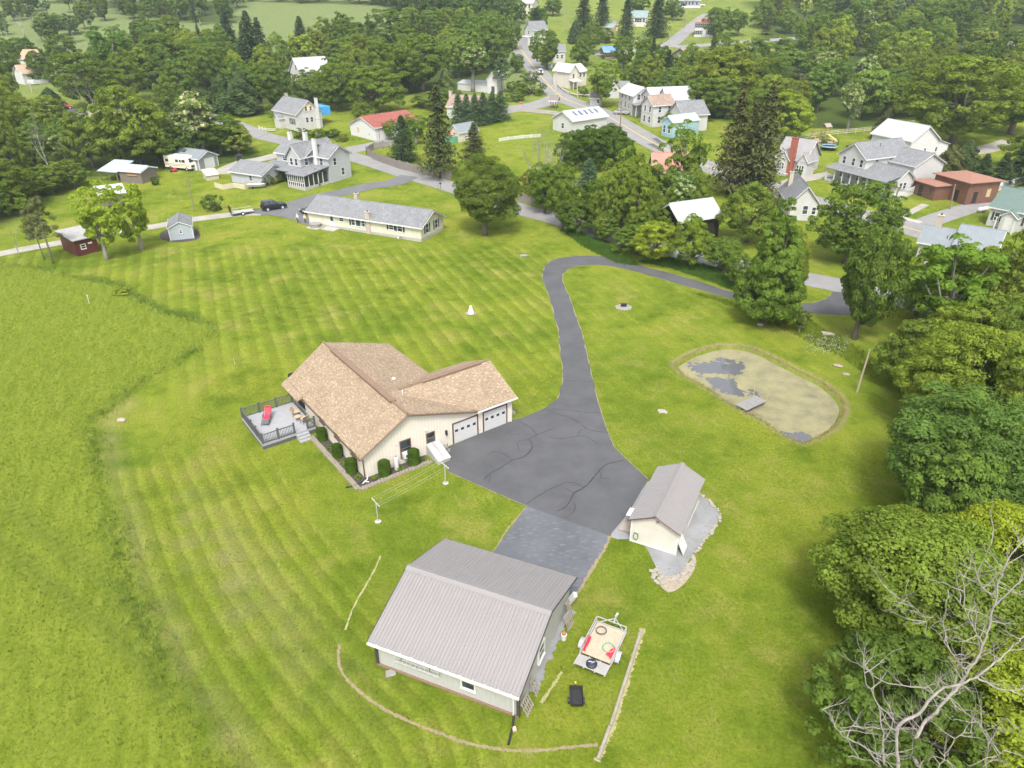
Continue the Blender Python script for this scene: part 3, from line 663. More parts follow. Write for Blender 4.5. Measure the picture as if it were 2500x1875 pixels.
    def win(s, side, pl, u, z, w=0.9, h=1.4, fm=M_TRIM, bars=1, fw=0.09, gm=None, sill=True, shutters=None):
        f = MB(); R_ = lambda *a: f.box(*s._rect(side, pl, *a))
        R_(u - w/2 - fw/2, z - fw, fw, h + 2*fw, -.05, .06); R_(u + w/2 + fw/2, z - fw, fw, h + 2*fw, -.05, .06)
        R_(u, z + h, w, fw, -.05, .06); R_(u, z - fw, w, fw, -.05, .06)
        if bars: R_(u, z + h/2 - .03, w, .06, -.02, .035)
        o = f.build('window', fm, s.root)
        MB().box(*s._rect(side, pl, u, z, w, h, -.04, .015)).build('pane', gm or M_GLASS, o)
        if sill: MB().box(*s._rect(side, pl, u, z - fw - .05, w + 2.6*fw, .05, -.02, .10)).build('sill', fm, o)
        if shutters:
            for sg in (-1, 1): MB().box(*s._rect(side, pl, u + sg * (w/2 + fw + .2), z - .05, .36, h + .1, -.02, .045)).build('shutter', shutters, o)
        return o
    def door(s, side, pl, u, z=0.0, w=0.95, h=2.05, m=M_TRIM, fm=M_TRIM, glass=False):
        f = MB(); fw = .1
        for a in ((u - w/2 - fw/2, z, fw, h + fw), (u + w/2 + fw/2, z, fw, h + fw), (u, z + h, w, fw)): f.box(*s._rect(side, pl, *a, -.05, .05))
        o = f.build('door', fm, s.root); MB().box(*s._rect(side, pl, u, z, w, h, -.05, .02)).build('door_leaf', m, o)
        if glass: MB().box(*s._rect(side, pl, u, z + h * .5, w * .6, h * .4, -.04, .028)).build('pane', M_GLASS, o)
        MB().box(*s._rect(side, pl, u + w * .38, z + h * .46, .06, .12, .02, .08)).build('handle', M_DARK, o)
        return o
    def garage_door(s, side, pl, u, z=0.0, w=2.6, h=2.1, m=None, fm=M_TRIM, panes=4, rows=4, deep=.06):
        f = MB(); fw = .12
        for a in ((u - w/2 - fw/2, z, fw, h + fw), (u + w/2 + fw/2, z, fw, h + fw), (u, z + h, w, fw)): f.box(*s._rect(side, pl, *a, -.05, deep))
        o = f.build('garage_door', fm, s.root); rh = h / rows
        for i in range(rows): 
            MB().box(*s._rect(side, pl, u, z + i * rh + .012, w, rh - .024, -.05, .012)).build('door_panel', m or M_TRIM, o)
        for i in range(panes):
            MB().box(*s._rect(side, pl, u + (i - (panes - 1) / 2) * w / panes, z + rh * (rows - 1.75), w / panes * .5, rh * .5, -.04, .02)).build('pane', M_GLASS, o)
        return o
    def chimney(s, x, y, z0, z1, w=.6, d=.6, m=None, parent=None):
        c = MB().box(x - w/2, y - d/2, z0, x + w/2, y + d/2, z1); c.box(x - w/2 - .06, y - d/2 - .06, z1, x + w/2 + .06, y + d/2 + .06, z1 + .1)
        o = c.build('chimney', m or M_BRICKC, s.root); MB().tube([(x, y, z1 + .1), (x, y, z1 + .35)], .13, 8).build('flue', M_DARK, o); return o
    def posts(s, pts, z0, z1, w=.14, m=M_TRIM, name='porch_post'):
        for x, y in pts:
            p = MB().box(x - w/2, y - w/2, z0, x + w/2, y + w/2, z1); p.box(x - w*.75, y - w*.75, z1 - .12, x + w*.75, y + w*.75, z1 + .0); p.box(x - w*.75, y - w*.75, z0, x + w*.75, y + w*.75, z0 + .12)
            p.build(name, m, s.root)
    def box(s, name, m, *a, parent=None): return MB().box(*a).build(name, m, parent or s.root)

# ------------------------------------------------------------------ the main house (cream, brown shingles)
M_CREAM = mat_siding('cream_stucco', (0.64, 0.585, 0.505), 0.3, True, .05, .12)
M_TANSH = mat_shingle('tan_shingle', [(0.225,0.163,0.112),(0.265,0.197,0.136),(0.29,0.22,0.152),(0.32,0.248,0.172),(0.42,0.34,0.228)], 0.14, 0.33)
M_RIDGE = mat('ridge_shingle', (0.20, 0.13, 0.09), .95, .25, 6)
U_, V_ = Vector((.8045, .594, 0)), Vector((-.594, .8045, 0)); HO = Vector((-12.36, 48.52, 0))
def HL(u, v, z=0.0): return HO + U_ * u + V_ * v + Vector((0, 0, z))
mh = House('main_house', 'cream house with brown shingle roof, attached two-door garage and rear deck', tuple(HL(0, 0)), tuple(HL(15.3, 0)))
rt = mh.root
RZ, RU, LE, RE, VB = 4.85, 4.25, 2.42, 2.78, 17.0     # ridge height/position, wall tops left and right, back end
WU, WV = 15.3, 8.3                                     # garage wing
w = MB()
w.add([(0,0,-.5),(11,0,-.5),(11,0,RE),(RU,0,RZ-.1),(0,0,LE)], [(0,1,2,3,4)])                # front gable
w.add([(0,16.6,-.5),(11,16.6,-.5),(11,16.6,RE),(RU,16.6,RZ-.1),(0,16.6,LE)], [(4,3,2,1,0)])
w.add([(0,0,-.5),(0,12.3,-.5),(0,12.3,LE),(0,0,LE)], [(3,2,1,0)]); w.add([(11,8.2,-.5),(11,16.6,-.5),(11,16.6,RE),(11,8.2,RE)], [(0,1,2,3)])
w.add([(0,12.3,-.5),(1.9,12.3,-.5),(1.9,12.3,3.2),(0,12.3,LE)], [(0,1,2,3)]); w.add([(1.9,12.3,-.5),(1.9,16.6,-.5),(1.9,16.6,3.2),(1.9,12.3,3.2)], [(3,2,1,0)])
w.build('wall', M_CREAM, rt)
g = MB(); g.add([(11,0,-.5),(WU,0,-.5),(WU,0,RE),(11,0,RE)], [(0,1,2,3)])
g.add([(WU,0,-.5),(WU,WV,-.5),(WU,WV,RE),(WU,4.15,4.6),(WU,0,RE)], [(0,1,2,3,4)]); g.add([(11,WV,-.5),(WU,WV,-.5),(WU,WV,RE),(11,WV,RE)], [(3,2,1,0)])
g.build('garage_wall', M_CREAM, rt)
sl = (RZ - LE) / RU; srr = (RZ - RE) / (11 - RU); o = .38
zL, zR = LE - sl * o + .12, RE - srr * .4 + .12; zt = RZ + .12
roof = MB()
roof.slab([(-o,-.35,zL),(RU,-.35,zt),(RU,VB,zt),(-o,VB-.7,zL)][::1], .16)
roof.slab([(RU,-.35,zt),(11.4,-.35,zR),(11.4,VB,zR),(RU,VB,zt)], .16)
ro = roof.build('roof', M_TANSH, rt)
por = MB().slab([(-.95,12.0,2.22),(-.3,12.0,2.50),(-.3,VB-.7,2.50),(-.95,VB-1.0,2.22)], .14).build('porch_eave', M_TANSH, ro)
# wing roof runs into the right-hand slope (its upper end sinks into the main roof)
zw = 4.66 + .12; wk = (zw - (RE + .02)) / 4.5
wing = MB()
def on_main(z): return RU + (zt - z) / srr
uA, uB = on_main(zw) - .05, on_main(RE - .03) - .05
wing.slab([(on_main(RE-.06)-.0,-.352,RE-.06),(WU+.4,-.352,RE-.06),(WU+.4,4.15,zw),(uA,4.15,zw)], .14)
wing.slab([(uA,4.15,zw),(WU+.4,4.15,zw),(WU+.4,8.66,RE-.06),(on_main(RE-.06),8.66,RE-.06)], .14)
wr = wing.build('wing_roof', M_TANSH, ro)
c = MB().tube([(RU,-.36,zt+.01),(RU,VB+.01,zt+.01)], .13, 6); c.build('ridge_cap', M_RIDGE, ro)
MB().tube([(uA + 1.0,4.15,zw+.01),(WU+.41,4.15,zw+.01)], .12, 6).build('ridge_cap', M_RIDGE, wr)
vnt = MB().box(RU-.28,2.2,zt-.05,RU+.28,14.8,zt+.16); vnt.build('ridge_vent', M_RIDGE, ro)
MB().box(8.2,3.9,zw-.05,14.6,4.4,zw+.13).build('ridge_vent', M_RIDGE, wr)
                                        # dark rake boards and fascia
for a, b in (((-o,-.37,zL-.15),(RU,-.37,zt-.15)), ((RU,-.37,zt-.15),(11.35,-.37,zR-.15)), ((-o,VB-.7,zL-.15),(RU,VB+.02,zt-.15)), ((RU,VB+.02,zt-.15),(11.4,VB+.02,zR-.15)), ((WU+.42,-.35,RE-.2),(WU+.42,4.15,zw-.14)), ((WU+.42,4.15,zw-.14),(WU+.42,8.66,RE-.2))): MB().tube([a, b], .06, 4).build('rake_board', mat('brown_trim', (0.10,0.055,0.035), .6, .15, 2), ro)
MB().box(11.2,-.46,RE-.24,WU+.42,-.36,RE-.10).build('gutter', M_TRIM, wr)
MB().tube([(-o-.05,-.3,zL-.12),(-o-.05,12,zL-.12)], .065, 8).build('gutter', mat('brown_trim', (0.1,0.055,0.035)), ro)
MB().tube([(-o-.02,-.22,zL-.2),(-.08,-.1,1.95),(-.08,-.1,.1)], .05, 6).build('downpipe', mat('brown_trim', (0.1,0.055,0.035)), rt)
MB().tube([(WU-.06,-.08,RE-.3),(WU-.06,-.08,0)], .05, 6).build('downpipe', M_TRIM, rt)
for x, y, z, r, hh in ((6.9,7.2,4.1,.16,.22),(5.9,3.55,4.5,.05,.55)): 
    MB().lathe([(r,0),(r,hh*.7),(r*1.25,hh*.72),(r*.9,hh)], (x,y,z-.05), 10).build('roof_vent', M_WHITE, ro)
M_GDOOR = mat('garage_door_grey', (0.50,0.50,0.50), .55, .06, 2)
mh.garage_door('f', 0, 10.1, 0.02, 2.55, 2.05, M_GDOOR, mat('brown_trim', (0.1,0.055,0.035)), deep=.05)
mh.garage_door('f', 0, 13.4, 0.02, 2.55, 2.05, M_GDOOR, mat('brown_trim', (0.1,0.055,0.035)), deep=.05)
mh.win('f', 0, 6.45, 1.05, .75, 1.05, mat('brown_frame', (0.16,0.11,0.08), .6), fw=.07)
wv = mh.win('f', 0, 3.95, .75, .95, 1.55, mat('brown_frame', (0.16,0.11,0.08)), fw=.07)
ac = MB().box(3.55,-.5,.72,4.3,.05,1.2).build('air_conditioner', M_WHITE, wv, bevel=.03); MB().box(3.7,-.515,.85,4.15,-.49,1.12).build('grille', mat('blue_screen', (0.05,0.07,0.14), .4), ac)
for v in (1.9, 5.3, 8.6): mh.win('l', 0, v, 1.25, 1.0, .95, mat('brown_frame', (0.16,0.11,0.08)), fw=.07)
MB().box(7.95,-.16,1.35,8.12,.0,1.75).build('wall_lantern', M_BLACK, rt); MB().tube([(8.03,-.17,1.30),(8.03,-.17,1.42)], .07, 6).build('wall_lantern', M_BLACK, rt)
MB().lathe([(.10,0),(.11,.05),(.05,.16)], (6.0,-.12,2.55), 8).build('flood_light', M_WHITE, rt); MB().lathe([(.07,0),(.08,.05),(.04,.13)], (3.1,-.1,2.2), 8).build('flood_light', M_WHITE, rt)
# recessed porch with dark screens
scr = mat('dark_screen', (0.03,0.035,0.035), .35, .2, 2)
for v in (12.45, 14.0, 15.6): MB().box(-.06, v-.06, 0, .06, v+.06, 2.4).build('porch_post', M_TRIM if v < 13 else M_DARK, rt)
for v0, v1 in ((12.6,13.9),(14.1,15.5)): MB().box(-.02, v0, .55, .02, v1, 2.3).build('porch_screen', scr, rt)
MB().box(.0,16.45,.0,1.9,16.5,2.9).build('porch_screen', scr, rt); MB().box(-.03,12.5,.0,.03,15.6,.5).build('porch_skirt', M_TRIM, rt)
mh.box('porch_floor', mat('deck_grey', (0.30,0.30,0.31), .8, .1, 3), -.1,12.3,.1,1.9,16.6,.5)
# sloping cellar hatch
hx0, hx1 = 5.95, 7.2
hd = MB().add([(hx0,-2.0,0),(hx1,-2.0,0),(hx1,-.02,0),(hx0,-.02,0),(hx0,-2.0,.30),(hx1,-2.0,.30),(hx1,-.02,1.05),(hx0,-.02,1.05)], [(0,1,5,4),(1,2,6,5),(3,0,4,7),(4,5,6,7),(2,3,7,6)]); hd.build('cellar_hatch', mat('white_steel', (.37,.355,.35)), rt)
for x0 in (hx0 + .03, (hx0 + hx1) / 2 + .01):
    MB().slab([(x0,-2.06,.33),(x0 + .66,-2.06,.33),(x0 + .66,-.02,1.10),(x0,-.02,1.10)], .035).build('hatch_leaf', mat('white_steel', (0.37,0.355,0.35), .45, .08, 2), rt)
# side steps by the garage
for i in range(2): mh.box('garage_step', M_CONC, WU+.02, .9, 0, WU+1.2 - i*.45, 2.2, .16 + i*.16)
MB().box(WU+.02,1.0,.3,WU+.07,1.9,2.3).build('side_door', M_DARK, rt)
# ---- deck behind the house
M_DECK = mat('deck_grey', (0.30,0.30,0.31), .8, .1, 3); M_DECKD = mat('deck_dark', (0.085,0.09,0.095), .7, .15, 3)
dk = empty('deck', HL(0, 0), mh.yaw, 'grey raised deck with dark railing behind the cream house', 'deck')
D0, D1, E0, E1, DZ = -5.35, -.45, 9.35, 14.9, .58
nb = 40
for i in range(nb):
    x0 = D0 + (D1 - D0) * i / nb; MB().box(x0 + .004, E0, DZ - .04, x0 + (D1 - D0) / nb - .004, E1, DZ + random.uniform(-.002,.003)).build('deck_board', M_DECK, dk)
MB().box(D0-.05,E0-.05,0,D1,E0-.005,DZ-.05).build('skirt', M_DECKD, dk); MB().box(D0-.05,E0-.05,0,D0-.005,E1,DZ-.05).build('skirt', M_DECKD, dk); MB().box(D0-.05,E1+.005,0,D1,E1+.05,DZ-.05).build('skirt', M_DECKD, dk)
MB().box(D0-.07,E0-.09,DZ-.22,D1,E0-.052,DZ+.0).build('rim_board', M_DECK, dk); MB().box(D0-.1,E0-.05,DZ-.22,D0-.052,E1,DZ).build('rim_board', M_DECK, dk)
def rail(a, b, solid=False):
    n = max(2, int((Vector(b) - Vector(a)).length / .13)); m = MB(); P, Q_ = Vector((*a, 0)), Vector((*b, 0))
    for i in range(1, n):
        p = P.lerp(Q_, i / n); m.box(p.x-.018,p.y-.018,DZ+.1,p.x+.018,p.y+.018,DZ+.9)
    m.build('balusters', M_DECKD, dk)
    for z in (.08, .9):
        d = (Q_ - P).normalized(); n_ = Vector((-d.y, d.x, 0)) * .045
        MB().slab([(P.x-n_.x,P.y-n_.y,DZ+z+.05),(Q_.x-n_.x,Q_.y-n_.y,DZ+z+.05),(Q_.x+n_.x,Q_.y+n_.y,DZ+z+.05),(P.x+n_.x,P.y+n_.y,DZ+z+.05)], .06).build('rail', M_DECKD, dk)
PO = [(D0,E0),(D0,E0+1.55),(D0,E0+2.9),(D0,E1),(D0+1.65,E1),(D0+3.3,E1),(D1,E1),(D0+1.45,E0),(D0+2.95,E0),(D0+4.2,E0),(D1,E0)]
for x, y in PO: MB().box(x-.07,y-.07,0,x+.07,y+.07,DZ+1.05).box(x-.09,y-.09,DZ+1.05,x+.09,y+.09,DZ+1.1).build('post', M_DECKD, dk)
for a, b in (((D0,E0),(D0,E0+1.55)),((D0,E0+1.55),(D0,E0+2.9)),((D0,E0+2.9),(D0,E1)),((D0,E1),(D0+1.65,E1)),((D0+1.65,E1),(D0+3.3,E1)),((D0+3.3,E1),(D1,E1)),((D0,E0),(D0+1.45,E0)),((D0+1.45,E0),(D0+2.95,E0)),((D0+4.2,E0),(D1,E0))): rail(a, b)
for i in range(3): MB().box(D0+3.0,E0-.4-.32*i,0,D0+4.15,E0-.1-.32*i,DZ-.15-.16*i).build('step', M_DECK, dk)

# ------------------------------------------------------------------ pole barn (mauve-grey ribbed metal)
M_MAUVE = mat('mauve_metal', (0.222, 0.208, 0.205), .42, .06, .7, bump=.03); M_BARNW = mat('barn_wall_metal', (0.40,0.40,0.375), .45, .05, 1, bump=.03)
BA, BU = Vector((-8.17, 29.67, 0)), Vector((.921, -.390, 0)); BW, BD = 9.25, 9.0
br = empty('pole_barn', BA, math.atan2(BU.y, BU.x), 'large mauve-grey ribbed metal pole barn with ladder hung on its wall', 'barn')
def ribbed(name, parent, m, origin, du, dv, n, lu, lv, rib=.028, ribs=4):
    """n sheets side by side along du, each with raised ribs running along dv"""
    du, dv = Vector(du), Vector(dv); nr = du.cross(dv).normalized(); o = Vector(origin); sw = lu / n; me = None
    for i in range(n):
        b = o + du * (sw * i); prof = []
        for k in range(ribs):
            x = sw * (k + .5) / ribs; prof += [(x - .030, 0), (x - .014, rib), (x + .014, rib), (x + .030, 0)]
        prof = [(0.003, 0)] + prof + [(sw - .003, 0)]
        if me is None:
            P = [du * x + nr * z for x, z in prof] + [du * x + nr * z + dv * lv for x, z in prof]; k = len(prof)
            P2 = [p - nr * .02 for p in P]
            f = [(j, j+1, k+j+1, k+j) for j in range(k-1)] + [(2*k, 3*k, 4*k-1, 3*k-1)] + [(0, 2*k, 3*k-1, k-1)] + [(k, 2*k-1, 4*k-1, 3*k)] + [(0, k, 3*k, 2*k)] + [(k-1, 3*k-1, 4*k-1, 2*k-1)]
            ob = mesh_obj(name, P + P2, f, m, parent); ob.location = b; me = ob.data
        else:
            ob = bpy.data.objects.new(name, me); COL.objects.link(ob); ob.parent = parent; ob.location = b
BE, BRZ, BO = 2.33, 3.85, .42; bs_ = (BRZ - BE) / (BD / 2); lo = BE - bs_ * BO + .1
core = MB().add([(0.05,0.05,-.3),(BW-.05,0.05,-.3),(BW-.05,BD-.05,-.3),(0.05,BD-.05,-.3),(0.05,0.05,BE),(BW-.05,0.05,BE),(BW-.05,BD-.05,BE),(0.05,BD-.05,BE),(0.05,BD/2,BRZ-.05),(BW-.05,BD/2,BRZ-.05)], [(0,1,5,4),(2,3,7,6),(1,2,6,9,5),(3,0,4,8,7),(4,5,9,8),(6,7,8,9)])
core.build('wall', M_BARNW, br)
ribbed('wall_panel', br, M_BARNW, (0.05,0.045,0.1), (1,0,0), (0,0,1), 10, BW-.1, BE-.12, .022, 3)
rd = Vector((0, BD/2 + BO, BRZ + .12 - lo)); rl = rd.length; rd.normalize()
brf = MB().slab([(-.25,-BO,lo-.03),(BW+.25,-BO,lo-.03),(BW+.25,BD/2,BRZ+.09),(-.25,BD/2,BRZ+.09)], .06).slab([(-.25,BD/2,BRZ+.09),(BW+.25,BD/2,BRZ+.09),(BW+.25,BD+BO,lo-.03),(-.25,BD+BO,lo-.03)], .06).build('roof', M_MAUVE, br)
ribbed('roof_panel', brf, M_MAUVE, (-.25,-BO,lo), (1,0,0), tuple(rd), 11, BW+.5, rl, .034, 4)
ribbed('roof_panel', brf, M_MAUVE, (BW+.25,BD+BO,lo), (-1,0,0), (0,-rd.y,rd.z), 11, BW+.5, rl, .034, 4)
MB().slab([(-.27,BD/2-.3,BRZ+.06),(BW+.27,BD/2-.3,BRZ+.06),(BW+.27,BD/2,BRZ+.17),(-.27,BD/2,BRZ+.17)], .02).slab([(-.27,BD/2,BRZ+.17),(BW+.27,BD/2,BRZ+.17),(BW+.27,BD/2+.3,BRZ+.06),(-.27,BD/2+.3,BRZ+.06)], .02).build('ridge_cap', M_MAUVE, brf)
MB().box(-.24,-BO-.12,lo-.16,BW+.24,-BO-.01,lo-.03).build('gutter', mat('cream_gutter', (0.66,0.63,0.56), .5), brf)
for i in range(12): MB().box(.4+i*.78,-BO-.14,lo-.1,.45+i*.78,-BO+.02,lo+.02).build('gutter_hanger', M_TRIM, brf)
for x in (0, BW): MB().box(x-.09,-.06,0,x+.09,.1,BE).build('corner_trim', M_DARK, br)
for s_ in (-1, 1):
    x = -.27 if s_ < 0 else BW + .27
    for a, b in (((x,-BO,lo-.04),(x,BD/2,BRZ+.08)),((x,BD/2,BRZ+.08),(x,BD+BO,lo-.04))): MB().tube([a,b], .055, 4).build('rake_trim', M_DARK, brf)
bh = House.__new__(House); bh.root = br; bh.yaw = 0
bh.win('f', .0, 6.15, .85, .78, 1.05, M_TRIM, fw=.09); bh.win('r', BW, 3.6, .95, .85, 1.1, M_TRIM, fw=.09)
MB().box(-.05,-.1,-.3,BW+.05,0.03,.1).build('skirt_board', mat('treated_wood', (0.20,0.13,0.08), .9, .2, 4), br)
MB().tube([(BW-.25,-BO-.05,lo-.15),(BW-.25,-.1,BE-.35),(BW-.25,-.1,.12)], .05, 8).build('downpipe', M_TRIM, br)

# ------------------------------------------------------------------ small shed beside the drive
SU, SV = Vector((.894, -.448, 0)), Vector((.448, .894, 0)); SA = Vector((8.83, 40.78, 0))
sr = empty('garden_shed', SA, math.atan2(SU.y, SU.x), 'cream lap-sided shed with mauve metal roof on a gravel pad', 'shed')
sh = House.__new__(House); sh.root = sr; sh.yaw = 0; SW, SD, SE, SRZ = 3.45, 6.9, 2.15, 3.0
MB().add([(0,0,-.2),(SW,0,-.2),(SW,SD,-.2),(0,SD,-.2),(0,0,SE),(SW,0,SE),(SW,SD,SE),(0,SD,SE),(SW/2,0,SRZ),(SW/2,SD,SRZ)], [(0,1,5,8,4),(2,3,7,9,6),(1,2,6,5),(3,0,4,7),(4,8,9,7),(6,9,8,5)]).build('wall', mat_siding('cream_lap', (0.58,0.545,0.48), .2), sr)
k = (SRZ - SE) / (SW / 2); e = .22; zl = SE - k * e + .08; zz = SRZ + .08
srf = MB().slab([(-e,-.25,zl),(SW/2,-.25,zz),(SW/2,SD+.25,zz),(-e,SD+.25,zl)], .06).slab([(SW/2,-.25,zz),(SW+e,-.25,zl),(SW+e,SD+.25,zl),(SW/2,SD+.25,zz)], .06).build('roof', M_MAUVE, sr)
rv = Vector((SW/2 + e, 0, zz - zl)); rl2 = rv.length; rv.normalize()
ribbed('roof_panel', srf, M_MAUVE, (-e,SD+.25,zl+.012), (0,-1,0), tuple(rv), 8, SD+.5, rl2, .025, 4)
ribbed('roof_panel', srf, M_MAUVE, (SW+e,-.25,zl+.012), (0,1,0), (-rv.x,0,rv.z), 8, SD+.5, rl2, .025, 4)
MB().slab([(SW/2-.22,-.27,zz-.02),(SW/2,-.27,zz+.1),(SW/2,SD+.27,zz+.1),(SW/2-.22,SD+.27,zz-.02)], .02).slab([(SW/2,-.27,zz+.1),(SW/2+.22,-.27,zz-.02),(SW/2+.22,SD+.27,zz-.02),(SW/2,SD+.27,zz+.1)], .02).build('ridge_cap', M_MAUVE, srf)
for a, b in (((-e,-.27,zl-.04),(SW/2,-.27,zz-.04)), ((SW/2,-.27,zz-.04),(SW+e,-.27,zl-.04))): MB().tube([a,b], .06, 4).build('rake_trim', mat('maroon_trim', (0.085,0.03,0.03), .5), srf)
MB().box(-.03,-.03,-.2,SW+.03,.0,.12).build('base_board', M_TRIM, sr); MB().box(SW,-.03,-.2,SW+.03,SD,.12).build('base_board', M_TRIM, sr)
for x, y in ((0,0),(SW,0)): MB().box(x-.05,y-.05,0,x+.05,y+.05,SE).build('corner_trim', M_TRIM, sr)
MB().box(SW*.52,-.1,2.42,SW*.52+.16,0,2.58).build('wall_lamp', mat('lamp_grey', (0.25,0.25,0.25), .4), sr)
MB().slab([(SW+.02,.1,1.25),(SW+.55,.1,.12),(SW+.55,1.2,.12),(SW+.02,1.2,1.25)], .05).build('ramp_flap', M_TRIM, sr)
MB().box(SW+.01,2.2,.1,SW+.05,3.2,1.95).build('side_door', M_WHITE, sr)
MB().slab([(-.75,.9,1.5),(-.02,.9,1.62),(-.02,1.9,1.62),(-.75,1.9,1.5)], .05).build('awning', M_WHITE, sr)
for i in range(2): MB().box(-1.15+.4*i,.7,0,-.02,2.0,.15+.15*i).build('step', mat('old_plank', (0.30,0.26,0.22), .9, .2, 4), sr)
# ------------------------------------------------------------------ ranch house below the lawn
M_YCREAM = mat_siding('pale_yellow_siding', (0.58, 0.545, 0.45), .15)
rh_ = House('ranch_house', 'long low cream ranch house with grey roof, dark shutters and two chimneys', (470,645), (1412,797), reg='A6')
rr = rh_.block(0, 0, rh_.L, 7.2, 2.35, 1.75, 'x', M_YCREAM, M_GREYSH, .45)
kx = rh_.L / 22.9
MB().box(-.02,-.03,-1.2,rh_.L+.03,7.2,.35).build('foundation', M_CONC, rh_.root)
rh_.chimney(12.6*kx, .1, -.6, 3.5, .8, .55, M_BRICKC); rh_.chimney(7.2*kx, 4.6, 3.2, 5.0, .7, .6, M_BRICKC)
GS = mat('shutter_green', (0.03,0.045,0.045), .6)
for u, w_, h_ in ((9.6,.8,1.0),(11.5,.8,1.0)): rh_.win('f', 0, u*kx, 1.0, w_, h_, shutters=GS)
rh_.win('f', 0, 10.6*kx, .95, 1.3, 1.15, bars=0); rh_.win('f', 0, 7.1*kx, 1.35, .8, .65)
rh_.win('f', 0, 17.2*kx, 1.2, .8, .75, shutters=GS); rh_.win('f', 0, 18.9*kx, 1.1, .9, 1.05, shutters=GS)
rh_.win('f', 0, 20.0*kx, -.1, 1.0, .3, M_CONC, bars=0)
rh_.door('f', 0, 5.0*kx, .15, .9, 2.0, M_TRIM, glass=True); rh_.win('r', rh_.L, 2.0, .9, .9, 1.4, shutters=GS); rh_.win('r', rh_.L, 4.9, .9, .9, 1.4, shutters=GS)
for v in (1.6, 4.4): rh_.win('r', rh_.L, v, -.1, .8, .3, M_CONC, bars=0)
rh_.box('stoop', M_CONC, 3.9*kx,-1.8,-.4,6.6*kx,-.05,.10)
MB().lathe([(.05,0),(.05,.5),(.09,.52),(.09,.6)], (16.3*kx,2.2,3.1), 8).build('roof_vent', M_DARK, rr)
# ------------------------------------------------------------------ pale grey two-storey house on the corner
gv = House('farm_house', 'pale grey two-storey house with screened porch and white chimneys', (672,433), (741,448))
D_ = 8.6; L_ = gv.L
gv.block(0, 1.2, L_, 7.0, 5.1, 2.0, 'x', M_GSID, M_GREYSH, .4)
gv.block(L_-3.9, 0, 3.9, 9.6, 5.15, 2.1, 'y', M_GSID, M_GREYSH, .4)
gv.block(L_-.6, 3.2, 5.2, 6.2, 5.0, 1.9, 'x', M_GSID, M_GREYSH, .4)
for u in (L_-2.7, L_-1.3): gv.win('f', 0, u, 3.3, .75, 1.35)
gv.win('f', 1.2, 2.6, 3.6, 1.2, .8); gv.win('r', L_, 1.5, 3.3, .8, 1.4); gv.win('r', L_+4.6, 5.0, 3.2, .8, 1.4); gv.win('f', 3.2, L_+2.6, 3.2, .8, 1.4)
gv.chimney(L_+1.4, 3.0, -.5, 8.3, .8, .55, M_WHITE); gv.chimney(1.0, 4.7, 6.2, 8.6, .7, .7, M_WHITE); gv.chimney(4.2, 6.0, 6.2, 8.6, .7, .7, M_WHITE)
gv.lean(-1.2, -2.4, L_+1.0, 3.6, 3.1, 2.45, M_GSID, M_GREYSH, .25, 'f', False); gv.lean(L_-.4, -3.6, 4.8, 6.6, 3.15, 2.4, M_GSID, M_GREYSH, .3, 'f', False)
gv.box('porch_floor', M_CONC, L_-.5,-3.6,-.4,L_+4.4,2.9,.25)
for i in range(9):
    x = L_ - .4 + 4.7 * i / 8; gv.posts([(x, -3.5)], .25, 2.35, .12)
for i in range(1, 5): gv.posts([(L_+4.3, -3.5 + 6.3*i/5)], .25, 2.4, .12)
MB().box(L_-.4,-3.46,.25,L_+4.3,-3.42,2.3).box(L_+4.2,-3.46,.25,L_+4.24,2.8,2.3).build('screen', mat('dark_screen', (.03,.035,.035)), gv.root)
MB().box(L_-.42,-3.56,.95,L_+4.32,-3.44,1.05).build('porch_rail', M_TRIM, gv.root)
gv.win('r', L_+4.6, 7.0, .9, .8, 1.4); gv.door('f', 1.2, 4.6, .2)
ga = House('attached_garage', 'low pale grey garage with grey shingle roof left of the screened porch', (642,457), (700,437), cat='garage')
ga.block(0, 0, ga.L, 8.5, 2.4, 1.5, 'y', M_GSID, M_GREYSH, .4); ga.win('l', 0, 3.0, 1.0, .7, 1.0)
# ------------------------------------------------------------------ outbuildings on the left
g1 = House('small_garage', 'grey sided garage with white overhead door beside the motorhome', (489,418), (534,404), cat='garage')
g1.block(0, 0, g1.L, 7.5, 2.6, 1.2, 'y', mat_siding('mid_grey_siding', (0.25,0.255,0.265)), M_METALG, .35); g1.garage_door('f', 0, g1.L*.55, .05, 2.5, 2.2, M_TRIM, panes=0)
g1.door('l', 0, 1.4, .05, .9, 2.0); g1.win('l', 0, 4.4, 1.1, .8, 1.0); 
for x in (0, g1.L): g1.box('corner_trim', M_TRIM, x-.1,-.04,-.3,x+.1,.06,2.6)
g2 = House('yard_shed', 'pale blue-grey shed with gabled roof standing on a dark mulch bed', (417,588), (474,582), cat='shed')
g2.block(0, 0, g2.L, 5.2, 2.15, .85, 'y', mat_siding('blue_grey_board', (0.33,0.37,0.41), .3, True), M_GREYSH, .15); g2.win('f', 0, g2.L/2, 1.1, .32, .5, bars=1)
for x in (0, g2.L): g2.box('corner_trim', M_TRIM, x-.06,-.03,-.2,x+.06,.04,2.15)
flat_poly('mulch_bed', [Vector(p) for p in catmull([G(q('A5',*p)) for p in [(1345,740),(1370,780),(1500,800),(1640,785),(1690,750),(1640,690),(1400,700),(1345,740)]], .6)][:-1], mat('dark_mulch', (0.06,0.05,0.045), .95, .3, 4), .03)
a = G((191,626)); b_ = G((244,613))
g3 = House('red_shed', 'dark red weathered shed with flat grey roof behind the yellow-green trees', (191,626), (244,613), cat='shed')
g3.lean(0, 0, g3.L, 5.2, 2.9, 2.4, mat_siding('barn_red', (0.10,0.022,0.020), .25, True), mat('old_roll_roof', (0.33,0.32,0.31), .9, .2, 2), .3, 'f')
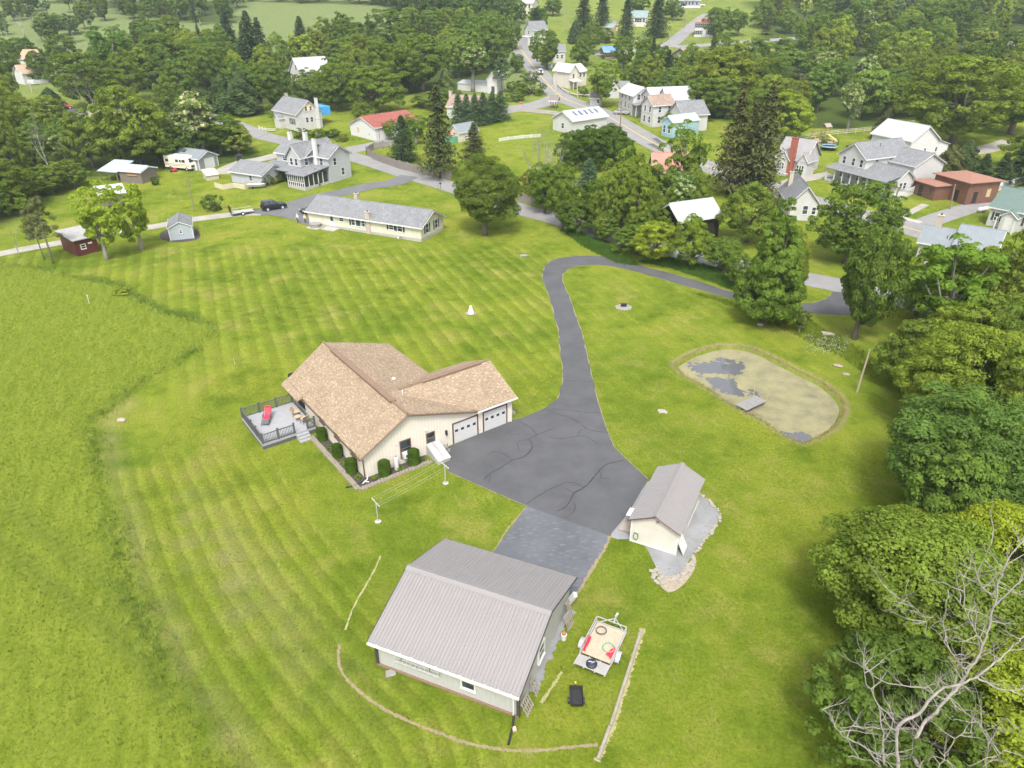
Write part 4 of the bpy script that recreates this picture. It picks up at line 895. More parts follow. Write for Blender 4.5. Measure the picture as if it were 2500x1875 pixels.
g3.box('notice_board', M_TRIM, 1.9,-.06,1.5,2.5,-.01,1.75); g3.win('f', 0, 1.1, 1.0, .6, .6)
g4 = House('open_shed', 'weathered grey shed with pale metal roof at the wood edge', (249,442), (290,446), cat='shed')
M_OLDW = mat_siding('old_boards', (0.17,0.145,0.125), .25, True); M_PALEM = mat_siding('pale_metal_roof', (0.36,0.43,0.47), .4, True)
g4.lean(-.3, 0, g4.L+.3, 5.0, 3.2, 2.0, None, M_PALEM, .2, 'f', False); g4.posts([(0,.1),(g4.L/2,.1),(g4.L-.1,.1)], -.3, 2.0, .15, M_OLDW)
g4.box('wall', M_OLDW, 0,4.6,-.4,g4.L,5.0,3.0); g4.block(g4.L+.1, .6, 5.4, 4.6, 2.3, .7, 'x', M_OLDW, M_PALEM, .3); g4.box('log_shelf', mat('orange_board', (0.5,0.26,0.10), .8), g4.L+2.2,.42,1.5,g4.L+4.6,.58,1.68)
g5 = House('low_shed', 'low pale cream shed with sloping roof facing the lawn', (497,443), (545,435), cat='shed')
g5.lean(.8, 0, g5.L-1.6, 2.6, 1.7, .9, mat('cream_board', (0.42,0.38,0.29), .8, .1, 2), mat('cream_roof', (0.46,0.42,0.33), .8, .08, 2), .15, 'f')
pw_ = MB(); P = [G(q('A5',*p)) for p in [(1815,335),(1885,357),(1980,338),(2068,355),(2150,328)]]
zw_ = empty('garden_screen', (P[0].x, P[0].y, tz(P[0].x, P[0].y)), 0, 'cream folding screen wall around the patio by the low shed', 'fence')
for i in range(4):
    a, b_ = P[i] - P[0], P[i+1] - P[0]; d = (b_ - a).normalized(); n = Vector((-d.y, d.x, 0)) * .05
    MB().slab([(a.x-n.x,a.y-n.y,.95),(b_.x-n.x,b_.y-n.y,.95),(b_.x+n.x,b_.y+n.y,.95),(a.x+n.x,a.y+n.y,.95)], 1.2).build('screen_panel', mat('cream_panel', (0.50,0.44,0.32), .8, .08, 1), zw_)
# ------------------------------------------------------------------ village houses behind
v1 = House('cottage', 'small white cottage with grey roof and yellow front gable', (672,304), (728,322))
v1.block(0, 0, v1.L, 7.6, 3.9, 2.9, 'x', M_WSID, M_GREYSH, .35); v1.block(v1.L*.25, -1.6, 2.6, 2.0, 2.3, .9, 'y', M_WSID, M_GREYSH, .25)
v1.box('gable_panel', mat_siding('yellow_shingle', (0.72,0.60,0.34), .15), v1.L+.012,2.2,4.5,v1.L+.06,5.4,5.8)
for v in (3.1, 4.5): v1.win('r', v1.L+.06, v, 4.4, .6, 1.0); v1.win('r', v1.L, v, 1.5, .7, 1.2)
for u in (.75, .87): v1.win('f', 0, v1.L*u, 1.1, .6, 1.5, shutters=M_BLACK)
v1.win('f', 0, v1.L*.14, 1.1, .8, 1.5); v1.chimney(v1.L+.35, 6.2, -.5, 7.2, .7, .6, M_WHITE); v1.chimney(.6, 4.2, 5.8, 7.6, .6, .6, M_BRICKC)
v1.box('blue_tarpaulin', mat('blue_tarp', (0.05,0.30,0.65), .5), v1.L*.45,8.6,2.5,v1.L*.85,11.5,4.6); 
v2 = House('long_garage', 'long white garage with brick-red roof beside the village lane', (857,329), (919,345), cat='garage')
v2.block(0, 0, v2.L, 14.5, 2.8, 2.1, 'y', M_WHITE, M_REDSH, .35); v2.box('board', mat('tan_board', (0.5,0.38,0.2), .8), v2.L*.28,-.06,1.0,v2.L*.36,-.01,2.2); v2.win('f', 0, v2.L*.75, .7, .45, .5)
for v in (2.6, 6.4, 10.2): v2.garage_door('r', v2.L, v, 0, 3.0, 2.3, panes=0, fm=mat('red_trim', (.25,.06,.05), .6))
v3 = House('hidden_house', 'white house with pale roof half hidden among the trees', (714,216), (740,224))
v3.block(0, 0, v3.L, 11, 5.6, 3.6, 'y', M_WSID, mat_shingle('pale_shingle', [(0.42,0.42,0.44),(0.5,0.5,0.52)]), .4); v3.win('f', 0, v3.L*.62, 6.0, .8, 1.3)
v4 = House('bungalow', 'brown-roofed bungalow with chimney behind the row of blue spruces', (1092,288), (1168,294))
v4.block(0, 0, v4.L, 9, 3.1, 2.4, 'x', M_WSID, M_BRNSH, .4); v4.chimney(-.4, 4, -.4, 6.6, .8, .8, M_BRICKC); v4.win('f', 0, v4.L*.3, 1, .9, 1.3)
v5 = House('white_barn', 'small white barn with pale gambrel roof among the firs', (1190,228), (1213,230), cat='barn')
v5.block(0, 0, v5.L, 6, 4.2, 2.0, 'y', M_WSID, M_METALW, .25); v5.door('f', 0, v5.L*.6, 0, 1.2, 2.2, M_DARK); v5.lean(-11, 1.0, 10.9, 4.5, 3.0, 2.4, M_WSID, M_METALW, .2, 'f')
v6 = House('blue_roof_shed', 'cluttered shed with blue-grey metal roof and green side near dark firs', (1098,342), (1122,348), cat='shed')
v6.block(0, 0, v6.L, 6.5, 2.3, 1.5, 'y', M_CSID, M_METALG, .3); v6.box('green_bin', mat('green_board', (0.10,0.28,0.16), .7), -.6,-1.5,-.3,v6.L*.85,-.1,1.3); v6.box('red_cover', mat('red_cloth', (0.5,0.08,0.07), .7), -.4,-1.4,1.3,v6.L*.5,-.2,1.5)
v7 = House('tan_roof_house', 'white house with tan roof and deck at the far left edge', (42,203), (62,207))
v7.block(0, 0, v7.L, 8.5, 3.4, 2.2, 'y', M_WSID, mat_shingle('tan_light_shingle', [(0.40,0.28,0.19),(0.48,0.36,0.26)]), .35); v7.box('deck', M_WHITE, v7.L,1,0,v7.L+3.5,6,1.2); v7.win('r', v7.L, 3, 1.3, .8, 1.2); v7.win('f', 0, v7.L*.6, 3.6, .6, .8)
v8 = House('orange_roof_house', 'house with orange-tan roof behind the tan-roofed house far left', (57,176), (95,176))
v8.block(0, 0, v8.L, 8, 4.4, 2.6, 'x', M_CSID, mat_shingle('orange_shingle', [(0.45,0.26,0.17),(0.52,0.33,0.22)]), .35); v8.block(v8.L*.55, -2.2, 4.2, 4, 4.3, 1.8, 'y', M_WSID, MATS['orange_shingle'], .3); v8.win('f', -2.2, v8.L*.55+2.1, 1.6, .9, 1.3)
v9 = House('cream_house', 'cream two-wing house beside the main road past the crossroads', (1390,217), (1434,209))
v9.block(0, 0, v9.L*.45, 8, 5.2, 2.0, 'y', M_CSID, mat_shingle('beige_shingle', [(0.50,0.47,0.42),(0.58,0.55,0.5)]), .35); v9.block(v9.L*.4, 1.0, v9.L*.65, 6.5, 4.9, 1.9, 'x', M_CSID, MATS['beige_shingle'], .3)
for u in (.2, .5, .7, .9): v9.win('f', 0 if u < .45 else 1.0, v9.L*u, 3.2, .8, 1.2)
v9.lean(-.3, -2.2, v9.L*.5, 2.2, 2.6, 2.2, None, MATS['beige_shingle'], .1, 'f', False); v9.posts([(-.2,-2.1),(v9.L*.2,-2.1)], -.5, 2.2, .15)
v10 = House('roadside_cottage', 'white cottage glimpsed behind the tree along the upper road', (1352,153), (1380,152))
v10.block(0, 0, v10.L, 6, 4.0, 2.0, 'x', M_WSID, M_GREYSH, .3); v10.win('f', 0, v10.L*.3, 1.5, .8, 1.2); v10.win('f', 0, v10.L*.7, 1.5, .8, 1.2)
v11 = House('gabled_house', 'white steep-gabled house at the head of the main road', (1281,104), (1300,110))
v11.block(0, 0, v11.L, 7.5, 5.2, 3.0, 'y', M_WSID, M_GREYSH, .35); v11.lean(-.5, -2.4, v11.L+.5, 2.4, 2.6, 2.2, M_WSID, M_METALW, .1, 'f'); v11.win('f', 0, v11.L*.5, 3.4, .9, 1.2)
v12 = House('beige_house', 'beige house among dark trees at the top of the road', (1274,33), (1300,35))
v12.block(0, 0, v12.L, 8, 4.8, 2.6, 'x', M_CSID, MATS['beige_shingle'], .4); v12.win('f', 0, v12.L*.3, 2.6, 1, 1.4); v12.win('f', 0, v12.L*.7, 2.6, 1, 1.4)
v13 = House('tan_shed', 'tan shed with teal roof on the hillside lawn', (1470,81), (1497,83), cat='shed')
v13.block(0, 0, v13.L, 5, 2.6, 1.2, 'x', mat_siding('tan_board_wall', (0.56,0.43,0.27), .2), M_TEALSH, .3); v13.door('f', 0, v13.L*.7, 0, 1.2, 2.0, M_TRIM)
v13b = House('tan_shed', 'second smaller tan shed with teal roof behind the first on the hillside', (1488,76), (1508,76), cat='shed'); v13b.block(0, 0, v13b.L, 5, 3.2, 1.4, 'y', MATS['tan_board_wall'], M_TEALSH, .3)
v14 = House('teal_roof_house', 'cream house with teal roof between tall dark spruces', (1538,64), (1576,66))
v14.block(0, 0, v14.L, 8, 4.0, 2.4, 'x', M_CSID, M_TEALSH, .4)
for u in (.35, .5, .65, .85): v14.win('f', 0, v14.L*u, 1.8, 1.0, 1.5)
v15 = House('grey_ranch', 'long grey and white house at the top of the hillside lawn', (1656,19), (1708,19))
v15.block(0, 0, v15.L, 8, 3.6, 2.2, 'x', mat_siding('slate_siding', (0.26,0.28,0.31)), M_GREYSH, .4); v15.box('veranda_rail', M_TRIM, 0,-1.6,0,v15.L,-1.4,1.0); v15.box('veranda_floor', M_CONC, 0,-1.6,-1,v15.L,0,.1)
for u in (.15,.35,.5,.65,.85): v15.win('f', 0, v15.L*u, 1.4, 1.1, 1.4)
v16 = House('colonial_house', 'white two-storey colonial house with red hipped roof on the hillside', (1694,90), (1742,92))
v16.hip(0, 0, v16.L, 8, 5.8, 2.0, M_WSID, mat_shingle('salmon_shingle', [(0.40,0.19,0.15),(0.46,0.24,0.19)]), .4)
for i in range(5):
    for z in (1.0, 3.7): v16.win('f', 0, v16.L*(.1+.2*i), z, .8, 1.5, shutters=M_BLACK) if not (i == 2 and z == 1.0) else v16.door('f', 0, v16.L*.5, 0, 1.0, 2.2)
v17 = House('blue_pavilion', 'open pavilion with bright blue metal roof', (1476,146), (1512,145), cat='pavilion')
v17.block(0, 0, v17.L, 7, 2.9, 1.4, 'x', M_OLDW, mat_siding('blue_metal', (0.12,0.24,0.50), .4, True), .6, zb=1.6); v17.posts([(0.1,.1),(v17.L/2,.1),(v17.L-.1,.1)], -.3, 2.9, .2, M_OLDW); v17.box('counter', M_OLDW, .3,.3,-.2,v17.L-.3,.6,1.0)
v18 = House('brown_cabin', 'brown-roofed cabin under the trees below the hillside road', (1680,152), (1708,146)); v18.block(0, 0, v18.L, 8, 2.6, 2.2, 'x', M_OLDW, M_BRNSH, .5)
v19 = House('workshop', 'white workshop with dark grey roof behind the roadside tree', (1482,240), (1534,240), cat='workshop')
v19.block(0, 0, v19.L*.55, 9, 3.4, 2.0, 'y', M_WSID, mat_shingle('dark_shingle', [(0.12,0.13,0.14),(0.18,0.19,0.2)]), .35); v19.block(v19.L*.5, .8, v19.L*.55, 7, 3.0, 1.4, 'x', M_WSID, M_GREYSH, .35)
v19.box('board', mat('tan_board', (.5,.38,.2)), v19.L*.6,.74,.9,v19.L*.75,.78,1.9); v19.win('f', .8, v19.L*.88, 1.2, .8, .9)
v20 = House('white_victorian', 'white rambling house with rusty metal roof beside the main road', (1509,264), (1543,284))
v20.block(0, 0, v20.L, 5.6, 4.7, 2.0, 'x', M_WSID, mat_siding('rusty_metal_roof', (0.60,0.52,0.46), .35, True, .35), .35); v20.block(v20.L-.5, 2.5, 8.0, 7.0, 4.7, 2.3, 'y', M_WSID, M_METALW, .35); v20.block(v20.L+4.5, 5.5, 6.0, 7.5, 4.9, 2.6, 'y', M_WSID, M_METALW, .4)
for u in (.25, .5, .75): v20.win('f', 0, v20.L*u, 1.0, .8, 1.5); v20.win('f', 0, v20.L*u, 3.2, .8, 1.2)
v20.lean(v20.L+.2, -.6, 3.4, 3.0, 2.9, 2.5, None, M_GREYSH, .2, 'f', False); v20.posts([(v20.L+.4,-.4),(v20.L+3.4,-.4)], -.4, 2.5, .15); v20.win('f', 2.5, v20.L+2, 3.4, .9, 1.5); v20.win('r', v20.L, 1.6, 3.6, .9, 1.4)
v21 = House('brown_roof_house', 'narrow white two-storey house with brown roof beside the main road', (1592,311), (1642,305))
v21.block(0, 0, v21.L, 5.6, 5.6, 2.0, 'x', M_WSID, M_BRNSH, .4)
for u in (.3, .75): v21.win('f', 0, v21.L*u, 1.0, .9, 1.6); v21.win('f', 0, v21.L*u, 3.7, .8, 1.4)
for v in (1.6, 3.9): v21.win('l', 0, v, 1.0, .8, 1.6); v21.win('l', 0, v, 3.7, .8, 1.4)
v22 = House('blue_cottage', 'small turquoise cottage with pale green roof beside the main road', (1614,330), (1640,338))
v22.block(0, 0, v22.L, 9.0, 3.6, 1.3, 'y', mat_siding('turquoise_siding', (0.27,0.42,0.45)), mat_shingle('pale_green_shingle', [(0.38,0.47,0.44),(0.45,0.54,0.5)]), .2)
for u in (.25, .7): v22.win('f', 0, v22.L*u, .9, .8, 1.7)
v23 = House('grey_gable_house', 'grey-roofed white house half hidden behind the light green tree', (1664,324), (1724,318)); v23.block(0, 0, v23.L, 7, 4.4, 2.8, 'x', M_WSID, M_GREYSH, .4); v23.win('f', 0, 3, 1.4, .9, 1.4)
v24 = House('skylight_hall', 'white hall with long white metal roof and five skylights', (1398,329), (1481,310), cat='hall')
sk = v24.block(0, 0, v24.L, 7.4, 3.4, 1.9, 'x', M_WSID, M_METALW, .4); v24.win('l', 0, 3.7, 1.2, .9, 1.2)
kz = 1.9 / 3.7
for i in range(5):
    x = v24.L * (.18 + .155 * i)
    MB().slab([(x,1.3,3.4+1.3*kz+.30),(x+.75,1.3,3.4+1.3*kz+.30),(x+.75,2.9,3.4+2.9*kz+.30),(x,2.9,3.4+2.9*kz+.30)], .1).build('skylight', mat_glass('sky_glass', (.10,.13,.16)), sk)
v25 = House('roadside_kiosk', 'small open timber kiosk on the grass island at the crossroads', (1344,265), (1356,266), cat='kiosk')
v25.block(-.2, 0, v25.L+.4, 2.4, 2.4, 1.0, 'x', M_OLDW, M_OLDW, .4, zb=2.2); v25.posts([(0,.1),(v25.L,.1),(0,2.3),(v25.L,2.3)], -.3, 2.4, .18, M_OLDW); v25.box('bench', M_OLDW, .2,1.6,0,v25.L-.2,2.1,.5)
v26 = House('lean_garage', 'tiny white garage with dark roof under the willow by the road', (1440,258), (1466,259), cat='garage'); v26.block(0, 0, v26.L, 5, 2.2, 1.3, 'x', M_WSID, M_OLDW, .3); v26.win('f', 0, v26.L*.75, .8, .7, .9)
# right-hand village
v27 = House('brick_chimney_cottage', 'white cottage with grey roof and tall red brick front chimney', (1889,417), (1956,430))
r27 = v27.block(0, 0, v27.L, 8.2, 3.1, 3.4, 'x', M_WSID, mat_shingle('warm_grey_shingle', [(0.25,0.24,0.24),(0.32,0.31,0.31)]), .35)
M_RB = mat('red_brick', (0.30,0.09,0.06), .9, .25, 6, bump=.5)
v27.block(v27.L*.14, -.9, 2.5, 4, 3.0, 1.7, 'y', M_WSID, MATS['warm_grey_shingle'], .25); v27.block(v27.L*.82, -.5, 2.2, 4, 3.0, 1.5, 'y', M_WSID, MATS['warm_grey_shingle'], .25)
v27.chimney(v27.L*.60, -.55, -.5, 7.4, 1.2, .9, M_RB)
for u in (.20, .27, .34): v27.win('f', -.9, v27.L*u, .9, .5, 1.2)
for u in (.86, .94, 1.02): v27.win('f', -.5, v27.L*u, .8, .5, 1.2)
v27.door('f', 0, v27.L*.46, .15); v27.win('r', v27.L, 3.0, 3.6, .7, 1.2); v27.win('r', v27.L, 6.0, .9, .8, 1.2); v27.box('front_steps', M_CONC, v27.L*.3,-2.6,-.3,v27.L*.6,-1.1,.2)
v28 = House('porch_farmhouse', 'big white farmhouse with grey roofs and wraparound front porch', (2038,438), (2100,458))
v28.block(0, 0, v28.L, 12.5, 5.5, 2.4, 'y', M_WSID, M_GREYSH, .4); v28.block(v28.L-.5, 6.5, 6.5, 8.5, 4.6, 2.0, 'x', M_WSID, M_GREYSH, .35)
v28.block(v28.L-.2, .6, 7.8, 4.2, 2.9, 1.6, 'x', M_WSID, M_GREYSH, .35)
v28.lean(-.6, -2.6, v28.L+8.2, 3.3, 3.3, 2.55, None, M_GREYSH, .2, 'f', False); v28.box('porch_floor', mat('porch_grey', (.4,.4,.41), .8), -.5,-2.5,-.4,v28.L+7.5,0,.3)
v28.posts([(-.3+i*(v28.L+7.6)/7, -2.4) for i in range(8)], .3, 2.5, .2)
for u in (.2, .55, .85): v28.win('f', 0, v28.L*u, 3.6, .7, 1.4); v28.win('f', 0, v28.L*u, .9, .7, 1.4)
v28.win('r', v28.L, 3.0, 3.6, .7, 1.4); v28.door('f', 0, v28.L*.38, .3); v28.win('f', .6, v28.L+3.5, .9, .8, 1.2); v28.win('f', .6, v28.L+6, .9, .8, 1.2)
for v in (1.8, 2.9): v28.win('r', v28.L+7.6, v, .9, .7, 1.2)
MB().lathe([(.06,0),(.06,.6),(.1,.62),(.1,.7)], (v28.L*.75,5,7.1), 8).build('roof_vent', M_DARK, v28.root)
v29 = House('white_barn', 'white barn with bright white metal roof and dark open doorway', (2121,367), (2213,394), cat='barn')
v29.block(0, 0, v29.L, 8.5, 4.0, 2.8, 'x', M_WHITE, M_METALW, .4); v29.lean(.2, 8.5, v29.L-.4, 4.2, 3.6, 2.4, M_WHITE, M_METALW, .3, 'b')
v29.box('doorway_shade', M_BLACK, v29.L*.48,-.05,-.2,v29.L*.63,.02,2.8); v29.box('plank_gate', M_OLDW, v29.L*.86,-.5,-.3,v29.L*1.0,-.4,2.4)  # black panel on the wall stands for the shade inside the doorway
for v in (1.6, 5.0, 8.6): v29.win('r', v29.L, v, 1.1, .6, .9)
for u in (.12, .78): v29.win('f', 0, v29.L*u, 1.4, .6, .9)
M_BRKW = mat_siding('brown_brick', (0.155,0.072,0.048), .2, False, .12); M_RUST = mat('rust_roof', (0.26,0.13,0.09), .75, .10, 1.0)
v30 = House('brick_hall', 'brown brick building with flat rust-red hipped roof', (2272,472), (2353,501), cat='hall')
v30.hip(0, 0, v30.L, 7.2, 3.9, .9, M_BRKW, M_RUST, .5); v30.hip(-1.3, -3.6, 5.6, 3.6, 2.6, .5, M_BRKW, M_RUST, .35)
v30.door('r', v30.L, 2.0, 0, 1.0, 2.1, M_BLACK, M_BRKW); v30.win('r', v30.L, 5.0, 1.1, .8, 1.3, mat('tan_frame', (.35,.28,.2), .8), gm=mat('tan_board', (.5,.38,.2))); v30.door('f', -3.6, .9, 0, 1.0, 2.1, M_BLACK, M_BRKW); v30.win('f', -3.6, 3.4, 1.2, .7, .8, M_BRKW)
v30.door('f', 0, v30.L-2.3, 0, 1.0, 2.1, M_BLACK, M_BRKW)
v31 = House('green_roof_house', 'white house with ribbed green metal roof at the right edge', (2406,549), (2530,577))
r31 = v31.block(0, 0, v31.L, 8, 3.3, 2.6, 'x', M_WSID, M_METALGR, .4); v31.block(2.4, -1.3, 2.4, 2.2, 2.5, .9, 'y', M_WSID, M_METALGR, .25); v31.door('f', -1.3, 3.6, 0); v31.win('f', 0, 1.3, 1.1, .7, 1.3, shutters=M_DARK); v31.win('f', 0, 6.0, 1.1, .7, 1.3, shutters=M_DARK)
v31.posts([(2.2,-2.6),(5.0,-2.6)], -1, 2.3, .15); 
v32 = House('blue_roof_house', 'white house with wide blue-grey roof behind the bright green trees', (2232,640), (2405,672))
v32.block(0, 0, v32.L*.62, 6.5, 3.2, 1.6, 'x', M_WSID, M_METALG, .4); v32.block(v32.L*.5, -1.0, v32.L*.52, 8.5, 3.5, 2.2, 'x', M_WSID, M_METALG, .45); v32.chimney(1.4, 3.4, 4, 6.6, .8, .8, M_BRICKC); v32.win('f', 0, 3, 1, 1, 1.3)
v33 = House('side_house', 'white house with grey roof between the maples and the farmhouse', (1922,537), (1992,540))
v33.block(0, 0, v33.L, 10, 3.2, 2.8, 'y', M_WSID, M_GREYSH, .4); v33.win('f', 0, v33.L*.55, 1.2, .8, 1.4); v33.win('f', 0, v33.L*.85, 1.2, .6, 1.2); v33.chimney(1.0, 7.5, 4.0, 6.8, .7, .7, M_BRICKC)
v34 = House('black_barn', 'black timber barn with white metal roof half hidden in trees', (1655,594), (1752,578), cat='barn')
v34.block(0, 0, v34.L, 5.8, 3.7, 2.0, 'x', mat_siding('black_boards', (0.018,0.015,0.014), .25, True), M_METALW, .4)
v35 = House('terracotta_house', 'pale house with salmon-red roof glimpsed through the trees', (1592,476), (1690,478))
v35.block(0, 0, v35.L, 8, 4.6, 2.6, 'x', M_CSID, MATS['salmon_shingle'], .4); v35.win('f', 0, 2.5, 1.4, .9, 1.4); v35.win('f', 0, v35.L-3, 1.4, .9, 1.4)
v36 = House('white_garage', 'white garage glimpsed behind the left wood near the parked cars', (232,330), (290,325), cat='garage'); v36.block(0, 0, v36.L, 9, 3.2, 2.2, 'x', M_WSID, M_BRNSH, .4); v36.win('f', 0, 3, 1, .9, 1.2)
v37 = House('lane_house', 'house with brown roof behind the left wood', (330,212), (398,206)); v37.block(0, 0, v37.L, 8, 3.0, 2.2, 'x', M_WSID, M_BRNSH, .4)
v38 = House('old_white_shed', 'pale shed roof glimpsed between the two yellow-green trees', (250,505), (312,496), cat='shed'); v38.lean(0, 0, v38.L, 5, 2.6, 2.0, M_OLDW, mat('pale_roof', (0.48,0.48,0.48), .6, .1, 2), .3, 'f')
# ------------------------------------------------------------------ trees: prototypes 1 m scale-free, instanced by copying with shared mesh data
M_BARK = mat('bark', (0.115, 0.095, 0.075), .95, .3, 6, bump=.6); M_BARKP = mat('pale_dead_wood', (0.27, 0.245, 0.215), .9, .3, 5, bump=.6); M_BARKG = mat('grey_bark', (0.24,0.22,0.19), .95, .25, 6, bump=.5)
M_LEAF = mat_leaf('broad_leaf', (0.162, 0.226, 0.054), .5, .44); M_LEAFL = mat_leaf('locust_leaf', (0.120, 0.185, 0.052), tip=(0.46, 0.45, 0.29))
M_NEED = mat_leaf('needles', (0.080, 0.112, 0.056), .4, .22); M_LEAFY = mat_leaf('light_leaf', (0.155, 0.230, 0.042), .3, .4)
def leaves(pos, nrm, size, rs, aspect=0.62, droop=0.0):
    """rhombus leaf (2 triangles folded along the midrib) at each position"""
    n = len(pos); rnd = rs.normal(size=(n, 3)); nrm = nrm / np.linalg.norm(nrm, axis=1)[:, None]
    t = np.cross(nrm, rnd); t /= np.linalg.norm(t, axis=1)[:, None] + 1e-9; b = np.cross(nrm, t)
    s = (size * np.clip(rs.lognormal(-.08, .38, n), .45, 2.0))[:, None]
    a0 = pos - t * s * .5; a1 = pos + b * s * .5 * aspect + nrm * s * .10; a2 = pos + t * s * .5 - np.array([0, 0, 1]) * s * droop; a3 = pos - b * s * .5 * aspect + nrm * s * .10
    V = np.stack([a0, a1, a2, a3], 1).reshape(-1, 3); F = np.arange(4 * n).reshape(-1, 4); return V, F
def gen_broad(seed, H=12., Rr=5., base=.16, n_clump=150, n_leaf=9000, leaf=.34, top=1.0, lump=.22, hollow=.45, flat=.62, shape='round'):
    rs = np.random.default_rng(seed); ch = H * (1 - base)
    lob = rs.normal(size=(9, 3)); lob /= np.linalg.norm(lob, axis=1)[:, None]; la = rs.uniform(-lump, lump, 9)
    C = []; rad = []
    while len(C) < n_clump:
        d = rs.normal(size=3); d /= np.linalg.norm(d)
        r = rs.uniform(hollow, 1) ** .6 * (1 + (np.exp(3 * (lob @ d - 1)) * la).sum() * 1.6)
        hz = d[2] * r
        k = 1.0
        if shape == 'oval': k = .92 if hz > 0 else 1.0
        if shape == 'egg': k = 1.12 - .42 * hz
        if shape == 'cone': k = 1.0 - .78 * hz
        if shape == 'vase': k = .86 + .25 * hz
        p = np.array([d[0] * r * Rr * k, d[1] * r * Rr * k, H * base + ch * (.5 + .5 * hz)])
        if shape == 'cone':
            t_ = 1 - math.sqrt(rs.random()); a_ = rs.uniform(0, 6.283); u_ = rs.uniform(hollow, 1) * Rr * (min(1, t_ * 6 + .45) * (1 - t_) ** .8 + .05) * (1 + rs.normal() * .1); p = np.array([math.cos(a_) * u_, math.sin(a_) * u_, H * (base + (1 - base) * t_ * .97)])
        if p[2] < H * base * .8: continue
        C.append(p); rad.append(Rr * rs.uniform(.11, .23) * (.55 + .45 * (1 - p[2] / H) if shape == 'cone' else 1))
    C = np.array(C); rad = np.array(rad)
    w = rad ** 2; ci = rs.choice(len(C), n_leaf, p=w / w.sum())
    d = rs.normal(size=(n_leaf, 3)); d /= np.linalg.norm(d, axis=1)[:, None]; out = C[ci] - np.array([0, 0, H * (base + .35)]); out /= np.linalg.norm(out, axis=1)[:, None] + 1e-9
    d = d + .55 * out + np.array([0, 0, .35]); d /= np.linalg.norm(d, axis=1)[:, None]
    rr = rad[ci] * rs.uniform(.55, 1.08, n_leaf) ** .7
    pos = C[ci] + d * rr[:, None] * np.array([1, 1, flat])
    nrm = d * 1.1 + rs.normal(size=(n_leaf, 3)) * .45 + np.array([0, 0, .3])
    V, F = leaves(pos, nrm, leaf, rs, .72, .12)
    # trunk and limbs
    m = MB(); th = H * (base + .32); tr = Rr * .055 + .08; lean = rs.normal(size=2) * .25
    T = [Vector((lean[0] * (z / th) ** 2 + .05 * math.sin(z * 2 + seed), lean[1] * (z / th) ** 2, z)) for z in np.linspace(-.3, th, 6)]
    m.tube(T, [tr * 1.5, tr * 1.1, tr, tr * .85, tr * .7, tr * .5], 8)
    for i in rs.choice(len(C), 16, replace=False):
        z0 = rs.uniform(base * .8, base + .3) * H; p0 = Vector((lean[0] * (z0 / th) ** 2, lean[1] * (z0 / th) ** 2, z0)); p2 = Vector(C[i]); p1 = p0.lerp(p2, .5) + Vector((0, 0, -.04 * H))
        m.tube([p0, p1, p2], [tr * .5, tr * .32, tr * .10], 5)
    return m, V, F
def gen_conifer(seed, H=16., Rr=3.2, base=.06, whorl=.42, per=15, leaf=.40, droop=.35, ragged=.25, nper=13):
    rs = np.random.default_rng(seed); P = []; N = []; S = []; m = MB(); m.tube([(0,0,-.3),(0,0,H*.5),(0,0,H*.98)], [.22 + H*.008, .14, .02], 7)
    z = H * base
    while z < H * .985:
        f = 1 - (z - H * base) / (H * (1 - base)); R_ = Rr * (f ** .8) * rs.uniform(1 - ragged, 1.05) + .12
        for k in range(per):
            a = rs.uniform(0, 2 * math.pi); L = R_ * rs.uniform(.65, 1.08); n = max(3, int(nper * L / Rr) + 2)
            t = rs.uniform(.12, 1.0, n) ** .75; x = np.cos(a) * L * t; y = np.sin(a) * L * t
            zz = z + (.25 * t - droop * t * t * 1.4) * L * .7
            sp = rs.normal(size=(n, 3)) * .14 * L * np.array([1, 1, .35]); P.append(np.stack([x, y, zz], 1) + sp)
            nn = np.stack([np.cos(a) * .35 + rs.normal(size=n) * .35, np.sin(a) * .35 + rs.normal(size=n) * .35, np.ones(n)], 1); N.append(nn)
            if rs.random() < .25: m.tube([(0,0,z),(np.cos(a)*L*.7, np.sin(a)*L*.7, z - .1*L)], [.05,.015], 4)
        z += whorl * rs.uniform(.75, 1.2) * (.55 + .45 * f)
    pos = np.concatenate(P); nrm = np.concatenate(N); V, F = leaves(pos, nrm, leaf, rs, .5, .45); return m, V, F
def gen_pine(seed, H=12., Rr=4., leaf=.4, n_clump=60, n_leaf=5500):
    """open pine: clumps on horizontal tiers around a bare trunk"""
    rs = np.random.default_rng(seed); C = []; m = MB(); m.tube([(0,0,-.3),(.1,0,H*.5),(.0,.1,H*.97)], [.22,.16,.03], 7)
    for i in range(n_clump):
        h = rs.uniform(.38, 1.0); R_ = Rr * (1.05 - .75 * (h - .38) / .62); a = rs.uniform(0, 6.28); r = R_ * rs.uniform(.25, 1); p = (np.cos(a)*r, np.sin(a)*r, h*H + .1*r); C.append(p)
        if rs.random() < .6: m.tube([(0,0,h*H-.3*r*.5),(p[0]*.6,p[1]*.6,p[2]-.1*r),p], [.07,.045,.015], 4)
    C = np.array(C); ci = rs.integers(0, len(C), n_leaf); d = rs.normal(size=(n_leaf,3)); d /= np.linalg.norm(d,axis=1)[:,None]
    pos = C[ci] + d * rs.uniform(.3,1,n_leaf)[:,None] * np.array([.95,.95,.45]); V, F = leaves(pos, d + np.array([0,0,.5]), leaf, rs, .35, .2); return m, V, F
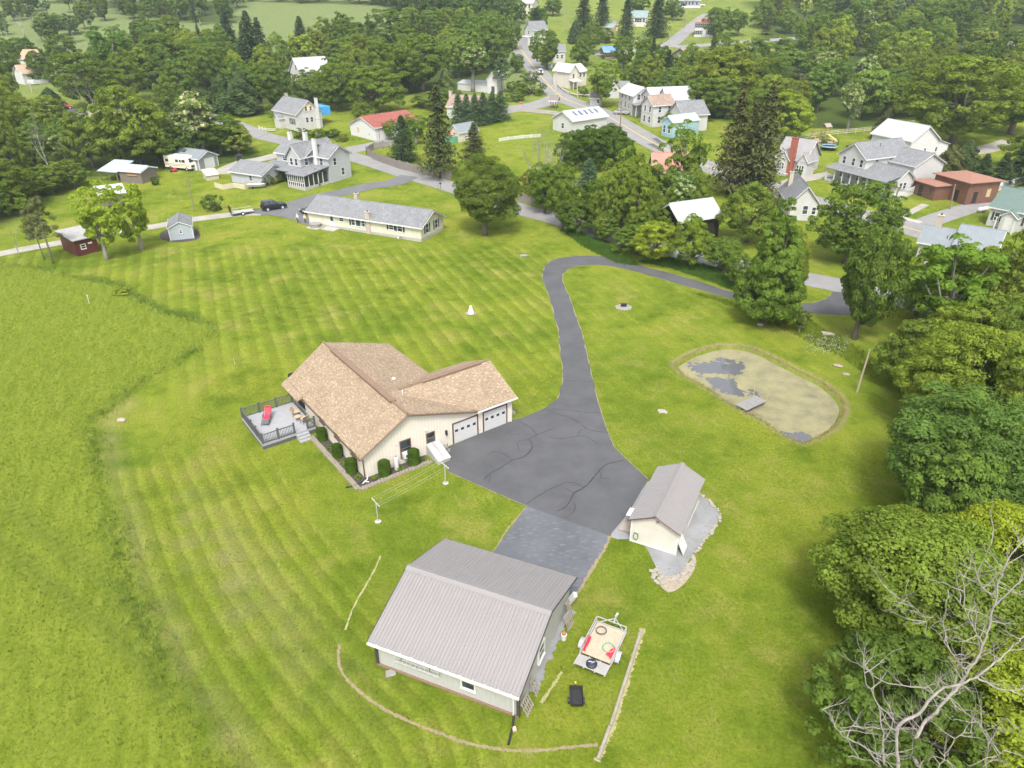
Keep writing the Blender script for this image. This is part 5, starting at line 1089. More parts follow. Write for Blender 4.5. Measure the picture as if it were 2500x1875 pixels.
def gen_cedar(seed, H=8., Rr=1.8, n=7000, leaf=.3, pointy=.8):
    rs = np.random.default_rng(seed); h = rs.uniform(0, 1, n) ** 1.15; a = rs.uniform(0, 6.283, n)
    bump_ = 1 + .16 * np.sin(a * 5 + h * 17 + seed) + .12 * np.sin(a * 3 - h * 9)
    R_ = Rr * np.minimum(1, (h * 9 + .35)) * (1 - h ** 1.7) ** pointy * bump_; r = R_ * rs.uniform(.72, 1.03, n)
    pos = np.stack([np.cos(a) * r, np.sin(a) * r, h * H * .99 + .05], 1); nrm = np.stack([np.cos(a), np.sin(a), .55 + 0*a], 1) + rs.normal(size=(n,3)) * .4
    V, F = leaves(pos, nrm, leaf, rs, .55, -.25); m = MB(); m.tube([(0,0,-.3),(0,0,H*.8)], [.16,.04], 6); return m, V, F
def gen_dead(seed, H=12., spread=.45, depth=5, r0=.26, split=3, droop=0.0):
    rs = random.Random(seed); m = MB()
    def grow(p, d, L, r, k):
        pts = [p]; rad = [r]; q_ = p.copy(); dd = d.copy()
        for i in range(3):
            dd = (dd + Vector((rs.uniform(-1,1), rs.uniform(-1,1), rs.uniform(-.6,1))) * .16).normalized(); q_ = q_ + dd * L / 3; pts.append(q_.copy()); rad.append(r * (1 - .12 * (i + 1)))
        m.tube(pts, rad, 6 if k > 2 else 4 if k > 1 else 3)
        if k == 0: return
        for j in range(rs.choice([2, split, split])):
            i = rs.choice([2, 3, 3]); nd = (dd + Vector((rs.uniform(-1,1), rs.uniform(-1,1), rs.uniform(-.35,.7) - droop)) * (spread + .12 * (depth - k))).normalized()
            grow(pts[i], nd, L * rs.uniform(.58, .85), rad[i] * rs.uniform(.5, .72), k - 1)
    grow(Vector((0,0,-.3)), Vector((0,0,1)), H * .33, r0, depth); return m
PROTO = {}
def proto(key, m, V, F, leafmat, bark, H, Rr):
    t = m.build('trunk', bark, smooth=True); COL.objects.unlink(t)
    c = None
    if V is not None:
        c = np_mesh('crown', V, F, leafmat); COL.objects.unlink(c)
    PROTO[key] = (t, c, H, Rr)
for i in range(4): proto('M%d' % i, *gen_broad(10 + i, 12, 5, .14, 190, 18000, .31, lump=.26, shape=['round','egg','oval','egg'][i]), M_LEAF, M_BARK, 12.4, 5.4)
for i in range(3): proto('N%d' % i, *gen_broad(30 + i, 12, 5.4, .12, 340, 66000, .19, lump=.24, shape=['round','egg','round'][i]), M_LEAF, M_BARK, 12.4, 5.9)     # close-up crowns
proto('K0', *gen_broad(34, 14, 4.6, .09, 420, 60000, .25, lump=.22, hollow=.55, shape='cone'), M_LEAF, M_BARK, 14.4, 6.2)
for i in range(2): proto('W%d' % i, *gen_broad(50 + i, 12, 4.6, .22, 110, 7000, .38, lump=.4, hollow=.3, shape='vase'), M_LEAFY, M_BARKG, 12.6, 5.3)               # light airy
for i in range(2): proto('L%d' % i, *gen_broad(60 + i, 13, 4.6, .25, 100, 8200, .36, lump=.4, hollow=.4, shape='vase'), M_LEAFL, M_BARKG, 13.6, 5.3)             # flowering locust
for i in range(3): proto('S%d' % i, *gen_conifer(70 + i, 16, 3.2, .05 + .03*i, ragged=.2 + .12*i), M_NEED, M_BARK, 16, 3.3)
proto('P0', *gen_pine(80), M_NEED, M_BARKG, 12.2, 4.4); proto('P1', *gen_pine(81, n_clump=46, n_leaf=3800), M_NEED, M_BARKG, 12.2, 4.4)
for i in range(2): proto('C%d' % i, *gen_cedar(90 + i), M_NEED, M_BARK, 8, 1.9)
for i in range(3): proto('B%d' % i, *gen_broad(100 + i, 2.2, 1.5, .0, 60, 3600, .16, lump=.3, flat=.8), M_LEAF, M_BARK, 2.3, 1.65)
for i in range(3): proto('F%d' % i, *gen_broad(110 + i, 12, 5, .14, 140, 5600, .54, lump=.3, shape=['round','egg','oval'][i]), M_LEAF, M_BARK, 12.6, 5.5)         # far
for i in range(3): proto('D%d' % i, gen_dead(120 + i, 12, .42 + .1*i, 5, .24), None, None, None, M_BARKP, 11.5, 4.5)
rt_ = random.Random(5); TREES = []; TN = {'M':'maple_tree','N':'maple_tree','K':'maple_tree','W':'young_tree','L':'locust_tree','S':'spruce_tree','P':'pine_tree','C':'cedar_tree','B':'shrub','F':'broadleaf_tree','D':'dead_tree'}
def plant(key, x, y, Hh, Rw, col=(1,1,1), label=None, group=None, name=None, cat=None, z=None, rz=None):
    t, c, H, Rr = PROTO[key]
    e = empty(name or TN[key[0]], (x, y, tz(x, y) if z is None else z), rt_.uniform(0, 6.28) if rz is None else rz, label, cat or ('bush' if key[0] == 'B' else 'tree'), group)
    e.scale = (Rw / Rr, Rw / Rr, Hh / H)
    for s_ in (t, c):
        if s_ is None: continue
        k = bpy.data.objects.new(s_.name.split('.')[0], s_.data); COL.objects.link(k); k.parent = e; k.color = (*col, 1)
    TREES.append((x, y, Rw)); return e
def T(key, bx, by, top, wpx, label, col=(1,1,1), group=None, reg='S', name=None):
    """base point, top height and crown width read off the photograph -> planted at its real place and size"""
    g = G((bx, by)); d = (g - Vector((0, 0, CAMH))).length
    return plant(key, g.x, g.y, max(.5, zat(g.x, g.y, top) - g.z), wpx * d / FPX / 2, col, label, group, name)
DK, MD, LT, YL, BL, BR = (.62,.70,.75), (.95,.95,.9), (1.35,1.25,1.1), (1.7,1.5,.9), (.75,.95,1.35), (1.15,.85,.75)
# -- lawn and yard trees
T('N2', 1184,574,388,176, 'large round dark green maple beside the cream ranch house', (.85,.86,.75))
T('W0', 262,634,440,118, 'yellow-green young tree standing beside the dark red shed', YL); T('W1', 347,609,430,112, 'slender yellow-green tree left of the blue-grey shed', YL)
T('P1', 130,643,482,80, 'brownish pine at the field corner left of the red shed', (1.7,1.4,1.2)); T('P0', 108,634,500,60, 'thinner brownish pine beside the field corner', (1.7,1.4,1.2)); T('D1', 49,629,520,40, 'bare grey snag at the left end of the gravel track')
T('B0', 379,452,430,22, 'small round dark bush on the lawn below the motorhome', (.5,.6,.6)); T('B1', 519,514,478,42, 'round green bush beside the gravel track', (.75,.85,.8)); T('B2', 304,715,697,44, 'low yellow-green shrub in the field margin', YL)
T('K0', 1868,788,452,200, 'tall green maple by the lower bend of the driveway', (.9,1.02,.8)); T('N2', 1905,770,560,120, 'second maple trunk at the driveway bend, right of the tall one', (1.15,1.1,.85))
T('W1', 1950,812,750,48, 'small sapling near the driveway below the tall maple', (.7,.7,.7)); 
# -- right bank
T('N2', 2288,1275,1000,375, 'broad dark blue-green maple overhanging the lawn edge', (.78,.93,1.0))
T('N0', 2225,1585,1258,410, 'big green maple at the lower right of the lawn', (1.12,1.14,.85)); T('N1', 2400,1480,1250,230, 'bright yellow-green maple behind the lower right maple', (2.0,1.75,.8))
T('N1', 2318,1058,800,240, 'light green maple left of the pond-side wood', (1.35,1.25,.85)); T('M1', 2215,948,775,130, 'green tree beside the leaning pole by the pond', (1.0,1.0,.85)); T('M2', 2475,1160,850,190, 'green tree at the right edge above the dark maple', (1.2,1.15,.9))
T('N0', 2520,1350,1060,260, 'dark tree at the right edge behind the blue-green maple', (.6,.75,.7)); T('M3', 2275,985,800,140, 'mid green tree behind the pond-side pole', (1.15,1.1,.8))
T('M0', 2085,828,535,145, 'tall dark green tree where the drive meets the lane', (.7,.78,.7)); T('W0', 2290,838,560,230, 'bright spring-green tree in front of the blue-grey roof', (.95,1.05,.85)); T('M1', 2390,830,590,170, 'light green tree right of the spring-green tree', (1.35,1.25,.9))
T('M3', 2235,770,600,120, 'light green tree hiding the wall of the blue-grey roofed house', (1.3,1.25,.85)); T('M1', 2330,740,590,130, 'fresh green tree below the blue-grey roof', (1.35,1.3,.9)); T('D2', 2305,805,690,110, 'bare grey dead tree among the right-hand trees'); T('M2', 2480,860,545,180, 'olive green tree at the right edge below the green roof', (1.2,1.1,.85)); T('M3', 2420,920,720,170, 'green tree behind the bare dead tree', (.95,.95,.8)); T('M0', 2350,950,745,180, 'pale green tree in the right bank wood', (1.35,1.3,.9)); T('M2', 2470,1010,760,170, 'dark tree in the right bank wood', (.85,.9,.8))
T('M2', 2062,642,446,168, 'dense dark green maple before the white farmhouse', (.8,.88,.75)); T('S0', 2138,578,440,46, 'narrow dark spruce beside the dense maple', (.8,.9,.8)); T('M3', 1822,592,440,130, 'green maple right of the black barn', (1.0,1.0,.8))
T('N1', 2480,1960,1700,330, 'yellow-green locust at the lower right corner', (1.8,1.6,.85)); T('M1', 2560,1700,1420,260, 'green foliage behind the dead limbs at the right edge', (1.1,1.05,.8))
# -- gully trees between lawn and village
T('M1', 1515,560,352,128, 'tall green maple in the gully behind the driveway loop', (1.1,1.1,.8)); T('L1', 1590,528,385,108, 'airy light green tree left of the black barn', (1.0,1.05,.8)); T('W0', 1668,508,288,125, 'tall airy pale tree above the black barn', (1.0,1.0,.9)); T('L1', 1640,545,395,115, 'leafy airy tree before the salmon-roofed house', (.85,1.0,.75)); T('D1', 1665,520,400,95, 'bare pale branches above the black barn roof')
T('S2', 1778,475,205,125, 'tall ragged brown spruce, left of the pair', (1.35,1.05,.85)); T('S1', 1845,488,195,130, 'tall ragged brown spruce, right of the pair', (1.2,.98,.8)); T('M0', 1480,578,425,84, 'tall leafy tree in the middle of the gully', (1.0,1.02,.8)); T('M2', 1560,585,420,90, 'tall green tree behind the lime shrub', (1.1,1.1,.8)); T('M1', 1592,545,385,105, 'upright green tree left of the salmon-roofed house', (.95,1.0,.78)); T('M3', 1690,525,400,84, 'upright tree before the salmon-roofed house', (1.05,1.05,.8)); T('M2', 1330,520,400,84, 'upright green tree where the lane passes the fence', (.85,.95,.75)); T('S2', 1815,470,240,80, 'brown spruce behind the ragged pair', (1.2,.95,.8))
T('M0', 1372,562,385,84, 'mid green tree at the lane side of the gully', (.95,1.0,.8)); T('D0', 1325,470,270,100, 'tangled bare tree behind the lane fence'); T('D2', 1345,430,290,80, 'second bare tree behind the lane fence'); T('D1', 1295,440,330,70, 'leaning bare tree beside the lane fence'); T('D2', 1310,465,330,90, 'low tangled bare tree nearest the lane fence'); T('D0', 1360,455,320,90, 'bare tree beside the dark cedars'); T('B1', 1300,480,420,80, 'brown thorny thicket behind the lane fence', (1.1,.85,.8)); T('B2', 1345,470,400,80, 'dark thicket below the tangled bare tree', (.8,.75,.65)); T('M1', 1330,500,430,60, 'small green tree behind the lane fence', (.85,.9,.75))
for i, (bx, by, tp, w_) in enumerate([(1398,415,318,70),(1445,420,298,84),(1495,412,300,84)]): T(['M2','M0','M3'][i], bx, by, tp, w_ * 1.25, ['dark cedar before the skylight hall, leftmost of three','dark cedar before the skylight hall, middle of three','dark cedar before the skylight hall, rightmost of three'][i], (.52,.64,.5), 'cedars before the skylight hall', name='cedar_tree')
T('S1', 1435,462,385,75, 'low bluish fir beneath the dark cedars', (1.1,1.35,1.4)); T('M3', 1408,572,480,85, 'dark bushy tree where the lane goes behind the gully', (.65,.75,.65)); T('B0', 1388,565,535,34, 'small round bush at the gully edge', (1.0,1.05,.8))
for i, (bx, by, tp, w_, c_, l_) in enumerate([(1470,592,520,70,(.95,1.0,.8),'green thicket shrub beside the weedy bank'),(1530,618,545,80,(.8,.9,.7),'dark thicket shrub in the gully'),(1600,640,540,110,(1.7,1.5,.8),'bright lime-green shrub tree in the gully'),(1685,655,520,100,(1.15,1.15,.75),'fresh green tree before the black barn'),(1765,668,575,90,(.85,.95,.8),'dark green shrub right of the black barn'),(1560,600,520,70,(.9,.95,.8),'leafy thicket behind the lime shrub'),(1440,560,440,70,(.7,.8,.65),'dark leafy tree in the gully centre'),(1620,575,505,80,(1.0,1.05,.8),'green tree left of the black barn wall'),(1790,700,610,70,(.9,1.0,.8),'shrub tree by the driveway bend')]): T('M%d' % (i % 4), bx, by, tp, w_, l_, c_)
# -- village and left-hand wood, tree by tree
A_ = [('S2',1074,434,195,112,(.95,.85,.75),'tall thin brown spruce beside the lane fence'),('S0',986,393,280,90,(.8,.95,.85),'blue-green spruce inside the fenced yard'),('S2',1158,397,296,84,(1.15,.95,.8),'brown spruce behind the round maple'),
('W1',1016,352,272,82,(1.0,1.05,.95),'light green willow right of the red-roofed garage'),('W0',952,342,288,46,(.9,1.0,.9),'small light tree at the garage corner'),('S1',1120,312,225,60,(1.1,1.3,1.2),None),('S0',1140,309,228,57,(1.1,1.3,1.2),None),('S1',1160,306,226,60,(1.1,1.3,1.2),None),('S0',1180,303,224,60,(1.1,1.3,1.2),None),('S1',1202,298,222,63,(1.1,1.3,1.2),None),('S0',1222,293,220,63,(1.1,1.3,1.2),None),
('D0',127,435,244,72,(1,1,1),'tall white dead tree at the left wood edge'),('M0',9,424,262,80,(.9,.95,.8),'broad tree at the left border of the wood'),('M1',38,440,280,66,(1.0,1.0,.85),'green tree left of the white dead tree'),('M2',17,366,180,70,(1.25,1.15,.9),'light green tree at the left border'),('M3',23,525,450,72,(1.2,1.2,.85),'bright green tree at the left edge below the wood'),('M0',130,472,398,80,(1.05,1.05,.85),'leafy undergrowth tree below the white dead tree'),('M1',65,486,405,70,(.95,1.0,.8),'leafy undergrowth tree near the left edge'),('M2',180,458,390,72,(1.0,1.0,.85),'leafy undergrowth tree beside the open shed'),
('L0',165,408,310,62,(1.05,1.05,1.0),'pale flowering tree beside the white dead tree'),('M1',228,408,250,82,(1.0,1.0,.9),'green tree in front of the bare birch'),('D2',255,343,178,96,(1,1,1),'bare grey birch in the left wood'),('D1',282,330,235,70,(1,1,1),'bare leaning tree beside the grey birch'),('M1',345,404,188,145,(1.1,1.08,.85),'big bright green maple behind the open shed'),('M3',392,398,280,130,(.72,.8,.68),'dark green maple behind the motorhome'),
('L0',500,386,186,135,(1.2,1.15,1.05),'large cream-flowering locust in the left wood'),('M0',540,378,272,128,(.78,.85,.7),'dark maple behind the grey garage'),('L1',470,388,245,110,(1.05,1.05,1.0),'half-flowering locust behind the motorhome'),('M2',420,292,184,64,(.9,.95,.8),'dark green tree left of the flowering locust'),('M0',226,264,116,126,(.8,.85,.7),'dark round tree above the bare birch'),('M1',321,250,110,70,(.95,.98,.8),'green tree at the centre of the left wood'),('W1',278,215,50,120,(.75,.85,1.1),'silvery-leaved tree rising above the left wood'),('M3',396,202,78,138,(.85,.9,.75),'large tree behind the left wood'),('M2',162,170,82,64,(.8,.85,.75),'round tree above the parked red car'),('M0',69,156,86,54,(.65,.75,.72),'dark tree beside the orange-tan roof'),('M1',110,200,112,50,(.7,.78,.75),'grey-green tree right of the orange-tan roof'),
('C0',596,278,168,92,(.85,.95,.7),'dark conical cedar behind the white cottage'),('C1',552,272,178,72,(.85,.95,.7),'smaller dark conical cedar left of the white cottage'),('M1',505,212,102,64,(1.05,1.03,.8),'light tree left of the tall firs'),('S0',625,202,24,92,(.75,.85,.85),'tall dark fir left of the hidden white house'),('S1',567,156,18,66,(.75,.85,.9),'dark fir at the meadow edge'),('S1',645,180,40,70,(.7,.8,.85),'dark fir beside the tall fir'),('M3',570,178,100,46,(.95,.98,.8),'small round tree before the firs'),('M0',14,196,84,66,(.8,.88,.75),'round tree at the far left edge'),('M3',8,262,130,60,(.85,.9,.8),'tree below the far left houses'),('M2',20,290,176,60,(1.2,1.15,.9),'light tree below the tan-roofed house'),('C1',130,268,214,50,(.8,.95,.85),'dark evergreen shrub below the far left lawn'),('S2',149,332,260,44,(.75,.85,.75),'drooping dark spruce left of the parked cars'),
('D1',62,90,24,54,(.6,.6,.62),'hazy grey tree in the far left meadow'),('F0',121,100,32,58,(.7,.75,.9),'hazy tree in the far left meadow, right of the grey one'),('F1',172,86,26,52,(.75,.8,.95),'hazy pale tree before the far left field'),  # grey-blue tints put distance haze into these trees' colour
('S0',744,164,38,70,(.7,.8,.8),'tall dark spruce beside the hillside meadow'),('M0',672,270,144,90,(.72,.8,.68),'dark round tree behind the white cottage'),('M1',760,250,163,82,(.95,.98,.85),'green tree before the hidden white house'),('M2',822,270,152,102,(.92,.96,.8),'broad tree behind the cottage garden'),('M1',921,278,140,130,(.95,.98,.78),'huge maple behind the red-roofed garage'),('M3',930,234,98,102,(.88,.92,.75),'maple above the huge maple'),('M0',828,178,90,84,(.95,.95,.9),'tree at the foot of the hillside meadow'),('M2',961,130,20,96,(.7,.8,.75),'dark round tree at the meadow right edge'),('M0',1034,224,70,138,(.88,.93,.75),'large maple in the central wood'),('L0',1155,224,84,118,(.9,.95,.8),'tree with cream blossom in the central wood'),('F1',1057,98,6,80,(.85,.95,.95),'pale tree on the central skyline'),('M1',1210,165,26,82,(.85,.92,.85),'tall tree left of the main road'),('F0',1138,98,26,66,(.8,.88,.85),'tree on the central skyline left of the road'),('C0',1090,226,166,44,(1.5,1.5,1.0),'bright conical tree left of the small white barn'),('P0',1225,228,140,62,(1.2,1.4,1.2),'pale pine beside the utility pole'),('S1',985,228,130,44,(.7,.8,.75),'dark fir within the central wood'),('M3',1050,262,222,80,(1.05,1.05,.95),'light low tree above the red-roofed garage'),('M2',1095,258,215,60,(.8,.88,.75),'dark low tree left of the bungalow'),
('M3',875,294,247,26,(1.1,1.1,.85),'small bright tree in the cottage garden'),('B0',901,297,264,30,(1.1,1.1,.85),'bright shrub left of the red-roofed garage'),('B1',740,338,316,44,(.7,.8,.65),'dark hedge bush below the cottage, leftmost'),('B2',778,337,312,44,(.7,.8,.65),'dark hedge bush below the cottage, middle'),('B0',816,334,314,44,(.7,.8,.65),'dark hedge bush below the cottage, rightmost'),('C1',774,453,412,22,(.9,1.0,.75),'narrow arborvitae at the screened porch corner'),('B1',655,453,430,26,(.55,.65,.6),'clipped dark bush left of the screened porch'),('B2',687,444,420,28,(.55,.65,.6),'clipped dark bush at the porch end'),('B0',673,449,432,16,(2.2,1.3,.8),'small orange-leaved bush between the clipped bushes'),('B1',685,285,262,50,(.8,.88,.7),'bush behind the blue tarpaulin'),('B2',840,345,325,30,(1.1,.9,.7),'brownish bush beside the red-roofed garage'),
('M0',1335,170,64,74,(.88,.95,.78),'dark maple beside the main road'),('S0',1424,78,-22,62,(.6,.7,.75),'tall dark spruce on the hillside, left of the pair'),('S1',1468,78,-25,56,(.6,.7,.75),'tall dark spruce on the hillside, right of the pair'),('S1',1526,104,-15,54,(.7,.78,.8),'ragged spruce left of the teal-roofed house'),('S0',1602,90,-25,66,(.6,.68,.72),'tall dark spruce right of the teal-roofed house'),('M2',1437,130,54,52,(.85,.92,.8),'tree above the blue pavilion'),('M3',1419,160,84,56,(.9,.95,.8),'tree left of the blue pavilion'),('W0',1466,262,140,92,(1.0,1.0,.75),'spreading yellow-green willow beside the main road'),('L1',1573,178,68,80,(1.0,1.05,.95),'tall pale flowering tree right of the blue pavilion'),('C1',1402,106,50,32,(.75,.85,.8),'dark conical tree on the hillside lawn'),('M0',1544,224,153,58,(.78,.86,.72),'dark round tree behind the workshop'),('M1',1602,190,102,62,(.7,.8,.72),'dark tree above the white rambling house'),('S1',1628,195,120,46,(.75,.85,.8),'dark fir above the white rambling house'),('L0',1660,200,112,62,(.95,1.0,.9),'cream-flowering tree right of the dark fir'),('M3',1651,284,174,76,(.95,.98,.78),'dark tree behind the white rambling house'),('M2',1703,292,186,92,(.85,.9,.72),'large dark tree behind the brown-roofed house'),('M1',1760,268,92,150,(1.15,1.02,.72),'broad olive tree above the ragged spruces'),('L0',1812,182,78,84,(1.15,1.15,1.1),'cream-flowering locust below the hill road'),('L1',1740,165,95,70,(1.05,1.05,1.0),'flowering locust left of the cream one'),('F2',1743,92,4,62,(.8,.9,.9),'tree right of the colonial house'),('F1',1801,88,12,54,(.85,.95,.95),'pale tree at the hill road end'),('M0',1260,178,128,36,(.85,.92,.78),'small dark tree left of the main road bend'),('F0',1248,120,38,52,(.85,.92,.88),'tree left of the road head'),('F1',1312,72,6,50,(.75,.85,.85),'dark tree above the steep-gabled house'),('M2',1645,310,266,56,(1.0,1.02,.75),'small green tree right of the brown-roofed house'),('M1',1918,345,214,116,(1.5,1.4,.85),'bright light green tree behind the brick-chimney cottage'),('M0',1860,330,205,90,(.95,.95,.75),'tree left of the bright light green tree'),
('M2',2323,354,132,206,(1.02,1.0,.72),'massive spreading maple right of the white barn'),('M0',2466,328,146,150,(.95,.97,.72),'large maple at the right edge of the village'),('C0',2155,342,262,52,(1.0,.85,.7),'dark cedar behind the white barn'),('L1',2068,320,176,76,(1.0,1.02,.85),'loosely flowering locust behind the playset'),('L0',2005,215,103,78,(1.15,1.12,1.0),'cream-flowering tree high in the right wood'),('M1',2155,284,178,84,(1.0,1.0,.8),'green tree at the edge of the right wood'),('M3',2240,290,184,76,(1.08,1.05,.8),'light tree at the right wood edge'),('D1',1900,215,158,46,(1,1,1),'pale bare tree in the right wood'),('D0',1950,230,160,40,(1,1,1),'thin bare trunk in the right wood'),
('C0',2311,425,352,60,(1.2,1.0,.7),None),('C1',2346,418,338,60,(.85,.9,.7),None),('S0',2389,454,374,70,(.75,.85,.75),None),('S1',2436,456,372,70,(.75,.85,.75),None),('S0',2484,448,320,84,(.75,.85,.75),None),('M3',2520,420,300,110,(1.1,1.05,.75),'green tree at the right edge above the green roof'),
('S1',2130,478,440,34,(.9,1.0,.85),'small blue-green spruce before the farmhouse porch'),('B1',2156,480,460,18,(.8,.9,.7),'little round bush by the farmhouse porch'),('B0',1946,430,410,22,(.9,1.0,.7),'small bush below the brick chimney'),('B2',2040,452,436,30,(.8,.9,.7),'flower bush at the porch end'),('B1',2190,468,450,22,(.8,.9,.7),'bush at the right end of the farmhouse porch'),('C1',2262,455,425,30,(.8,.9,.7),'small dark evergreen beside the brick hall'),('B0',2253,404,386,26,(.7,.8,.65),'bush on the bend of the barn drive'),('B2',1262,246,218,48,(.8,.9,.75),'rounded hedge left of the crossroads'),('B1',1300,230,200,60,(.8,.88,.75),'long hedge beside the main road'),('B0',1258,226,196,54,(.75,.82,.7),'dark shrub behind the rounded hedge'),('B1',1295,200,176,40,(.85,.9,.8),'shrub beside the upper main road'),
('S0',1308,84,18,50,(.7,.8,.8),'dark fir above the steep-gabled house'),('D1',1382,78,2,40,(1,1,1),'pale bare tree on the upper hillside'),('F0',1256,60,-8,54,(.7,.8,.8),'dark tree at the top left of the main road'),('M2',1522,168,88,52,(.85,.92,.8),'green tree beside the blue pavilion'),('F1',1350,40,-10,46,(.8,.88,.85),'tree left of the white car on the top road'),('F2',1560,30,-20,56,(.75,.85,.85),'tree above the teal-roofed house'),('F0',1640,50,-5,46,(.75,.85,.82),'tree on the upper hillside lawn'),('M0',1395,190,150,30,(.8,.88,.75),'small tree behind the cream house'),('B0',1425,235,212,30,(.8,.9,.75),'bush under the cream house porch'),('M3',1590,235,180,46,(.9,.95,.78),'tree behind the rusty roof'),('M1',1690,175,118,52,(.9,.96,.85),'tree above the brown cabin'),('F2',1480,105,60,44,(.85,.92,.85),'tree beside the tan shed'),('M0',1840,150,86,60,(.85,.92,.82),'tree below the hill road end'),('W1',2010,350,335,30,(1.6,1.6,1.4),'pale blossoming shrub behind the trampoline')]
for key, bx, by, tp, w_, c_, l_ in A_:
    if l_ is None:
        if bx < 1300: T(key, bx, by, tp, w_, 'blue-green spruce in the clipped row beside the side road', c_, 'row of blue-green spruces')
        else: T(key, bx, by, tp, w_, 'dark evergreen in the row behind the brick hall', c_, 'evergreens behind the brick hall')
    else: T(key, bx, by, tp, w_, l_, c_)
# -- woods: individual trees scattered through each wood by spacing
def scatter(zone, n, keys, sp, hr, rr_, cols, label, group, seed, avoid=None):
    rs = random.Random(seed); pl = WOOD_W[zone]; x0 = min(p[0] for p in pl); x1 = max(p[0] for p in pl); y0 = min(p[1] for p in pl); y1 = max(p[1] for p in pl); k = 0; mine = []
    for _ in range(6000):
        if k >= n: break
        x, y = rs.uniform(x0, x1), rs.uniform(y0, y1)
        if not inside(pl, np.array([x]), np.array([y]))[0]: continue
        if any((x-a)**2 + (y-b)**2 < sp*sp for a, b in mine): continue
        if any((x-a)**2 + (y-b)**2 < (sp*.55)**2 for a, b, r in TREES): continue
        if avoid and any((x-a)**2 + (y-b)**2 < r*r for a, b, r in avoid): continue
        key = rs.choice(keys); c_ = rs.choice(cols); j = rs.uniform(.8, 1.25); mine.append((x, y)); k += 1
        h = rs.uniform(*hr); r = rs.uniform(*rr_)
        if key[0] in 'SC': r *= .55; h *= 1.1
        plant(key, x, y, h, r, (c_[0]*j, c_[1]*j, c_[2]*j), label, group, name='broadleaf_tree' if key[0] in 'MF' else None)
    return k
GC = [(.85,.92,.8),(1.0,1.0,.82),(.68,.78,.7),(1.15,1.1,.85),(.8,.9,.9),(1.35,1.25,.9),(.95,1.0,1.0),(1.1,.98,.8)]
scatter('right', 150, ['F0','F1','F2','M0','M1','F0','L0','M3','S2'], 8.2, (11,17), (4.6,6.6), GC, 'broadleaf tree in the wood on the hillside behind the white barn', 'trees of the right hillside wood', 1)
scatter('top', 40, ['F0','F1','F2','S0','M0'], 8.5, (12,17), (4.5,6.2), [(.7,.8,.8),(.8,.9,.88),(.6,.7,.75)], 'dark tree in the wood along the top of the hillside meadow', 'trees above the hillside meadow', 2)
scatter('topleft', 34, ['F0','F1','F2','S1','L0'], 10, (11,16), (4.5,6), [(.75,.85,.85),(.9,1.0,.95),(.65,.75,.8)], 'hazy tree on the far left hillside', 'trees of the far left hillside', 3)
scatter('hazyleft', 26, ['F0','F1','D1','F2','L0'], 11, (8,13), (3.6,5.4), [(.7,.78,.85),(.85,.92,.95),(.8,.78,.8)], 'pale tree scattered across the far left meadow', 'trees of the far left meadow', 9)  # tints carry distance haze in the tree colour itself
hid = G((740,220)); hid2 = G((735,190))
scatter('midleft', 70, ['M0','M1','M2','M3','F0','F2','S1'], 7.5, (11,15.5), (4.6,6.2), GC, 'broadleaf tree in the wood below the hillside meadow', 'trees below the hillside meadow', 4, [(hid.x+3, hid.y-4, 13), (hid2.x, hid2.y, 6)])
scatter('village', 26, ['M0','M1','M2','M3','S1'], 7.0, (10,14), (4,5.6), GC, 'tree in the wood behind the white village houses', 'trees behind the village houses', 5)
wd = G((127,434)); scatter('left', 20, ['M0','M1','M2','M3'], 6.5, (7,12), (3.6,5.2), GC, 'leafy tree in the wood left of the motorhome', 'trees of the left wood', 6, [(wd.x+2, wd.y-6, 11), (wd.x, wd.y, 7)])
scatter('rightbank', 26, ['M0','M1','M2','M3'], 6.0, (6,10), (3.0,4.4), [(1.0,1.0,.8),(1.45,1.3,.85),(.75,.85,.75),(1.2,1.2,1.0)], 'green tree in the wood along the right lawn edge', 'trees of the right lawn edge', 8)
# far wood beyond the ridge that closes the view: one mass
rs = np.random.default_rng(99); Vs, Fs, off = [], [], 0; fv = np.empty(len(PROTO['F0'][1].data.vertices) * 3); PROTO['F0'][1].data.vertices.foreach_get('co', fv); fv = fv.reshape(-1, 3); nf = len(fv) // 4
for i in range(230):
    x = rs.uniform(-420, 420); y = rs.uniform(470, 640)
    sel = rs.choice(nf, 420, replace=False); v = fv.reshape(nf, 4, 3)[sel].reshape(-1, 3); v = (v - np.array([0,0,6])) * 1.0
    c4 = v.reshape(-1,4,3); ce = c4.mean(1, keepdims=True); v = (ce + (c4 - ce) * 2.6).reshape(-1,3) + np.array([0,0,6]); s_ = rs.uniform(.95, 1.4)
    Vs.append(v * s_ + np.array([x, y, tz(x, y)])); Fs.append(np.arange(len(v)).reshape(-1,4) + off); off += len(v)
fw_ = np_mesh('distant_wood', np.concatenate(Vs), np.concatenate(Fs), M_LEAF); fw_.color = (.7,.8,.8,1); tag(fw_, 'distant wood closing the view along the top of the hills', 'wood', kind='stuff')
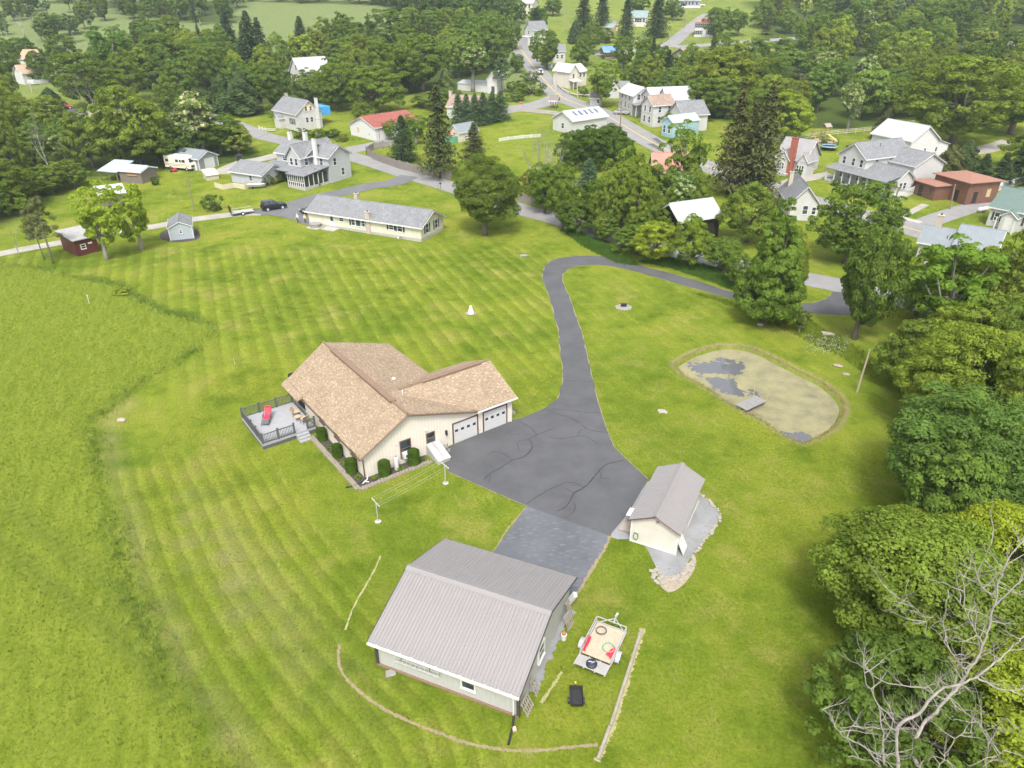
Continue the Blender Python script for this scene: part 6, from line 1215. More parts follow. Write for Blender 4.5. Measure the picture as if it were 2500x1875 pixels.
# -- grasses: uncut field, its seedy margin, weeds along the drive bank
def grass_mass(name, label, pts, size, m, seed, cat='grass'):
    rs = np.random.default_rng(seed); n = len(pts); k = 5; P = np.repeat(pts, k, 0); sz = np.repeat(size, k)
    a = rs.uniform(0, 6.283, n*k); off = np.stack([np.cos(a), np.sin(a), 0*a], 1) * (sz * .8 * rs.uniform(0, 1, n*k))[:, None]
    b = P + off; w_ = sz * .035 + .006; h = sz * rs.uniform(.5, 1.15, n*k); ln = rs.normal(size=(n*k, 2)) * .3 + np.array([.15, -.08])
    sd_ = np.stack([-np.sin(a), np.cos(a), 0*a], 1) * w_[:, None]; tip = b + np.stack([ln[:,0]*h, ln[:,1]*h, h], 1)
    V = np.stack([b - sd_, b + sd_, tip], 1).reshape(-1,3); F = np.arange(len(V)).reshape(-1,3); o = np_mesh(name, V, F, m, k=3); o.color = (1,1,1,1); return tag(o, label, cat, kind='stuff')
M_GR = mat_leaf('field_grass', (0.162, 0.210, 0.032), .4, .5); M_GR2 = mat_leaf('margin_grass', (0.165, 0.240, 0.075), .35, .5); M_WEED = mat_leaf('weeds', (0.085, 0.165, 0.030), .4, .35)
rs = np.random.default_rng(3)
def sample_poly(poly, n, bx, seed):
    r_ = np.random.default_rng(seed); x = r_.uniform(bx[0], bx[1], n); y = r_.uniform(bx[2], bx[3], n); m_ = inside(poly, x, y); return x[m_], y[m_]
x, y = sample_poly(FIELD_POLY, 95000, (-75, -8, 18, 112), 1); keep = (rs.random(len(x)) < np.clip(1.25 - (y - 25) / 90, .25, 1)) & (np.min([polydist(t_[::4], x, y) for t_ in TRACKS], axis=0) > .16); x, y = x[keep], y[keep]
grass_mass('field_grass', 'uncut tall grass of the field on the left', np.stack([x, y, tzn(x, y) + .08], 1), rs.uniform(.10, .24, len(x)), M_GR, 5)
C = catmull(FIELD_EDGE, .25); L_ = []
for p in C:
    if p.y > 112 or p.y < 18: continue
    for k in range(6 if math.sin(p.y*.23)+math.sin(p.y*.61+1) > -.2 else 2):
        dx, dy = rs.normal(size=2) * .6; L_.append((p.x + dx - .45, p.y + dy - .1, .05))
grass_mass('margin_grass', 'taller pale green grass along the field margin', np.array(L_), rs.uniform(.2, .6, len(L_)), M_GR2, 6)
weed_px = [[(1370,560),(1420,600),(1500,640),(1560,650),(1480,598),(1400,562)], [(1560,640),(1640,655),(1740,690),(1805,715),(1800,690),(1720,650),(1600,630)], [(1660,705),(1800,740),(1850,768),(1900,800),(1960,830),(2050,870),(2130,930),(2160,900),(2080,840),(1990,790),(1870,770),(1760,740)]]
for i, wp in enumerate(weed_px):
    pl = [(p.x, p.y) for p in (G(a) for a in wp)]; bx = (min(p[0] for p in pl), max(p[0] for p in pl), min(p[1] for p in pl), max(p[1] for p in pl)); x, y = sample_poly(pl, 9000, bx, 20 + i)
    grass_mass('weed_bank', ['tall weeds on the bank behind the driveway loop','tall weeds beside the straight of the drive','rough grass on the slope above the pond'][i], np.stack([x, y, tzn(x, y)], 1), rs.uniform(.3, [.8,.8,.5][i], len(x)), [M_WEED, M_WEED, M_GR][i], 30 + i, 'weeds')
# white and lilac wild flowers by the pond slope
m_ = MB(); fl = [G(q('B4', *(rs.uniform((900,110),(1150,220))))) for _ in range(70)]
for p in fl:
    for k in range(3): m_.cbox((p.x + rs.normal() * .25, p.y + rs.normal() * .15, .35 + rs.uniform(-.2,.3)), .05, .05, .04, rs.uniform(0,3))
tag(m_.build('wild_flowers', mat('lilac_white', (0.46,0.45,0.52), .8)), 'drift of pale lilac flowers on the slope above the pond', 'flowers', kind='stuff')
# fine blades over the mown lawn near the camera
x = rs.uniform(-32, 30, 110000); y = 22 + 45 * rs.random(110000) ** 1.2; ok = ~inside(FIELD_POLY, x, y) & ~inside(POND, x, y)
def off_poly(px): return ~inside([(p.x, p.y) for p in (G(a) for a in px)], x, y)
ok &= off_poly(pad_px) & off_poly([(1287,1235),(1490,1309),(1397,1470),(1300,1560),(1150,1470),(1207,1345)]) & off_poly([(1582,1171),(1488,1309),(1563,1321),(1620,1395),(1700,1300),(1757,1255),(1710,1210)])
dd_ = [(p.x, p.y) for p in dl[:40]] + [(p.x, p.y) for p in dr[:40]][::-1]; ok &= ~inside(dd_, x, y)
hu = (x - HO.x) * U_.x + (y - HO.y) * U_.y; hv = (x - HO.x) * V_.x + (y - HO.y) * V_.y; ok &= ~((hu > -1.2) & (hu < 15.4) & (hv > -1.3) & (hv < 16.8)) & ~((hu > -5.5) & (hu < 0) & (hv > 8.3) & (hv < 15))
bu = (x - BA.x) * BU.x + (y - BA.y) * BU.y; bv = (x - BA.x) * -BU.y + (y - BA.y) * BU.x; ok &= ~((bu > -.2) & (bu < 10.2) & (bv > -.2) & (bv < 9.3))
x, y = x[ok], y[ok]; grass_mass('lawn_grass', 'short blades of the mown lawn', np.stack([x, y, 0*x - .01], 1), rs.uniform(.05, .12, len(x)), mat_leaf('lawn_blades', (0.164,0.203,0.028), .5, .4), 7)
# ------------------------------------------------------------------ planting bed and small things round the main house
M_STONE = mat('bed_stone', (0.25,0.215,0.165), .9, .25, 5, bump=.5); M_MULCH = mat('dark_mulch', (.06,.05,.045), .95, .3, 4)
bed = flat_poly('planting_bed', [HL(-.02,-.02), HL(-.02,8.6), HL(-.95,8.6), HL(-.95,-1.0), HL(5.7,-1.0), HL(5.7,-.02)], M_MULCH, .045)
def stone_mesh(seed, sx, sy, sz):
    rs = random.Random(seed); m = MB().cbox((0,0,sz/2), sx, sy, sz, 0, .85); m.v = [(x + rs.uniform(-.02,.02), y + rs.uniform(-.02,.02), z + rs.uniform(-.015,.015)) for x, y, z in m.v]; o = m.build('edging_stone', M_STONE, bevel=0); COL.objects.unlink(o); return o.data
SM = [stone_mesh(i, .27, .24, .13) for i in range(5)]
k = 0
for a, b_ in ((HL(-1.05,8.6), HL(-1.05,-1.1)), (HL(-1.05,-1.1), HL(5.75,-1.1))):
    n = int((b_ - a).length / .29)
    for i in range(n):
        for row in range(2):
            p = a.lerp(b_, (i + .5 * row) / n); nrm_ = Vector((-(b_-a).normalized().y, (b_-a).normalized().x, 0)) * (-.22 * row)
            o = bpy.data.objects.new('edging_stone', SM[k % 5]); COL.objects.link(o); o.parent = bed; o.location = (p.x + nrm_.x, p.y + nrm_.y, .0 + random.uniform(0,.03)); o.rotation_euler = (0, 0, mh.yaw + random.uniform(-.3,.3) + (1.57 if a.y > b_.y else 0)); k += 1
M_BOXW = mat_leaf('boxwood', (0.055,0.10,0.016), .35, .2)
def clipped_bush(x, y, r, h, label, seed):
    rs = np.random.default_rng(seed); e = empty('clipped_bush', (x, y, 0), 0, label, 'bush', 'clipped bushes round the cream house'); n = 5200
    a = rs.uniform(0, 6.283, n); t = rs.uniform(0, 1, n); side = t < .72; hh = np.where(side, t / .72, 1.0); rr = np.where(side, 1.0, np.sqrt(rs.uniform(0,1,n)))
    rr = rr * (1 - .25 * np.clip((hh - .78) / .22, 0, 1) ** 2 * side) * rs.uniform(.93, 1.04, n); zz = hh * h * (1 - .10 * rr ** 3 * (~side)); pos = np.stack([np.cos(a)*rr*r, np.sin(a)*rr*r, zz], 1)
    nr = np.stack([np.cos(a)*side, np.sin(a)*side, (~side)*1.0 + .25], 1) + rs.normal(size=(n,3)) * .35; Vv, Ff = leaves(pos, nr, .10, rs, .8); c = np_mesh('foliage', Vv, Ff, M_BOXW, e); c.color = (1,1,1,1)
    MB().tube([(0,0,0),(0,0,h*.8)], [.09,.05], 6).build('stem', M_BARK, e); MB().lathe([(r*.86,.05),(r*.9,h*.8),(r*.6,h*.93)], n=14).build('inner_foliage', M_BOXW, e)
for i, (u, v, r, h) in enumerate(((-.55,7.6,.42,1.25),(-.55,4.3,.42,1.3),(-.55,1.45,.46,1.35))): p = HL(u, v); clipped_bush(p.x, p.y, r, h, ['clipped bush by the long wall, nearest the deck steps','clipped bush by the long wall, middle of three','clipped bush by the long wall, nearest the house corner'][i], 40 + i)
for i, (u, v, r, h) in enumerate(((1.55,-.55,.5,1.4),(4.35,-.62,.5,1.45))): p = HL(u, v); clipped_bush(p.x, p.y, r, h, ['clipped bush on the gable side left of the gas cylinder','clipped bush on the gable side below the window unit'][i], 50 + i)
for i, (u, v) in enumerate(((.55,-.6),(-.55,5.9),(-.55,2.9),(-.5,.3),(3.0,-.7),(5.3,-.6))):
    p = HL(u, v); plant('B%d' % (i % 3), p.x, p.y, .38, .34, (1.1,1.2,.8), ['leafy plant at the house corner bed','low plant between the clipped bushes nearest the deck','low plant between the clipped bushes near the corner','small plant at the downpipe corner','low plant right of the gas cylinder','low plant beside the cellar hatch'][i], 'bed plants', 'bed_plant', 'plant')
def place(name, loc, rz, label, cat, group=None): return empty(name, loc, rz, label, cat, group)
p = HL(2.75, -.45); e = place('gas_cylinder', p, 0, 'tall white gas cylinder against the cream gable wall', 'cylinder')
MB().lathe([(.19,0),(.19,.05),(.2,.08),(.2,1.15),(.15,1.27),(.06,1.31)], n=14).build('tank', M_WHITE, e, True); MB().lathe([(.09,1.3),(.09,1.42)], n=8).build('valve_cap', mat('lamp_grey', (.25,.25,.25)), e)
p = HL(7.65, -.5); e = place('hose_reel', p, mh.yaw, 'metal hose reel and bucket beside the cellar hatch', 'hose reel')
MB().tube([(-.25,0,0),(-.2,0,.75)], .03, 6).tube([(.25,0,0),(.2,0,.75)], .03, 6).tube([(-.22,0,.5),(.22,0,.5)], .035, 6).build('frame', mat('lamp_grey', (.25,.25,.25)), e)
MB().tube([(.2*math.cos(a), -.05, .5+.2*math.sin(a)) for a in np.linspace(0,6.28,14)], .05, 6).build('coiled_hose', mat('hose_grey', (.32,.30,.27), .7), e); MB().lathe([(.12,0),(.15,.3),(.13,.3),(.11,.04)], (.1,-.35,0), 10).build('bucket', mat('hose_grey', (.32,.30,.27)), e)
p = HL(-.35, -.35); e = place('drain_hose', (p.x, p.y, 0), 0, 'black drain hose lying on the grass at the house corner', 'hose')
B_ = G(q('B1',850,1230)); MB().tube([(.35,.15,.25),(0,0,.12),((B_.x-p.x)*.5,(B_.y-p.y)*.5-.2,.07),(B_.x-p.x,B_.y-p.y,.07)], .075, 8).build('pipe', M_BLACK, e, True); MB().tube([(.35,.25,.5),(.35,.1,.25),(.0,-.35,.1)], .05, 6).tube([(.1,-.1,.15),(.5,-.15,.12)], .05, 6).build('white_elbow', M_WHITE, e)
# clothes lines
def t_post(px, label, flip):
    g = G(px); e = place('clothes_post', g, math.atan2(.594,.8045) , label, 'clothes post', 'clothes line posts'); M_GALV = mat('galvanised', (.45,.45,.46), .45, .12, 4, metal=.3)
    MB().tube([(0,0,0),(0,0,1.85)], .045, 8).build('post', M_GALV, e); MB().tube([(0,-.62,1.85),(0,.62,1.85)], .04, 6).build('cross_arm', M_GALV, e)
    for y in (-.6,-.3,.3,.6): MB().tube([(0,y,1.85),(0,y,1.95)], .03, 6).build('hook', M_WHITE, e)
    MB().lathe([(.25,0),(.26,.04),(.2,.07)], n=12).build('concrete_foot', M_CONC, e); return g
ga_ = t_post(q('B1',1085,1475), 'clothes post with round concrete foot on the open lawn', 0); gb_ = t_post(q('B1',1578,1195), 'clothes post beside the edge of the parking pad', 1)
for y in (-.6,-.3,.3,.6):
    n = Vector((-.594*y,.8045*y,1.93)); a, b_ = ga_ + n, gb_ + n; o = MB().tube([a, a.lerp(b_,.5) - Vector((0,0,.08)), b_], .008, 4).build('clothes_line', M_CONC); tag(o, 'white clothes line stretched between the two posts', 'clothes line', 'clothes lines')
# deck furniture
def HD(u, v): return HL(u, v, DZ)
e = place('lounge_chair', HD(-3.9,12.6), .08, 'red folding lounge chair on the deck', 'chair'); M_REDC = mat('red_cloth', (.5,.08,.07), .7); M_RED2 = mat('bright_red_cushion', (.62,.03,.06), .7, .1, 4)
MB().slab([(-.28,.0,.42),(.28,.0,.42),(.28,.75,.40),(-.28,.75,.40)], .08).build('seat', M_RED2, e); MB().slab([(-.28,.75,.42),(.28,.75,.42),(.28,1.35,1.0),(-.28,1.35,1.0)], .08).build('backrest', M_RED2, e); MB().box(-.22,1.28,.95,.22,1.42,1.1).build('pillow', M_RED2, e)
MB().slab([(-.28,-.5,.2),(.28,-.5,.2),(.28,.0,.42),(-.28,.0,.42)], .06).build('footrest', M_DECKD, e)
for x in (-.34,.34): MB().tube([(x,-.55,.03),(x,0,.45),(x,.8,.6),(x,1.4,1.0)], .025, 6).tube([(x,-.1,.03),(x,.9,.6)], .022, 6).tube([(x,1.0,.03),(x,.3,.62),(x,.8,.62)], .022, 6).build('frame', M_DECKD, e)
e = place('side_table', HD(-1.3,11.3), 0, 'small round woven table on the deck', 'table'); M_WICK = mat('wicker', (.42,.31,.19), .85, .2, 12, bump=.5); MB().lathe([(.3,.42),(.32,.44),(.32,.47),(.05,.48)], n=16).build('table_top', M_WICK, e)
for a in (0,2.1,4.2): MB().tube([(.22*math.cos(a),.22*math.sin(a),0),(.15*math.cos(a),.15*math.sin(a),.43)], .02, 5).build('leg', M_DECKD, e)
for i, (u, v, rz) in enumerate(((-1.15,12.2,1.0),(-1.0,10.55,3.4))):
    e = place('wicker_chair', HD(u, v), mh.yaw + rz, ['round wicker chair beside the house wall on the deck','round wicker chair nearest the deck steps'][i], 'chair', 'wicker deck chairs'); MB().lathe([(.1,.38),(.3,.42),(.34,.5),(.3,.47),(.08,.43)], n=14).build('seat', M_WICK, e)
    MB().slab([(-.3,.18,.5),(.3,.18,.5),(.36,.42,.92),(-.36,.42,.92)], .05).build('backrest', M_WICK, e)
    for x, y in ((-.24,-.2),(.24,-.2),(-.24,.22),(.24,.22)): MB().tube([(x*1.15,y*1.15,0),(x,y,.42)], .02, 5).build('leg', M_DECKD, e)
# ------------------------------------------------------------------ things round the barn and shed
def BL_(u, v, z=0.0): return BA + BU * u + Vector((.390,.921,0)) * v + Vector((0,0,z))
byaw = math.atan2(BU.y, BU.x); M_ALU = mat('aluminium', (.62,.62,.62), .4, .1, 5, metal=.4)
e = place('extension_ladder', BL_(1.35,-.14,1.02), byaw, 'aluminium extension ladder hung along the barn wall', 'ladder')
for z in (0, .38): MB().box(0,-.04,z,3.0,.03,z+.07).build('rail', M_ALU, e)
for i in range(10): MB().box(.2+i*.3,-.03,.05,.24+i*.3,.02,.4).build('rung', M_ALU, e)
for x in (.5,2.4): MB().tube([(x,.05,.55),(x,-.06,.5),(x,-.06,.36)], .02, 5).build('hanger', M_BLACK, e)
e = place('stone_slab', G(q('B3',455,962)), .4, 'flat grey stone at the barn left corner', 'stone'); MB().slab([(-.32,-.2,.07),(.3,-.24,.07),(.34,.2,.08),(-.22,.28,.07)], .1).build('slab', mat('grey_stone', (.25,.24,.225), .9, .25, 4), e)
e = place('drain_pipe', BL_(BW-.2,-.15), 0, 'black drain pipe running from the barn downpipe', 'pipe'); P1 = G(q('B3',1215,1420)) - BL_(BW-.2,-.15); MB().tube([(0,0,.15),(P1.x*.35+.05,P1.y*.35,.07),(P1.x,P1.y,.06)], .07, 8).build('pipe', M_BLACK, e); MB().cbox((P1.x*.45+.15,P1.y*.45,.06), .22,.25,.14,.3).build('paving_brick', mat('pink_brick', (.52,.36,.28), .9, .15, 5), e)
def pallet(name, loc, rz, label, tilt, w=1.0, h=1.1, n=5):
    e = place(name, loc, rz, label, 'pallet', 'pallets leaning on the barn'); M_PAL = mat('old_plank', (.30,.26,.22), .9, .2, 4); c, s = math.cos(tilt), math.sin(tilt)
    P = lambda x, y, z: (x, y*c + z*s, z*c - y*s)
    for i in range(n):
        x = -w/2 + (w-.09)*i/(n-1); MB().add([P(x,0,0),P(x+.09,0,0),P(x+.09,.02,0),P(x,.02,0),P(x,0,h),P(x+.09,0,h),P(x+.09,.02,h),P(x,.02,h)], [(0,3,2,1),(4,5,6,7),(0,1,5,4),(1,2,6,5),(2,3,7,6),(3,0,4,7)]).build('slat', M_PAL, e)
    for z in (.05,h*.5,h-.12): MB().add([P(-w/2,.02,z),P(w/2,.02,z),P(w/2,.1,z),P(-w/2,.1,z),P(-w/2,.02,z+.07),P(w/2,.02,z+.07),P(w/2,.1,z+.07),P(-w/2,.1,z+.07)], [(0,3,2,1),(4,5,6,7),(0,1,5,4),(1,2,6,5),(2,3,7,6),(3,0,4,7)]).build('crosspiece', M_PAL, e)
pallet('wooden_pallet', BL_(BW+.55,.6), byaw+1.57, 'weathered pallet leaning on the barn near corner', .45, .9, 1.0); pallet('wooden_pallet', BL_(BW+.5,1.9), byaw+1.57, 'darker pallet leaning on the barn beside the near one', .4, .6, 1.1, 3)
pallet('wooden_pallet', BL_(BW+.7,7.3), byaw+1.45, 'grey slatted pallet leaning at the barn far corner', .35, .8, 1.1); pallet('wooden_pallet', BL_(BW+.5,8.0), byaw+1.57, 'dark boards leaning at the barn far corner', .25, .5, 1.5, 3)
e = place('paint_bucket', BL_(BW+.55,6.2), 0, 'white bucket with a red lid rim beside the barn wall', 'bucket'); MB().lathe([(.17,0),(.19,.42),(.2,.43),(.17,.44)], n=12).build('bucket', M_WHITE, e); MB().lathe([(.14,.45),(.1,.62),(.03,.66)], n=10).build('pot', mat('terracotta', (.4,.15,.08), .8), e)
e = place('white_sheet', BL_(BW+.45,8.6), 0, 'white crumpled sheet hung at the barn far corner', 'sheet'); MB().slab([(-.1,-.3,1.6),(.15,-.1,1.5),(.12,.35,1.45),(-.12,.2,1.65)], .9).build('cloth', M_WHITE, e)
# utility trailer
TA, TB, TC = G(q('B3',1625,945)), G(q('B3',1832,1030)), G(q('B3',1950,718)); tu = (TB - TA).normalized(); tv = Vector((-tu.y, tu.x, 0)); TL = (TC - TB).length
e = place('utility_trailer', TA, math.atan2(tu.y, tu.x), 'white utility trailer with plank bed, hoses and red tarps aboard', 'trailer'); W_ = (TB - TA).length; M_WST = mat('white_steel', (.72,.68,.66)); M_PLK = mat('bed_plank', (.44,.36,.26), .85, .15, 5, bump=.3)
z0 = .52; R0 = 1.05                       # ramp length
for i in range(11):
    x0 = .12 + (W_-.24) * i / 11; MB().box(x0+.006,R0+.1,z0-.04,x0+(W_-.24)/11-.006,TL-.12,z0+random.uniform(-.003,.003)).build('plank', M_PLK, e)
for x in (.04, W_-.04): MB().box(x-.04,R0,z0-.1,x+.04,TL,z0+.0).build('side_beam', M_WST, e); MB().box(x-.025,R0,z0+.36,x+.025,TL,z0+.41).build('side_rail', M_WST, e)
for y in (R0+.03, (R0+TL)/2, TL-.05):
    for x in (.04, W_-.04): MB().box(x-.03,y-.03,z0,x+.03,y+.03,z0+.37).build('stake', M_WST, e)
MB().box(.04,TL-.05,z0+.36,W_-.04,TL,z0+.41).build('front_rail', M_WST, e); MB().box(.0,TL-.06,z0-.1,W_,TL+.0,z0-.01).build('front_beam', M_WST, e)
for i in range(8): y = .06 + i*(R0-.1)/8; MB().box(.03,y,z0+.05+.02*(8-i)-.05,W_-.03,y+.075,z0+.075+.02*(8-i)-.05).build('ramp_slat', M_WST, e)
for x in (.05, W_*.33, W_*.67, W_-.05): MB().slab([(x-.03,.0,z0+.17),(x+.03,.0,z0+.17),(x+.03,R0,z0+.02),(x-.03,R0,z0+.02)], .05).build('ramp_bar', M_WST, e)
for x in (-.17, W_+.17):
    wh_ = MB(); wh_.tube([(x-.1,TL*.5,.3),(x+.1,TL*.5,.3)], .3, 18); w_o = wh_.build('wheel', M_BLACK, e); MB().tube([(x-.11,TL*.5,.3),(x+.11,TL*.5,.3)], .16, 12).build('rim', M_ALU, w_o)
    f = MB()
    for i in range(9):
        a0, a1 = math.pi*i/9, math.pi*(i+1)/9; f.slab([(x-.14,TL*.5+.42*math.cos(a1),.3+.36*math.sin(a1)),(x+.14,TL*.5+.42*math.cos(a1),.3+.36*math.sin(a1)),(x+.14,TL*.5+.42*math.cos(a0),.3+.36*math.sin(a0)),(x-.14,TL*.5+.42*math.cos(a0),.3+.36*math.sin(a0))], .02)
    f.build('mudguard', M_WST, e)
MB().tube([(.25,TL,z0-.05),(W_/2,TL+.75,z0-.08),(W_-.25,TL,z0-.05)], .04, 6).tube([(W_/2,TL+.3,z0-.06),(W_/2,TL+1.05,z0-.08)], .045, 6).build('drawbar', M_WST, e); MB().box(W_/2-.06,TL+.98,z0-.12,W_/2+.06,TL+1.2,z0).build('coupler', M_ALU, e); MB().tube([(W_/2,TL+.7,0),(W_/2,TL+.7,z0+.25)], .035, 6).build('jack', M_ALU, e)
TRZ = math.atan2(tu.y, tu.x)
def TP(x, y, z): return TA + tu*x + tv*y + Vector((0,0,z))
o = place('hose_coil', TP(W_*.3, TL-.75, z0+.03), 0, 'coil of dark hose at the front of the trailer bed', 'hose'); MB().tube([(.32*math.cos(a)*(1+.05*math.sin(a*.37)), .32*math.sin(a)*(1+.05*math.cos(a*.41)), .03+.004*a) for a in np.linspace(0,25,90)], .022, 5).build('coil', mat('hose_grey2', (.10,.10,.10), .7), o)
o = place('hose_coil', TP(W_*.72, TL*.55, z0+.03), 0, 'loose coil of pale green hose on the trailer bed', 'hose'); MB().tube([(.36*math.cos(a)*(1+.12*math.sin(a*.37)), .36*math.sin(a)*(1+.12*math.cos(a*.41)), .02+.003*a) for a in np.linspace(0,19,70)], .015, 5).build('coil', mat('green_hose', (.12,.38,.26), .6), o)
def cloth(name, label, pts, seed, m):
    rs = random.Random(seed); mb = MB(); n = 8; A0, B0, C0, D0_ = [Vector(p) for p in pts]; v = []
    for j in range(n+1):
        for i in range(n+1):
            p = A0.lerp(B0,i/n).lerp(D0_.lerp(C0,i/n), j/n); v.append((p.x+rs.uniform(-.03,.03), p.y+rs.uniform(-.03,.03), p.z + .05 + .10*abs(math.sin(i*1.7+j*.9+seed)) * rs.uniform(.4,1)))
    mb.add(v, [(j*(n+1)+i, j*(n+1)+i+1, (j+1)*(n+1)+i+1, (j+1)*(n+1)+i) for j in range(n) for i in range(n)]); o = mb.build(name, m, smooth=False); return tag(o, label, 'tarp')
cloth('red_tarp', 'crumpled red tarp on the right of the trailer bed', [TP(W_-.55,R0+.55,z0),TP(W_-.12,R0+.35,z0),TP(W_-.1,R0+1.15,z0),TP(W_-.3,R0+1.3,z0)], 3, M_RED2); cloth('red_tarp', 'red tarp bundled along the left rail of the trailer', [TP(.1,R0+.2,z0),TP(.3,R0+.2,z0),TP(.28,R0+1.3,z0+.1),TP(.12,R0+1.3,z0+.2)], 5, M_RED2)
o = place('spare_tyre', TP(W_*.5,.45,z0+.22), 0, 'spare tyre with black printed cover lying on the trailer ramp', 'tyre'); MB().lathe([(.2,-.1),(.30,-.1),(.34,-.04),(.34,.05),(.29,.10),(.05,.11)], n=22).build('cover', mat('black_vinyl', (.025,.025,.03), .4, .2, 4), o, True)
MB().lathe([(.11,.112),(.11,.118),(.02,.119)], n=16).build('emblem', mat('emblem_blue', (.05,.09,.30), .5, .1, 4), o); MB().tube([(-.2,.06,.12),(-.08,.1,.125),(.03,.02,.125),(.2,.05,.12)], .02, 5).build('emblem_stroke', M_WHITE, o)
# small dump cart
CA, CB = G(q('B3',1610,1195)), G(q('B3',1697,1197)); cu = (CB - CA).normalized(); e = place('dump_cart', CA, math.atan2(cu.y, cu.x), 'small black garden cart standing behind the trailer', 'cart'); cw, cl = (CB-CA).length, 1.25
m = MB(); zf, zt_ = .28, .55
m.slab([(.06,.06,zf),(cw-.06,.06,zf),(cw-.06,cl-.06,zf),(.06,cl-.06,zf)], .02)
for A0, B0 in (((0,0),(cw,0)),((cw,0),(cw,cl)),((cw,cl),(0,cl)),((0,cl),(0,0))):
    c0 = Vector((cw/2,cl/2)); ia, ib = Vector(A0).lerp(c0,.1), Vector(B0).lerp(c0,.1); m.add([(*ia,zf-.02),(*ib,zf-.02),(*B0,zt_),(*A0,zt_),(*ia.lerp(c0,.04),zf),(*ib.lerp(c0,.04),zf),(*Vector(B0).lerp(c0,.05),zt_),(*Vector(A0).lerp(c0,.05),zt_)], [(0,1,2,3),(7,6,5,4),(3,2,6,7)])
m.build('tub', mat('black_plastic', (.022,.022,.024), .55, .2, 3), e)
for x in (-.06, cw+.06): MB().tube([(x-.05,cl*.4,.18),(x+.05,cl*.4,.18)], .18, 14).build('wheel', M_BLACK, e)
MB().tube([(cw/2,cl,.3),(cw/2,cl+.5,.33)], .03, 6).build('drawbar', M_BLACK, e); MB().box(cw/2-.04,cl+.25,.33,cw/2+.04,cl+.4,.4).build('hitch_tag', mat('yellow_tag', (.7,.55,.05), .6), e)
# landscape timbers
for i, (a, b_, l) in enumerate(((q('B3',2068,690), q('B3',1872,1300), 'long weathered timber edging at the lawn right of the trailer'), (q('B3',1866,1305), q('B3',1790,1515), 'short weathered timber at the end of the long one'))):
    A0, B0 = G(a), G(b_); d = (B0-A0); e = place('landscape_timber', A0, math.atan2(d.y,d.x), l, 'timber', 'timbers edging the lawn'); MB().box(0,-.09,-.02,d.length,.09,.16).build('timber', mat('weathered_timber', (.27,.24,.20), .9, .25, 3, bump=.5), e, bevel=.02)
ragged('timber_verge', resample([G(q('B3',2080,670)), G(q('B3',1900,1260)), G(q('B3',1785,1525))], 120), .24, MATS['dry_grass'], .012)
# hose on the shed wall, edging rocks round the gravel
e = place('garden_hose', SA + SU*.42 + SV*(-.06) + Vector((0,0,.35)), math.atan2(SU.y,SU.x), 'green garden hose coiled on the shed wall', 'hose'); MB().tube([(.17*math.cos(a),-.03-.002*a,.35+.34*math.sin(a)) for a in np.linspace(0,25,70)], .022, 5).build('coil', mat('dark_green_hose', (.03,.16,.06), .5), e); MB().box(-.1,-.05,.62,.1,.06,.72).build('bracket', M_WHITE, e)
M_ROCK = mat('pale_rock', (.31,.28,.235), .9, .25, 4, bump=.5)
def rock_mesh(seed, s):
    bm = bmesh.new(); bmesh.ops.create_icosphere(bm, subdivisions=1, radius=s); rs = random.Random(seed)
    for v in bm.verts: v.co *= rs.uniform(.7,1.15); v.co.z *= .55
    me = bpy.data.meshes.new('edging_rock'); bm.to_mesh(me); bm.free(); me.materials.append(M_ROCK); return me
RKM = [rock_mesh(i, .17) for i in range(6)]; gp = bpy.data.objects['gravel_pad']
C = resample(catmull([G(q('B4',*p)) for p in [(270,1055),(340,1108),(390,1180),(335,1275),(235,1405),(225,1480),(160,1530),(60,1560),(10,1490)]], .3), 46)
for i, p in enumerate(C):
    for k2 in range(1 if i < 30 else 3): o = bpy.data.objects.new('edging_rock', RKM[(i+k2) % 6]); COL.objects.link(o); o.parent = gp; o.location = (p.x+random.uniform(-.08,.08)-(k2*.25), p.y+random.uniform(-.08,.08)-(k2*.2), .06); o.rotation_euler = (0,0,random.uniform(0,6)); s_ = random.uniform(.7,1.3); o.scale = (s_,s_,s_*.8)
# boulders and fire pit on the lawn
def boulder(px, s, label, m=None, seed=0, group='boulders on the lawn'):
    g = G(px); me = rock_mesh(seed + 60, s); me.materials.clear(); me.materials.append(m or M_ROCK); o = bpy.data.objects.new('boulder', me); COL.objects.link(o); o.location = (g.x,g.y,tz(g.x,g.y)+.08); o.scale = (1.4,.8,.75); o.rotation_euler = (0,0,-.4); tag(o, label, 'rock', group)
boulder(q('B2',1665,675), .5, 'flat pale boulder on the lawn between drive and pond', seed=1); boulder(q('A7',128,916), .55, 'flat grey boulder near the top of the driveway loop', mat('grey_stone', (.42,.40,.37)), 2); boulder(q('B6',728,802), .45, 'flat stone in the grass by the field margin', mat('brown_stone', (.33,.27,.22), .9, .3, 4), 3)
boulder(q('A7',2130,1500), .28, 'small white stone under the tall maple', M_WHITE, 4); boulder(q('B4',1035,90), .7, 'tan bare boulder below the drive bend', seed=5); boulder(q('B4',1095,282), .45, 'brown rock on the slope right of the pond', MATS['brown_stone'], 6); boulder(q('B4',1145,330), .35, 'smaller rock on the slope right of the pond', seed=7); boulder(q('B4',628,37), .25, 'pale rock on the slope above the pond', None, 8)
g = G(q('A7',975,1350)); e = place('fire_pit', g, 0, 'stone fire pit with iron grill inside the driveway loop', 'fire pit')
for i in range(16): a = i*6.283/16; o = bpy.data.objects.new('ring_stone', RKM[i%6]); COL.objects.link(o); o.parent = e; o.location = (.95*math.cos(a),.95*math.sin(a),.05); s_ = random.uniform(.6,1.2); o.scale = (s_,s_,s_)
